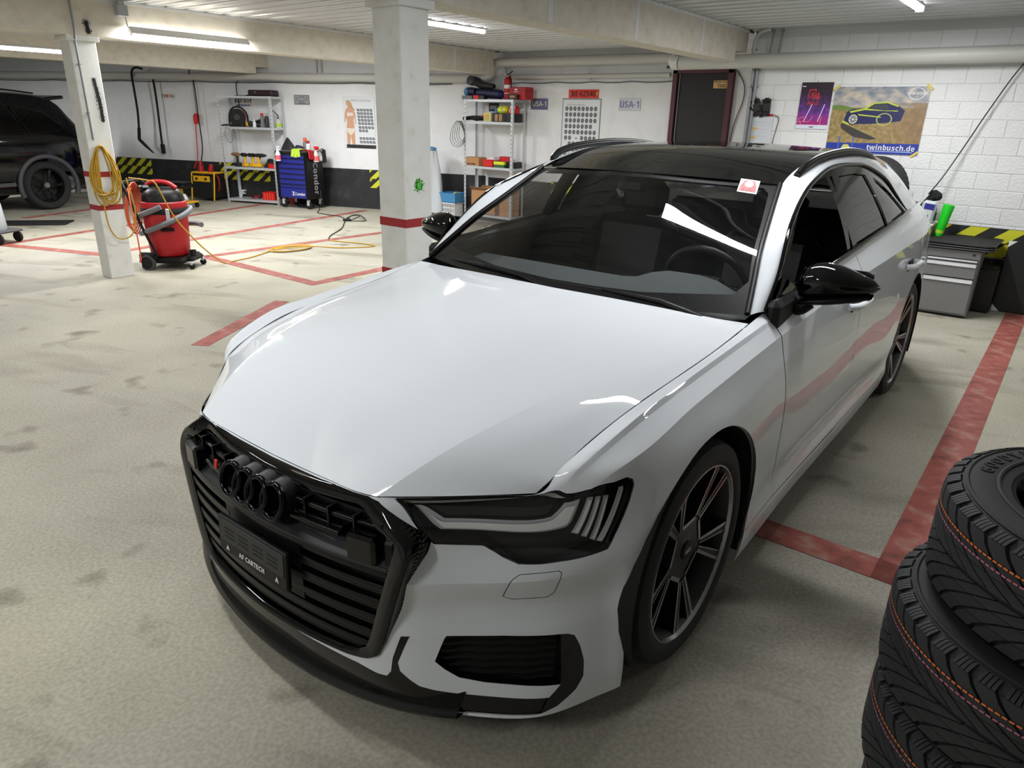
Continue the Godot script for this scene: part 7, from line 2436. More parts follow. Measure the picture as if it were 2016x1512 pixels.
	put("lid", blathe([Vector2(0.026, 0.115), Vector2(0.026, 0.16), Vector2(0, 0.165)], 14), mats["red"], o)
	solo("lime_cloth", cloth_drape(0.16, 0.11, 0.12), mats["lime"], "lime green cloth draped over front edge of trolley", "cloth", x * at3(0.12, 0.945, 0.185))
	spray_bottle("spray bottle with pink label hung on left of blue trolley", x * at3(-0.22, 0.77, 0.262), "white", "pink", "white", 1.05)
	solo("red_cloth", cloth_drape(0.10, 0.14, 0.14), mats["red"], "red cloth hanging over right rail of blue trolley", "cloth", x * at3(0.35, 0.935, 0.14, PI / 2))
	spray_bottle("spray bottle with red head beside the red cloth", x * at3(0.395, 0.77, 0.035, 0.5), "off_white", "pink", "bright_red", 1.1)
	spray_bottle("clear spray bottle behind the red headed one", x * at3(0.395, 0.78, -0.055, 0.4), "light_grey", "off_white", "off_white", 1.0)
	solo("grey_cloth", cloth_drape(0.11, 0.10, 0.22), mats["dark_grey"], "grey cloth hanging over far corner of blue trolley", "cloth", x * at3(0.35, 0.945, -0.165, PI / 2))

func cloth_fold(w: float, h: float, d: float) -> B:
	# a cloth standing in a soft peak
	var g := []
	for k in 9:
		var v := k / 8.0
		var row := []
		for q in 14:
			var a := TAU * q / 14
			var rr := (1.0 - v) * (1.0 + 0.18 * sin(a * 3.0)) + 0.10
			row.append(Vector3(cos(a) * w * 0.8 * rr - 0.03 * v, h * pow(v, 0.85), sin(a) * d * rr))
		g.append(row)
	var b := B.new()
	b.sheet(g, Vector3(0, 0.05, 0), Vector3.ONE, false, true)
	for q in 14:
		b.ftri(Vector3(-0.03, h, 0), g[8][q], g[8][(q + 1) % 14], Vector3.UP)
	return b
func cloth_drape(w: float, top: float, drop: float) -> B:
	# lies on a top, then hangs over its front edge in folds; thin but two-sided with thickness
	var out := []
	var inn := []
	for k in 13:
		var v := k / 12.0
		var row := []
		var row2 := []
		for q in 13:
			var u := q / 12.0 - 0.5
			var fold := 0.016 * sin(u * 17.0 + v * 2.0) + 0.008 * sin(u * 31.0)
			var ww := w * (1.0 + 0.25 * v)
			var p: Vector3
			if v < 0.4:
				p = Vector3(u * w, 0.012 + absf(fold) * 0.9, -top * (1.0 - v / 0.4))
			else:
				var f := (v - 0.4) / 0.6
				p = Vector3(u * ww, 0.012 - drop * f * (1.0 - 0.25 * absf(u)), 0.032 + 0.5 * fold + 0.012 * f)
			row.append(p)
			row2.append(p - (Vector3(0, 0.006, 0) if v < 0.4 else Vector3(0, 0, 0.006)))
		out.append(row)
		inn.append(row2)
	var b := B.new()
	b.sheet(out, Vector3(0, 0.7, 0.7))
	b.sheet(inn, Vector3(0, -0.7, -0.7))
	for q in 12:
		b.quad(out[12][q], out[12][q + 1], inn[12][q + 1], inn[12][q], Vector3.DOWN)
	for k in 12:
		for e in [0, 12]:
			b.quad(out[k][e], out[k + 1][e], inn[k + 1][e], inn[k][e], Vector3(-1 if e == 0 else 1, 0, 0))
	return b

# ---- second shelf, in the corner by the door wall
func carton(label: String, at: Transform3D, s: Vector3, text := "", open := false, group := ""):
	var t := thing("carton", label, "box", at, group)
	var b := B.new()
	if open:
		b.box(Vector3(0, 0.004, 0), Vector3(s.x, 0.008, s.z))
		for sx in [-1.0, 1.0]:
			b.box(Vector3(sx * (s.x / 2 - 0.003), s.y / 2, 0), Vector3(0.006, s.y, s.z))
		for sz in [-1.0, 1.0]:
			b.box(Vector3(0, s.y / 2, sz * (s.z / 2 - 0.003)), Vector3(s.x, s.y, 0.006))
		put("walls", b, mats["cardboard"], t)
		for sz in [-1.0, 1.0]:
			put("flap", bbox(Vector3(0, s.y + 0.03, sz * (s.z / 2 + 0.025)), Vector3(s.x * 0.98, 0.005, 0.07), 0.0, Basis(Vector3.RIGHT, -0.7 * sz)), mats["cardboard_dark"], t)
	else:
		b.box(Vector3(0, s.y / 2, 0), s, Basis.IDENTITY, 0.004)
		put("walls", b, mats["cardboard"], t)
		put("tape_strip", bbox(Vector3(0, s.y + 0.0005, 0), Vector3(s.x + 0.001, 0.0015, 0.05)), mats["cardboard_dark"], t)
	if text != "":
		put("print", bbox(Vector3(-s.x * 0.02, s.y * 0.22, s.z / 2 + 0.0008), Vector3(s.x * 0.55, s.y * 0.16, 0.001)), mats["dark_grey"], t)
		put("print_text", text_mesh(text, s.y * 0.14, 0.0008), mats["cardboard"], t, Transform3D(Basis.IDENTITY, Vector3(-s.x * 0.02, s.y * 0.22, s.z / 2 + 0.0016)))

func shelf_with_boxes():
	rack("corner_shelf", "white galvanised shelf with cartons beside the door wall", at3(-6.20, 0, -6.88), 0.95, 0.30, [0.10, 0.825, 1.475, 1.785])
	var t: Node3D
	# top board
	var z := -7.03
	t = thing("bag_roll", "dark blue rolled bag on top of corner shelf", "bag", at3(-5.95, 1.783, z))
	put("roll", btube(curve([Vector3(-0.25, 0.10, 0), Vector3(0.0, 0.09, 0.02), Vector3(0.22, 0.08, 0), Vector3(0.36, 0.07, 0)], 5), 0.065, 12), mats["navy"], t)
	put("roll_end", btube([Vector3(0.36, 0.07, 0), Vector3(0.39, 0.07, 0)], 0.05, 12), mats["blue"], t)
	t = thing("racket_bag", "black bag with oval end slung across the blue roll", "bag", at3(-6.0, 1.985, z - 0.01))
	put("bag_body", btube(curve([Vector3(-0.24, 0.06, 0), Vector3(-0.10, 0.055, 0), Vector3(0.05, 0.0, 0.03), Vector3(0.30, -0.02, 0.05)], 5), [0.05, 0.06, 0.065, 0.066, 0.066, 0.065, 0.064, 0.062, 0.06, 0.058, 0.056, 0.052, 0.05, 0.045, 0.04, 0.035], 12), mats["black"], t)
	put("bag_end", blathe([Vector2(0, 0.012), Vector2(0.06, 0.008), Vector2(0.07, 0.0), Vector2(0, 0)], 20, Transform3D(Basis(Vector3.RIGHT, 1.25), Vector3(-0.17, 0.07, 0.06))), mats["arch_grey"], t)
	t = thing("blue_bundle", "light blue cloth bundle at left end of corner shelf top", "cloth", at3(-6.20, 1.835, z + 0.06))
	put("bundle", btube([Vector3(-0.04, 0.055, 0), Vector3(0.06, 0.06, 0.0), Vector3(0.16, 0.055, 0)], [0.05, 0.062, 0.055], 12), mats["navy"], t)
	put("bundle_wrap", btube([Vector3(-0.02, 0.057, 0.0), Vector3(0.03, 0.059, 0.0)], 0.062, 12), mats["sky_blue"], t)
	for q in [[-6.16, 0.20, 0.05, "grey", "grey flat box under the blue bundle"], [-5.98, 0.10, 0.055, "bright_red", "small red box on top of corner shelf"], [-5.87, 0.10, 0.05, "dark_grey", "small dark box beside the small red box"]]:
		t = thing("small_box", q[4], "box", at3(q[0], 1.783, z + 0.09))
		put("box_body", bbox(Vector3(0, q[2] / 2, 0), Vector3(q[1], q[2], 0.09), 0.003), mats[q[3]], t)
		put("box_lid", bbox(Vector3(0, q[2] - 0.004, 0), Vector3(q[1] + 0.003, 0.014, 0.093), 0.003), mats[q[3]], t)
	t = thing("fire_extinguisher", "red fire extinguisher standing on corner shelf", "fire extinguisher", at3(-5.43, 1.783, z + 0.05))
	put("cylinder", blathe([Vector2(0, 0), Vector2(0.052, 0), Vector2(0.056, 0.01), Vector2(0.056, 0.25), Vector2(0.05, 0.28), Vector2(0.025, 0.305), Vector2(0.018, 0.31), Vector2(0, 0.31)], 24), mats["red"], t)
	put("label_band", blathe([Vector2(0.0568, 0.08), Vector2(0.0568, 0.20)], 24), mats["white"], t)
	put("label_text", blathe([Vector2(0.0573, 0.09), Vector2(0.0573, 0.15)], 24), mats["red"], t)
	put("valve", blathe([Vector2(0.018, 0.31), Vector2(0.02, 0.33), Vector2(0, 0.335)], 14), mats["chrome"], t)
	put("lever", btube([Vector3(-0.02, 0.335, 0), Vector3(0.03, 0.35, 0), Vector3(0.08, 0.385, 0)], 0.009, 6), mats["dark_grey"], t)
	put("carry_grip", btube([Vector3(-0.02, 0.325, 0), Vector3(0.06, 0.325, 0)], 0.007, 6), mats["red"], t)
	put("discharge_hose", btube(curve([Vector3(0.02, 0.32, 0), Vector3(0.08, 0.26, 0.02), Vector3(0.065, 0.12, 0.02)], 5), 0.009, 6), mats["black"], t)
	t = thing("first_aid_box", "red metal first aid box beside the fire extinguisher", "box", at3(-5.22, 1.783, z))
	put("case", bbox(Vector3(0, 0.085, 0), Vector3(0.30, 0.17, 0.20), 0.008), mats["red"], t)
	put("lid_line", bbox(Vector3(0, 0.125, 0), Vector3(0.303, 0.004, 0.203)), mats["plum"], t)
	put("cross", bbox(Vector3(-0.02, 0.135, 0.101), Vector3(0.05, 0.022, 0.002)), mats["white"], t)
	put("label_print", bbox(Vector3(-0.02, 0.105, 0.101), Vector3(0.08, 0.008, 0.002)), mats["white"], t)
	t = thing("spark_plug_box", "dark printed carton standing before the first aid box", "box", at3(-5.27, 1.783, z + 0.125))
	put("box_body", bbox(Vector3(0, 0.035, 0), Vector3(0.18, 0.07, 0.04), 0.003), mats["plum"], t)
	put("box_print", bbox(Vector3(0.0, 0.04, 0.0205), Vector3(0.09, 0.03, 0.001)), mats["cardboard"], t)
	# second board
	var y := 1.473
	t = thing("ratchet_straps", "bundle of black straps lying on the corner shelf", "straps", at3(-6.02, y, z + 0.06))
	put("strap_bundle", btube(curve([Vector3(-0.24, 0.03, 0.04), Vector3(-0.12, 0.045, 0), Vector3(0.02, 0.035, 0.02), Vector3(0.14, 0.04, -0.02), Vector3(0.20, 0.03, 0.0)], 4), 0.028, 8), mats["black"], t)
	put("strap_bundle", btube(curve([Vector3(-0.20, 0.05, -0.03), Vector3(0.0, 0.06, 0.04), Vector3(0.16, 0.05, 0.03)], 4), 0.022, 8), mats["matt_black"], t)
	put("red_tag", bbox(Vector3(0.13, 0.075, 0.02), Vector3(0.12, 0.02, 0.05), 0.005), mats["red"], t)
	t = thing("manual_box", "pale yellow printed box on corner shelf", "box", at3(-5.77, y, z + 0.05))
	put("box_body", bbox(Vector3(0, 0.065, 0), Vector3(0.15, 0.13, 0.12), 0.003), mats["off_white"], t)
	put("box_print", bbox(Vector3(0.0, 0.065, 0.0605), Vector3(0.135, 0.112, 0.001)), mats["tape"], t)
	for k in 5:
		put("print_line", bbox(Vector3(-0.01 + 0.006 * (k % 2), 0.03 + 0.016 * k, 0.0614), Vector3(0.09, 0.005, 0.0006)), mats["cardboard_dark"], t)
	t = thing("bulb_case", "black case with tan picture panels on corner shelf", "case", at3(-5.54, y, z + 0.05))
	put("case_body", bbox(Vector3(0, 0.06, 0), Vector3(0.25, 0.12, 0.13), 0.005), mats["black"], t)
	for q in [-0.05, 0.03]:
		put("picture_panel", bbox(Vector3(q, 0.06, 0.0655), Vector3(0.055, 0.095, 0.001)), mats["cardboard"], t)
	t = thing("blue_bottle", "small blue bottle behind the black case", "bottle", at3(-5.655, y + 0.12, z + 0.03))
	put("bottle", blathe([Vector2(0, 0), Vector2(0.03, 0), Vector2(0.03, 0.055), Vector2(0.014, 0.08), Vector2(0, 0.08)], 14), mats["sky_blue"], t)
	put("cap", blathe([Vector2(0.014, 0.078), Vector2(0.014, 0.10), Vector2(0, 0.102)], 12), mats["dark_grey"], t)
	t = thing("safety_vest", "folded yellow safety vest on the black case", "vest", at3(-5.52, y + 0.12, z + 0.03))
	put("folded_cloth", bbox(Vector3(0, 0.05, 0), Vector3(0.19, 0.10, 0.12), 0.03, Basis(Vector3.BACK, 0.05)), mats["vest_yellow"], t)
	put("reflective_band", bbox(Vector3(0.02, 0.05, 0.0605), Vector3(0.02, 0.092, 0.002), 0.0, Basis(Vector3.BACK, 0.5)), mats["light_grey"], t)
	t = thing("black_bin", "black plastic bin holding an orange vest", "bin", at3(-5.32, y, z + 0.03))
	open_bin(t, 0.19, 0.12, 0.16, "black")
	t = thing("orange_vest", "orange vest with silver bands in black bin", "vest", at3(-5.32, y + 0.012, z + 0.03))
	put("folded_cloth", bbox(Vector3(0, 0.11, 0), Vector3(0.16, 0.21, 0.12), 0.035), mats["bright_red"], t)
	for q in [-0.03, 0.015, 0.05]:
		put("reflective_band", bbox(Vector3(q, 0.165, 0.061), Vector3(0.012, 0.09, 0.003), 0.0, Basis(Vector3.BACK, -0.35)), mats["white"], t)
	t = thing("wound_cable", "thin pale cable coil hanging off corner shelf", "cable", at3(-6.23, 0, -6.86))
	for k in 5:
		var loop := []
		for q in 26:
			var a := TAU * q / 26
			var f := (1.0 - cos(a)) / 2.0
			loop.append(Vector3(sin(a) * (0.07 + 0.028 * k) * (0.5 + 0.6 * f) - 0.012 * k, 1.47 - f * (0.28 + 0.025 * k), 0.012 * k))
		put("cable_loop", btube(loop, 0.0045, 5, true), mats["grey"], t)
	# third board
	y = 0.823
	carton("small brown carton on the corner shelf", at3(-6.05, y, z + 0.05), Vector3(0.30, 0.125, 0.20), "auto fix")
	t = thing("red_bin", "red parts bin filled with papers on corner shelf", "bin", at3(-5.72, y, z + 0.06))
	open_bin(t, 0.20, 0.11, 0.18, "bright_red")
	put("paper_fill", bbox(Vector3(0.02, 0.10, 0), Vector3(0.16, 0.06, 0.14), 0.01, Basis(Vector3.BACK, 0.25)), mats["white"], t)
	t = thing("yellow_green_box", "yellow and green box before the red bin", "box", at3(-5.50, y, z + 0.10))
	put("box_body", bbox(Vector3(0, 0.045, 0), Vector3(0.20, 0.09, 0.10), 0.003), mats["green_dark"], t)
	put("box_print", bbox(Vector3(0, 0.066, 0), Vector3(0.203, 0.045, 0.103), 0.002), mats["vest_yellow"], t)
	t = thing("red_box", "red box behind the yellow and green box", "box", at3(-5.50, y, z - 0.03))
	put("box_body", bbox(Vector3(0, 0.075, 0), Vector3(0.20, 0.15, 0.10), 0.004), mats["bright_red"], t)
	put("box_lid", bbox(Vector3(0, 0.148, 0), Vector3(0.204, 0.012, 0.104), 0.003), mats["red"], t)
	t = thing("black_bin", "low black bin at right end of corner shelf", "bin", at3(-5.31, y, z + 0.02))
	open_bin(t, 0.18, 0.09, 0.16, "black")
	solo("film_scrap", hump(0.055, 0.12, 0.05), mats["film"], "crumpled clear film in the low black bin", "film", at3(-5.31, y + 0.012, z + 0.02))
	# floor: cartons, baskets, wrapped sheet
	carton("large open carton standing on floor under corner shelf", at3(-5.83, 0.098, -7.02, 0.0), Vector3(0.50, 0.36, 0.22), "auto fix", true)
	carton("closed carton on floor beside the corner shelf", at3(-5.40, 0.098, -7.03, -0.1), Vector3(0.22, 0.40, 0.22), "")
	t = thing("white_basket", "white slotted plastic basket on floor by corner shelf", "basket", at3(-6.42, 0, -6.82, 0.1))
	basket(t, 0.30, 0.24, 0.24, "white")
	t = thing("blue_basket", "blue plastic bin stacked in the white basket", "basket", at3(-6.42, 0.245, -6.82, 0.1))
	open_bin(t, 0.34, 0.15, 0.26, "sky_blue")
	put("yellow_handle", bbox(Vector3(0.04, 0.13, 0.0), Vector3(0.14, 0.02, 0.03), 0.006, Basis(Vector3.BACK, 0.4)), mats["yellow"], t)
	# sheet of film over something tall behind the near column
	var g := []
	for k in 15:
		var v := k / 14.0
		var row := []
		for q in 24:
			var a := TAU * q / 24
			var rr := lerpf(0.24, 0.10, pow(v, 1.5)) * (1.0 + 0.12 * sin(a * 4.0 + v * 3.0) + 0.06 * sin(a * 9.0 - v * 5.0))
			row.append(Vector3(cos(a) * rr, v * 1.02, sin(a) * rr * 0.6))
		g.append(row)
	var b := B.new()
	b.sheet(g, Vector3(0, 0.5, 0), Vector3(1, 0.1, 1), false, true)
	for q in 24:
		b.ftri(Vector3(0, 1.05, 0), g[14][q], g[14][(q + 1) % 24], Vector3.UP)
	t = thing("film_covered_stand", "tall stand wrapped in crinkled clear film behind near column", "cover", at3(-6.76, 0, -6.72))
	put("film_cover", b, mats["film_white"], t)
	put("blue_top", hump(0.10, 0.05, 0.07), mats["sky_blue"], t, at3(0, 1.03, 0))

func basket(t: Node, w: float, h: float, d: float, m: String):
	put("basket_floor", bbox(Vector3(0, 0.006, 0), Vector3(w * 0.9, 0.012, d * 0.9)), mats[m], t)
	put("basket_rim", bbox(Vector3(0, h - 0.01, d / 2), Vector3(w + 0.01, 0.02, 0.012), 0.003), mats[m], t)
	put("basket_rim", bbox(Vector3(0, h - 0.01, -d / 2), Vector3(w + 0.01, 0.02, 0.012), 0.003), mats[m], t)
	for sx in [-1.0, 1.0]:
		put("basket_rim", bbox(Vector3(sx * w / 2, h - 0.01, 0), Vector3(0.012, 0.02, d), 0.003), mats[m], t)
	for sz in [-1.0, 1.0]:
		for k in 10:
			put("basket_slat", bbox(Vector3(-w * 0.45 + w * 0.9 * k / 9.0, h / 2, sz * d * 0.47), Vector3(0.014, h - 0.01, 0.005)), mats[m], t)
		for yy in [0.35, 0.68]:
			put("basket_band", bbox(Vector3(0, h * yy, sz * d * 0.472), Vector3(w * 0.93, 0.012, 0.006)), mats[m], t)
	for sx in [-1.0, 1.0]:
		put("basket_side", bbox(Vector3(sx * w * 0.465, h / 2, 0), Vector3(0.005, h - 0.01, d * 0.92)), mats[m], t)

# ---- plates, calendars, posters
func canvas(w: int, h: int, c: Color) -> Image:
	var im := Image.create(w, h, false, Image.FORMAT_RGB8)
	im.fill(c)
	return im
func fill_poly(im: Image, poly: Array, c: Color):
	var pp := PackedVector2Array(poly)
	var r := Rect2(pp[0], Vector2.ZERO)
	for p in pp:
		r = r.expand(p)
	for y in range(maxi(int(r.position.y), 0), mini(int(r.end.y) + 1, im.get_height())):
		for x in range(maxi(int(r.position.x), 0), mini(int(r.end.x) + 1, im.get_width())):
			if Geometry2D.is_point_in_polygon(Vector2(x + 0.5, y + 0.5), pp):
				im.set_pixel(x, y, c)
func fill_disc(im: Image, cx: float, cy: float, r: float, c: Color, ri := 0.0, sx := 1.0):
	for y in range(maxi(int(cy - r), 0), mini(int(cy + r) + 2, im.get_height())):
		for x in range(maxi(int(cx - r * sx), 0), mini(int(cx + r * sx) + 2, im.get_width())):
			var d := Vector2((x + 0.5 - cx) / sx, y + 0.5 - cy).length()
			if d <= r and d >= ri:
				im.set_pixel(x, y, c)
func fill_line(im: Image, a: Vector2, b: Vector2, w: float, c: Color):
	var d := (b - a).normalized()
	var n := Vector2(-d.y, d.x) * w / 2
	fill_poly(im, [a + n, b + n, b - n, a - n], c)
func paper(im: Image, rough := 0.45) -> StandardMaterial3D:
	var m := StandardMaterial3D.new()
	m.albedo_texture = ImageTexture.create_from_image(im)
	m.roughness = rough
	return m
func sheet_face(w: float, h: float) -> B:
	var b := B.new()
	b.quad(Vector3(-w / 2, -h / 2, 0.0012), Vector3(w / 2, -h / 2, 0.0012), Vector3(w / 2, h / 2, 0.0012), Vector3(-w / 2, h / 2, 0.0012), Vector3.BACK)
	return b
func hanging_sheet(called: String, label: String, category: String, x: Transform3D, w: float, h: float, im: Image) -> Node3D:
	var t := thing(called, label, category, x)
	put("backing", bbox(Vector3(0, 0, 0), Vector3(w, h, 0.002)), mats["white"], t)
	put("printed_face", sheet_face(w - 0.002, h - 0.002), paper(im), t)
	return t

func plates_and_posters():
	var t: Node3D
	# plate with an orange on shelf wall
	t = thing("licence_plate", "white licence plate with an orange between letters on shelf wall", "plate", on_shelf_wall(-6.225, 1.76, 0.006))
	put("plate_sheet", bbox(Vector3.ZERO, Vector3(0.30, 0.15, 0.003), 0.001), mats["white"], t)
	put("plate_text", text_mesh("F05   06I", 0.075, 0.001), mats["green_dark"], t, Transform3D(Basis.IDENTITY, Vector3(0, -0.005, 0.002)))
	put("plate_fruit", blathe([Vector2(0, 0.002), Vector2(0.028, 0.001), Vector2(0.03, 0)], 18, Transform3D(Basis(Vector3.RIGHT, PI / 2), Vector3(-0.01, 0.0, 0.0015))), mats["orange"], t)
	t = thing("licence_plate", "novelty plate reading BAD BOY behind tool shelf", "plate", on_shelf_wall(-4.60, 1.69, 0.006))
	put("plate_sheet", bbox(Vector3.ZERO, Vector3(0.30, 0.15, 0.003), 0.001), mats["white"], t)
	put("plate_text", text_mesh("BAD BOY", 0.085, 0.001), mats["black"], t, Transform3D(Basis.IDENTITY, Vector3(0, 0.01, 0.002)))
	put("plate_strip", bbox(Vector3(0, -0.062, 0.002), Vector3(0.29, 0.022, 0.001)), mats["purple_grey"], t)
	t = thing("licence_plate", "silver plate with bow tie emblem on shelf wall", "plate", on_shelf_wall(-3.40, 1.735, 0.006))
	put("plate_sheet", bbox(Vector3.ZERO, Vector3(0.305, 0.152, 0.003), 0.001), mats["light_grey"], t)
	put("plate_border", bbox(Vector3(0, 0.068, 0.002), Vector3(0.29, 0.006, 0.001)), mats["dark_grey"], t)
	put("plate_border", bbox(Vector3(0, -0.068, 0.002), Vector3(0.29, 0.006, 0.001)), mats["dark_grey"], t)
	for sx in [-1.0, 1.0]:
		put("plate_border", bbox(Vector3(sx * 0.143, 0, 0.002), Vector3(0.006, 0.14, 0.001)), mats["dark_grey"], t)
	var bow := [Vector2(-0.11, -0.022), Vector2(-0.042, -0.022), Vector2(-0.048, -0.038), Vector2(0.035, -0.038), Vector2(0.041, -0.022), Vector2(0.10, -0.022), Vector2(0.11, 0.022), Vector2(0.042, 0.022), Vector2(0.048, 0.038), Vector2(-0.035, 0.038), Vector2(-0.041, 0.022), Vector2(-0.10, 0.022)]
	put("emblem", bprism(bow, 0.001, Transform3D(Basis.IDENTITY, Vector3(0, 0.012, 0.0015))), mats["dark_grey"], t)
	var bow2 := []
	for p in bow:
		bow2.append(p * Vector2(0.93, 0.82))
	put("emblem", bprism(bow2, 0.001, Transform3D(Basis.IDENTITY, Vector3(0, 0.012, 0.002))), mats["light_grey"], t)
	put("plate_text", text_mesh("CHEVROLET", 0.026, 0.001), mats["dark_grey"], t, Transform3D(Basis.IDENTITY, Vector3(0, -0.05, 0.002)))
	# wheel calendar with a model
	var im := canvas(300, 400, Color(0.86, 0.875, 0.89))
	fill_poly(im, [Vector2(20, 372), Vector2(300, 372), Vector2(300, 400), Vector2(20, 400)], Color(0.16, 0.16, 0.17))
	var skin_c := Color(0.80, 0.62, 0.50)
	fill_poly(im, [Vector2(40, 30), Vector2(62, 26), Vector2(80, 44), Vector2(96, 80), Vector2(116, 104), Vector2(98, 110), Vector2(70, 84), Vector2(40, 70), Vector2(32, 48)], Color(0.74, 0.60, 0.40))
	fill_disc(im, 54, 52, 18, skin_c)
	fill_poly(im, [Vector2(46, 64), Vector2(66, 64), Vector2(68, 82), Vector2(96, 96), Vector2(118, 130), Vector2(120, 210), Vector2(112, 214), Vector2(108, 150), Vector2(98, 186), Vector2(104, 232), Vector2(106, 372), Vector2(76, 372), Vector2(66, 300), Vector2(56, 372), Vector2(28, 372), Vector2(28, 240), Vector2(36, 190), Vector2(28, 160), Vector2(18, 200), Vector2(10, 196), Vector2(16, 130), Vector2(30, 94), Vector2(48, 84)], skin_c)
	fill_poly(im, [Vector2(34, 128), Vector2(60, 118), Vector2(66, 130), Vector2(72, 118), Vector2(98, 128), Vector2(94, 150), Vector2(68, 146), Vector2(40, 152)], Color(0.88, 0.84, 0.80))
	fill_poly(im, [Vector2(28, 244), Vector2(104, 244), Vector2(98, 274), Vector2(66, 300), Vector2(34, 274)], Color(0.88, 0.84, 0.78))
	for r in 9:
		var yy := [92.0, 118.0, 144.0, 170.0, 196.0, 226.0, 252.0, 312.0, 340.0][r] as float
		for c in 5:
			if (r == 6 and c > 2) or (r == 1 and c > 4):
				continue
			fill_poly(im, [Vector2(132 + c * 30 + r * 2, yy), Vector2(156 + c * 30 + r * 2, yy), Vector2(160 + c * 30 + r * 2, yy + 19), Vector2(138 + c * 30 + r * 2, yy + 19)], Color(0.24, 0.25, 0.27))
			fill_disc(im, 147 + c * 30 + r * 2, yy + 9, 6, Color(0.62, 0.64, 0.66))
	t = hanging_sheet("wheel_calendar", "calendar sheet with a model beside rows of wheels", "calendar", on_shelf_wall(-2.315, 1.395, 0.006), 0.60, 0.81, im)
	put("print_text", text_mesh("WHEEL COLLECTION", 0.04, 0.0004, "Droid Sans", false), mats["grey"], t, Transform3D(Basis.IDENTITY, Vector3(0.05, 0.345, 0.0014)))
	# wheel range sheet on door wall
	im = canvas(320, 430, Color(0.87, 0.88, 0.89))
	for r in 9:
		for c in 8:
			if (r == 3 and c == 7) or (r == 5 and (c == 2 or c == 3)):
				continue
			if r == 6 and c == 0:
				continue
			var cx := 36.0 + c * 35.0
			var cy := 66.0 + r * 40.0
			fill_disc(im, cx, cy, 15, Color(0.22, 0.23, 0.25), 9.0, 0.9)
			fill_disc(im, cx, cy, 8, Color(0.55, 0.57, 0.60), 0.0, 0.9)
			for q in 5:
				var a := TAU * q / 5 + r
				fill_line(im, Vector2(cx, cy), Vector2(cx + cos(a) * 9, cy + sin(a) * 10), 2.0, Color(0.16, 0.16, 0.17))
	fill_poly(im, [Vector2(120, 264), Vector2(136, 264), Vector2(136, 272), Vector2(120, 272)], Color(0.75, 0.15, 0.15))
	t = hanging_sheet("wheel_range_sheet", "grey sheet with rows of small wheels under red plate", "poster", on_door_wall(-4.34, 1.385, 0.006), 0.635, 0.85, im)
	put("print_text", text_mesh("WHEEL COLLECTION 2014", 0.026, 0.0004, "Droid Sans", false), mats["grey"], t, Transform3D(Basis.IDENTITY, Vector3(-0.09, 0.345, 0.0014)))
	put("sheet_frame", bbox(Vector3(0, 0.422, 0.001), Vector3(0.645, 0.012, 0.006), 0.002), mats["grey"], t)
	for sx in [-1.0, 1.0]:
		put("sheet_frame", bbox(Vector3(sx * 0.318, 0, 0.001), Vector3(0.01, 0.85, 0.006), 0.002), mats["grey"], t)
	t = thing("licence_plate", "red plate reading BE 62540 above the wheel sheet", "plate", on_door_wall(-4.315, 1.875, 0.008))
	put("plate_sheet", bbox(Vector3.ZERO, Vector3(0.50, 0.112, 0.003), 0.001), mats["plate_red"], t)
	put("plate_text", text_mesh("BE·62540", 0.098, 0.001), mats["black"], t, Transform3D(Basis.IDENTITY, Vector3(0, 0, 0.002)))
	put("plate_shield", bbox(Vector3(-0.222, 0.0, 0.002), Vector3(0.028, 0.034, 0.001)), mats["bright_red"], t)
	put("plate_cross", bbox(Vector3(-0.222, 0, 0.0027), Vector3(0.020, 0.007, 0.0006)), mats["white"], t)
	put("plate_cross", bbox(Vector3(-0.222, 0, 0.0027), Vector3(0.007, 0.020, 0.0006)), mats["white"], t)
	put("plate_crest", bprism([Vector2(-0.015, 0.0), Vector2(0.0, -0.022), Vector2(0.015, 0.0), Vector2(0.015, 0.022), Vector2(-0.015, 0.022)], 0.001, Transform3D(Basis.IDENTITY, Vector3(0.222, 0.0, 0.0016))), mats["yellow"], t)
	t = thing("licence_plate", "purple plate reading USA-1 beside the corner shelf", "plate", on_door_wall(-5.08, 1.735, 0.008))
	put("plate_sheet", bbox(Vector3.ZERO, Vector3(0.305, 0.152, 0.003), 0.001), mats["purple_grey"], t)
	put("text_shadow", text_mesh("USA-1", 0.105, 0.001), mats["black"], t, Transform3D(Basis.IDENTITY, Vector3(-0.005, -0.006, 0.002)))
	put("plate_text", text_mesh("USA-1", 0.10, 0.001), mats["white"], t, Transform3D(Basis.IDENTITY, Vector3(0.004, 0, 0.0035)))
	t = thing("licence_plate", "worn chrome plate reading USA-1 near the dark door", "plate", on_door_wall(-3.565, 1.742, 0.008))
	put("plate_sheet", bbox(Vector3.ZERO, Vector3(0.33, 0.15, 0.003), 0.001), mats["chrome_worn"], t)
	put("plate_text", text_mesh("USA-1", 0.115, 0.001), mats["purple_grey"], t, Transform3D(Basis.IDENTITY, Vector3(0, 0, 0.002)))
	t = thing("licence_plate", "dark plate half hidden behind corner shelf top", "plate", on_door_wall(-5.95, 1.68, 0.008))
	put("plate_sheet", bbox(Vector3.ZERO, Vector3(0.20, 0.12, 0.003), 0.001), mats["dark_grey"], t)
	put("plate_print", bbox(Vector3(0, 0.0, 0.002), Vector3(0.15, 0.05, 0.001)), mats["light_grey"], t)
	t = thing("taxi_sign", "yellow TAXI sticker on the dark door", "sign", on_door_wall(-2.29, 1.985, 0.043))
	put("sign_sheet", bbox(Vector3.ZERO, Vector3(0.19, 0.09, 0.002), 0.001), mats["taxi_yellow"], t)
	put("sign_text", text_mesh("TAXI", 0.055, 0.001), mats["black"], t, Transform3D(Basis.IDENTITY, Vector3(0.02, -0.018, 0.0015)))
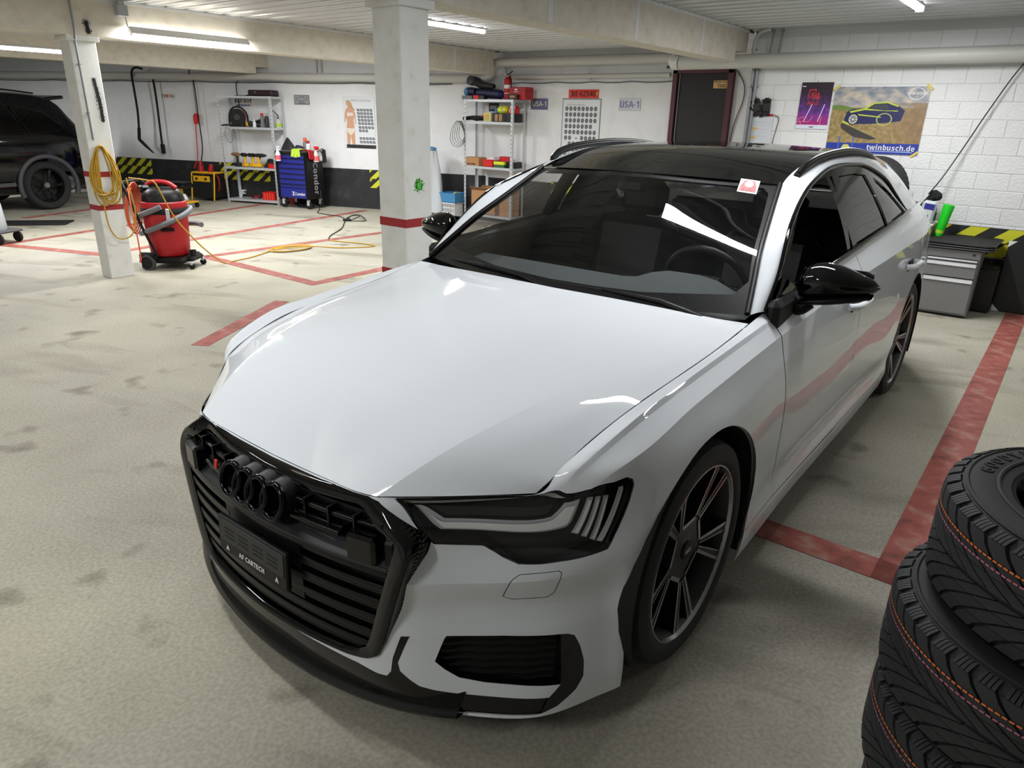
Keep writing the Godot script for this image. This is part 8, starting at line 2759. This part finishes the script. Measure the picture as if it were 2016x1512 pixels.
	put("sign_script", text_mesh("Prior Car", 0.036, 0.001, "Droid Serif"), mats["black"], t, Transform3D(Basis.IDENTITY, Vector3(0.0, 0.028, 0.0015)))

func block_wall_things():
	var t: Node3D
	# neon poster
	var im := canvas(200, 290, Color(0.30, 0.12, 0.36))
	var n := FastNoiseLite.new()
	n.seed = 77
	n.frequency = 0.02
	for y in 290:
		for x in 200:
			var f := y / 290.0
			var k := 0.5 + 0.5 * n.get_noise_2d(x, y)
			var c := Color(0.17, 0.12, 0.17).lerp(Color(0.42, 0.22, 0.62), clampf((f - 0.2) * 2.0 + (k - 0.5), 0, 1))
			c = c.lerp(Color(0.74, 0.12, 0.42), clampf((f - 0.62) * 2.6 + (k - 0.5) * 1.4, 0, 1))
			im.set_pixel(x, y, c)
	for s in [[52, 48, 96, 44], [96, 44, 94, 62], [56, 50, 50, 110], [66, 100, 80, 60], [80, 60, 86, 108], [92, 104, 98, 66], [98, 66, 106, 104], [112, 62, 114, 108], [114, 62, 122, 104], [52, 140, 60, 116], [60, 116, 74, 140], [78, 138, 82, 118], [88, 118, 100, 138], [104, 118, 120, 122], [104, 136, 122, 132]]:
		fill_line(im, Vector2(s[0], s[1]), Vector2(s[2], s[3]), 6.0, Color(0.80, 0.18, 0.22))
	fill_line(im, Vector2(84, 136), Vector2(44, 246), 5.0, Color(0.93, 0.85, 0.95))
	fill_line(im, Vector2(164, 134), Vector2(134, 244), 5.0, Color(0.93, 0.85, 0.95))
	for s in [[0, 248, 80, 244], [80, 244, 100, 208], [8, 226, 30, 262], [8, 226, 44, 214], [154, 210, 150, 266]]:
		fill_line(im, Vector2(s[0], s[1]), Vector2(s[2], s[3]), 4.0, Color(0.95, 0.50, 0.50))
	fill_poly(im, [Vector2(0, 264), Vector2(200, 264), Vector2(200, 290), Vector2(0, 290)], Color(0.86, 0.88, 0.92))
	fill_line(im, Vector2(86, 278), Vector2(112, 278), 7.0, Color(0.45, 0.47, 0.50))
	fill_line(im, Vector2(6, 24), Vector2(28, 26), 6.0, Color(0.90, 0.88, 0.90))
	t = hanging_sheet("neon_poster", "tall calendar with purple neon picture on block wall", "calendar", on_block_wall(-0.768, 1.725, 0.012), 0.305, 0.435, im)
	put("hanger", btube([Vector3(-0.008, 0.215, 0.002), Vector3(0, 0.232, 0.004), Vector3(0.008, 0.215, 0.002)], 0.002, 5), mats["chrome"], t)
	# rally car poster
	im = canvas(420, 300, Color(0.62, 0.55, 0.45))
	var n2 := FastNoiseLite.new()
	n2.seed = 12
	n2.frequency = 0.012
	n2.fractal_octaves = 4
	for y in 300:
		for x in 420:
			var f := y / 300.0
			var k := 0.5 + 0.5 * n2.get_noise_2d(x, y * 1.8)
			var k2 := 0.5 + 0.5 * n2.get_noise_2d(x * 3.0 + 500, y * 3.0)
			var sky := Color(0.42, 0.47, 0.56).lerp(Color(0.80, 0.75, 0.66), clampf(k * 1.5 - 0.3 + f, 0, 1))
			var field := Color(0.70, 0.62, 0.42).lerp(Color(0.50, 0.42, 0.25), clampf(k2 * 1.4 - 0.2, 0, 1))
			var hor := 92.0 + 0.0 * x
			im.set_pixel(x, y, sky if y < hor else field)
	fill_poly(im, [Vector2(0, 84), Vector2(40, 82), Vector2(110, 96), Vector2(110, 108), Vector2(0, 104)], Color(0.42, 0.52, 0.24))
	# dust cloud on the right
	for y in range(70, 262):
		for x in range(170, 420):
			var k := 0.5 + 0.5 * n2.get_noise_2d(x * 1.5, y * 1.5 + 90)
			var m := clampf((x - 200) / 160.0 + (k - 0.5) * 1.6 - absf(y - 150) / 260.0, 0, 0.9)
			im.set_pixel(x, y, im.get_pixel(x, y).lerp(Color(0.42, 0.33, 0.24).lerp(Color(0.66, 0.55, 0.40), k), m))
	# the car, nose to the left
	fill_poly(im, [Vector2(52, 172), Vector2(60, 164), Vector2(230, 232), Vector2(200, 238), Vector2(120, 226), Vector2(58, 190)], Color(0.24, 0.23, 0.22))
	fill_poly(im, [Vector2(64, 150), Vector2(72, 112), Vector2(96, 100), Vector2(150, 96), Vector2(186, 70), Vector2(250, 66), Vector2(300, 84), Vector2(330, 104), Vector2(320, 150), Vector2(250, 160), Vector2(180, 166), Vector2(120, 168), Vector2(70, 160)], Color(0.13, 0.15, 0.34))
	fill_poly(im, [Vector2(150, 96), Vector2(186, 70), Vector2(250, 66), Vector2(300, 84), Vector2(296, 88), Vector2(248, 72), Vector2(192, 76), Vector2(160, 98)], Color(0.74, 0.80, 0.22))
	fill_poly(im, [Vector2(168, 98), Vector2(192, 80), Vector2(246, 76), Vector2(262, 98)], Color(0.24, 0.26, 0.28))
	fill_poly(im, [Vector2(84, 110), Vector2(150, 96), Vector2(240, 104), Vector2(300, 104), Vector2(300, 108), Vector2(150, 104), Vector2(90, 118)], Color(0.74, 0.80, 0.22))
	fill_poly(im, [Vector2(60, 152), Vector2(92, 166), Vector2(90, 172), Vector2(58, 160)], Color(0.78, 0.82, 0.22))
	fill_poly(im, [Vector2(126, 122), Vector2(230, 132), Vector2(230, 137), Vector2(126, 128)], Color(0.74, 0.80, 0.22))
	fill_disc(im, 106, 146, 27, Color(0.10, 0.10, 0.11), 0.0, 0.92)
	fill_disc(im, 106, 146, 22, Color(0.80, 0.80, 0.80), 0.0, 0.92)
	for q in 9:
		var a := TAU * (q + 0.5) / 9
		fill_line(im, Vector2(106 + cos(a) * 6, 146 + sin(a) * 6), Vector2(106 + cos(a) * 17, 146 + sin(a) * 19), 4.0, Color(0.22, 0.22, 0.23))
	fill_disc(im, 246, 144, 28, Color(0.72, 0.74, 0.40), 24.0, 1.25)
	fill_poly(im, [Vector2(0, 256), Vector2(420, 250), Vector2(420, 300), Vector2(0, 300)], Color(0.13, 0.22, 0.60))
	fill_poly(im, [Vector2(74, 276), Vector2(82, 262), Vector2(104, 262), Vector2(114, 274), Vector2(116, 284), Vector2(72, 284)], Color(0.80, 0.80, 0.42))
	for q in [58, 124]:
		fill_line(im, Vector2(q, 226), Vector2(q, 290), 5.0, Color(0.26, 0.40, 0.72))
	fill_disc(im, 366, 30, 26, Color(0.86, 0.88, 0.92), 23.0, 1.35)
	fill_line(im, Vector2(196, 288), Vector2(396, 288), 3.0, Color(0.66, 0.72, 0.88))
	t = hanging_sheet("rally_poster", "landscape poster of a rally car in dust on block wall", "poster", on_block_wall(-0.18, 1.60, 0.012), 0.83, 0.60, im)
	put("print_text", text_mesh("twinbusch.de", 0.066, 0.0004), mats["white"], t, Transform3D(Basis.IDENTITY, Vector3(0.175, -0.243, 0.0014)))
	put("print_logo", text_mesh("TWIN BUSCH", 0.028, 0.0004), mats["white"], t, Transform3D(Basis.IDENTITY, Vector3(0.308, 0.24, 0.0014)))
	for q in [[-0.40, 0.29, 0.7], [0.405, 0.295, -0.7], [0.39, -0.29, 0.7]]:
		put("tape_piece", bbox(Vector3(q[0], q[1], 0.002), Vector3(0.07, 0.022, 0.001), 0.0, Basis(Vector3.BACK, q[2])), mats["tape"], t)
	# clipboard, gloves, button
	im = canvas(140, 190, Color(0.80, 0.82, 0.84))
	for r in 16:
		fill_line(im, Vector2(14, 40 + r * 9), Vector2(30 + (r * 37) % 90, 40 + r * 9), 2.0, Color(0.60, 0.63, 0.68))
	fill_poly(im, [Vector2(0, 0), Vector2(140, 0), Vector2(140, 16), Vector2(104, 16), Vector2(96, 8), Vector2(44, 8), Vector2(36, 16), Vector2(0, 16)], Color(0.76, 0.14, 0.18))
	fill_poly(im, [Vector2(0, 90), Vector2(52, 90), Vector2(52, 106), Vector2(0, 106)], Color(0.85, 0.70, 0.42))
	fill_poly(im, [Vector2(0, 150), Vector2(46, 150), Vector2(46, 166), Vector2(0, 166)], Color(0.85, 0.70, 0.42))
	t = hanging_sheet("notice_sheet", "red headed notice sheet in sleeve beside upright conduits", "notice", on_block_wall(-1.28, 1.50, 0.012), 0.235, 0.285, im)
	put("clip", bbox(Vector3(-0.01, 0.12, 0.006), Vector3(0.035, 0.025, 0.01), 0.003), mats["dark_grey"], t)
	t = thing("work_gloves", "pair of black work gloves hung above notice sheet", "gloves", on_block_wall(-1.28, 1.655, 0.03))
	for gl in [[-0.045, 0.35], [0.04, 0.05]]:
		var bx := Transform3D(Basis(Vector3.BACK, gl[1]), Vector3(gl[0], 0, 0))
		put("palm", bbox(Vector3(0, 0.05, 0), Vector3(0.085, 0.10, 0.03), 0.012), mats["dark_grey"], t, bx)
		for k in 4:
			put("finger", btube([Vector3(-0.032 + 0.021 * k, 0.09, 0), Vector3(-0.036 + 0.024 * k, 0.13 + 0.012 * (1.0 if k == 1 or k == 2 else 0.0), 0.004)], 0.011, 8), mats["matt_black"], t, bx)
		put("thumb", btube([Vector3(-0.04, 0.03, 0.005), Vector3(-0.062, 0.075, 0.01)], 0.012, 8), mats["matt_black"], t, bx)
		put("cuff", bbox(Vector3(0, -0.012, 0), Vector3(0.08, 0.045, 0.034), 0.008), mats["black"], t, bx)
	t = thing("wall_button", "round black button on block wall beside the gloves", "button", on_block_wall(-1.385, 1.72, 0.004))
	put("bezel", blathe([Vector2(0, 0.008), Vector2(0.018, 0.008), Vector2(0.020, 0)], 20, Transform3D(Basis(Vector3.RIGHT, PI / 2), Vector3.ZERO)), mats["black"], t)
	put("symbol", blathe([Vector2(0, 0.0095), Vector2(0.008, 0.009)], 12, Transform3D(Basis(Vector3.RIGHT, PI / 2), Vector3.ZERO)), mats["light_grey"], t)
	var f := frame_block_wall()
	solo("thin_wire", btube(curve([f * Vector3(-1.43, 1.92, 0.05), f * Vector3(-1.38, 1.82, 0.03), f * Vector3(-1.31, 1.745, 0.02)], 4), 0.004, 5), mats["dark_grey"], "thin dark wire running down to the gloves", "wire")
	solo("thin_wire", btube(curve([f * Vector3(-1.15, 1.63, 0.02), f * Vector3(-1.10, 1.60, 0.02), f * Vector3(-1.11, 1.50, 0.02), f * Vector3(-1.13, 1.36, 0.02), f * Vector3(-1.13, 1.2, 0.02)], 4), 0.004, 5), mats["dark_grey"], "thin dark wire hanging beside the notice sheet", "wire")
	var m := frame_door_wall()
	solo("thin_wire", btube(curve([m * Vector3(-2.11, 2.14, 0.02), m * Vector3(-2.0, 1.98, 0.02), m * Vector3(-1.99, 1.80, 0.02), m * Vector3(-2.06, 1.55, 0.02), m * Vector3(-2.11, 1.2, 0.02)], 5), 0.006, 5), mats["door_frame"], "reddish wire running down beside the door frame", "wire")
	# wall cable slanting down to the vacuum nozzle
	solo("slanting_cable", btube(curve([f * Vector3(1.05, 2.25, 0.04), f * Vector3(0.886, 2.06, 0.05), f * Vector3(0.74, 1.74, 0.06), f * Vector3(0.60, 1.38, 0.08), f * Vector3(0.50, 1.12, 0.16), f * Vector3(0.44, 0.985, 0.28)], 6), 0.006, 6), mats["dark_grey"], "dark cable slanting down the white block wall", "cable")

func cabinet_corner():
	var t: Node3D
	# grey pedestal with drawers
	t = thing("drawer_cabinet", "grey metal drawer cabinet beside the rear wheel", "cabinet", at3(0.785, 0, -5.63, 0.03))
	var w := 0.40
	var d := 0.56
	put("carcass", bbox(Vector3(0, 0.30, 0), Vector3(w, 0.56, d), 0.004), mats["cabinet_grey"], t)
	put("plinth", bbox(Vector3(0, 0.012, 0), Vector3(w - 0.03, 0.024, d - 0.03)), mats["black"], t)
	var y1 := 0.535
	for q in [[0.505, 0.480, 0.0], [0.478, 0.345, 1.0], [0.340, 0.035, 1.0]]:
		var dn := Node3D.new()
		dn.name = "drawer"
		t.add_child(dn, true)
		put("drawer_front", bbox(Vector3(0, (q[0] + q[1]) / 2, d / 2 + 0.008), Vector3(w - 0.024, q[0] - q[1] - 0.006, 0.016), 0.002), mats["cabinet_grey"], dn)
		put("drawer_pull", bbox(Vector3(0, q[0] - 0.018 * (0.5 + 0.5 * q[2]), d / 2 + 0.017), Vector3(w - 0.03, 0.034 if q[2] > 0 else 0.016, 0.006), 0.002, Basis(Vector3.RIGHT, -0.35)), mats["cabinet_light"], dn)
		put("drawer_gap", bbox(Vector3(0, q[0] + 0.001, d / 2 + 0.004), Vector3(w - 0.02, 0.008, 0.012)), mats["black"], dn)
	put("lock", bbox(Vector3(0.15, 0.548, d / 2 + 0.002), Vector3(0.022, 0.014, 0.006), 0.002), mats["dark_grey"], t)
	# car mats on it
	for k in 3:
		var mt := thing("car_mat", ["lowest black car mat on the grey cabinet", "middle black car mat on the grey cabinet", "uppermost black car mat on the grey cabinet"][k], "mat", at3(0.80 + 0.01 * k, 0.582 + 0.016 * k, -5.66 - 0.02 * k, 0.05 - 0.05 * k), "car mats on the cabinet")
		var poly := [Vector2(-0.26, -0.33), Vector2(0.22, -0.33), Vector2(0.265, -0.29), Vector2(0.25, 0.28), Vector2(0.20, 0.32), Vector2(-0.20, 0.32), Vector2(-0.27, 0.25)]
		put("mat_sheet", bprism(poly, 0.012, Transform3D(Basis(Vector3.RIGHT, -PI / 2), Vector3.ZERO)), mats["matt_black"], mt)
		var edge := []
		for p in poly:
			edge.append(Vector3(p.x, 0.009, -p.y))
		put("mat_edging", btube(edge, 0.005, 5, true), mats["arch_grey"] if k < 2 else mats["black"], mt)
	# further cabinet with odds and ends, half behind the car
	t = thing("low_cupboard", "grey metal cupboard against block wall behind the car", "cupboard", at3(0.28, 0, -5.83))
	put("carcass", bbox(Vector3(0, 0.36, 0), Vector3(0.52, 0.72, 0.36), 0.005), mats["cabinet_grey"], t)
	put("top_sheet", bbox(Vector3(0, 0.727, 0), Vector3(0.54, 0.016, 0.38), 0.004), mats["off_white"], t)
	put("door", bbox(Vector3(0, 0.36, 0.184), Vector3(0.49, 0.66, 0.012), 0.003), mats["cabinet_grey"], t)
	var ty := 0.735
	t = thing("paper_stack", "white packets stacked on the low cupboard", "papers", at3(0.40, ty, -5.76))
	for k in 3:
		put("packet", bbox(Vector3(-0.01 * k, 0.014 + 0.028 * k, 0), Vector3(0.24 - 0.03 * k, 0.026, 0.16), 0.004, Basis(Vector3.UP, 0.12 * k)), [mats["white"], mats["off_white"], mats["white"]][k], t)
	t = thing("detergent_bottle", "white and blue pump bottle on the low cupboard", "bottle", at3(0.30, ty, -5.80))
	put("bottle", blathe([Vector2(0, 0), Vector2(0.05, 0), Vector2(0.052, 0.15), Vector2(0.03, 0.185), Vector2(0.018, 0.195), Vector2(0, 0.195)], 18), mats["white"], t)
	put("label_band", blathe([Vector2(0.0525, 0.03), Vector2(0.0532, 0.11)], 18), mats["sky_blue"], t)
	put("pump", blathe([Vector2(0.016, 0.19), Vector2(0.014, 0.25), Vector2(0, 0.252)], 12), mats["off_white"], t)
	t = thing("vacuum_nozzle", "black upholstery nozzle leaning on block wall", "nozzle", Transform3D(Basis(Vector3.BACK, -0.55), Vector3(0.375, 0.80, -5.83)))
	put("nozzle_body", bbox(Vector3(0, 0.10, 0), Vector3(0.075, 0.24, 0.06), 0.025), mats["matt_black"], t)
	put("nozzle_mouth", bbox(Vector3(0.01, 0.21, 0.0), Vector3(0.11, 0.08, 0.06), 0.025), mats["matt_black"], t)
	t = thing("label_bag", "clear bag with blue print on the low cupboard", "bag", at3(0.475, ty, -5.70))
	put("bag_body", bbox(Vector3(0, 0.10, 0), Vector3(0.12, 0.20, 0.06), 0.02, Basis(Vector3.BACK, -0.1)), mats["film_white"], t)
	put("bag_print", bbox(Vector3(0.01, 0.15, 0.031), Vector3(0.08, 0.05, 0.002), 0.0, Basis(Vector3.BACK, -0.1)), mats["blue"], t)
	put("bag_print", bbox(Vector3(-0.01, 0.06, 0.031), Vector3(0.05, 0.03, 0.002)), mats["blue"], t)
	t = thing("green_cylinder", "bright green cone tube standing behind the car mats", "tube", Transform3D(Basis(Vector3.BACK, -0.12), Vector3(0.588, 0.63, -5.80)))
	put("tube_body", blathe([Vector2(0, 0), Vector2(0.033, 0), Vector2(0.036, 0.02), Vector2(0.047, 0.26), Vector2(0.046, 0.275), Vector2(0, 0.278)], 24), mats["green"], t)
	put("tube_band", blathe([Vector2(0.0365, 0.02), Vector2(0.038, 0.05)], 24), mats["lime"], t)
	put("tube_base", blathe([Vector2(0, -0.03), Vector2(0.03, -0.03), Vector2(0.033, 0.0)], 20), mats["green"], t)
	t = thing("pale_bottle", "pale green bottle beside the green tube", "bottle", at3(0.515, ty, -5.74))
	put("bottle", blathe([Vector2(0, 0), Vector2(0.03, 0), Vector2(0.031, 0.12), Vector2(0.018, 0.15), Vector2(0, 0.15)], 16), mats["film_white"], t)
	put("label_band", blathe([Vector2(0.0312, 0.03), Vector2(0.0315, 0.10)], 16), mats["green_dark"], t)
	# black board leaning on the wall
	t = thing("leaning_board", "black board with white corner protectors leaning on wall", "board", Transform3D(Basis(Vector3.RIGHT, -0.10), Vector3(1.25, 0.004, -5.91)))
	put("board", bbox(Vector3(0.06, 0.31, 0), Vector3(0.36, 0.62, 0.03), 0.003), mats["black"], t)
	for q in [[-0.12, 0.0, 0], [-0.12, 0.62, 1], [0.24, 0.0, 2]]:
		var sx := 1.0 if q[0] < 0 else -1.0
		var sy := 1.0 if q[1] < 0.3 else -1.0
		put("corner_guard", bprism([Vector2(q[0] - 0.002 * sx, q[1] - 0.002 * sy), Vector2(q[0] + 0.06 * sx, q[1] - 0.002 * sy), Vector2(q[0] - 0.002 * sx, q[1] + 0.055 * sy)], 0.034, Transform3D(Basis.IDENTITY, Vector3(0, 0, -0.016))), mats["white"], t)
	t = thing("dark_case", "dark case on floor between cabinet and leaning board", "case", at3(1.045, 0, -5.86))
	put("case_body", bbox(Vector3(0, 0.20, 0), Vector3(0.16, 0.40, 0.30), 0.015), mats["black"], t)
	put("case_handle", btube(curve([Vector3(0, 0.40, 0.06), Vector3(0, 0.43, 0.04), Vector3(0, 0.43, -0.04), Vector3(0, 0.40, -0.06)], 4), 0.008, 6), mats["matt_black"], t)
	# tyre standing behind the car
	var tw := thing("spare_tyre", "spare tyres standing upright behind the car tail", "tyre", Transform3D(Basis(Vector3(0.92, 0, 0.39), Vector3(-0.39, 0, 0.92), Vector3(0, -1, 0)).orthonormalized(), Vector3(-0.02, 0.97, -5.62)))
	put("carcass", blathe([Vector2(0.20, -0.09), Vector2(0.25, -0.115), Vector2(0.30, -0.105), Vector2(0.32, -0.08), Vector2(0.323, 0.0), Vector2(0.32, 0.08), Vector2(0.30, 0.105), Vector2(0.25, 0.115), Vector2(0.20, 0.09)], 56), mats["rubber"], tw)
	put("tread_blocks", tread_blocks().mesh(), mats["tyre_tread"], tw, Transform3D(Basis.IDENTITY.scaled(Vector3(0.968, 1, 0.968)), Vector3.ZERO))
	put("rim", blathe([Vector2(0.20, 0.085), Vector2(0.19, 0.05), Vector2(0.0, 0.03)], 40), mats["wheel_grey"], tw)
	t = thing("tyre_rack", "low metal rack holding the tyre behind the car", "rack", at3(-0.20, 0, -5.64))
	put("rack_top", bbox(Vector3(0, 0.63, 0), Vector3(0.40, 0.03, 0.34), 0.005), mats["cabinet_grey"], t)
	for q in [[-0.19, -0.15], [0.19, -0.15], [-0.19, 0.15], [0.19, 0.15]]:
		put("rack_leg", bbox(Vector3(q[0], 0.31, q[1]), Vector3(0.03, 0.62, 0.03), 0.003), mats["cabinet_grey"], t)
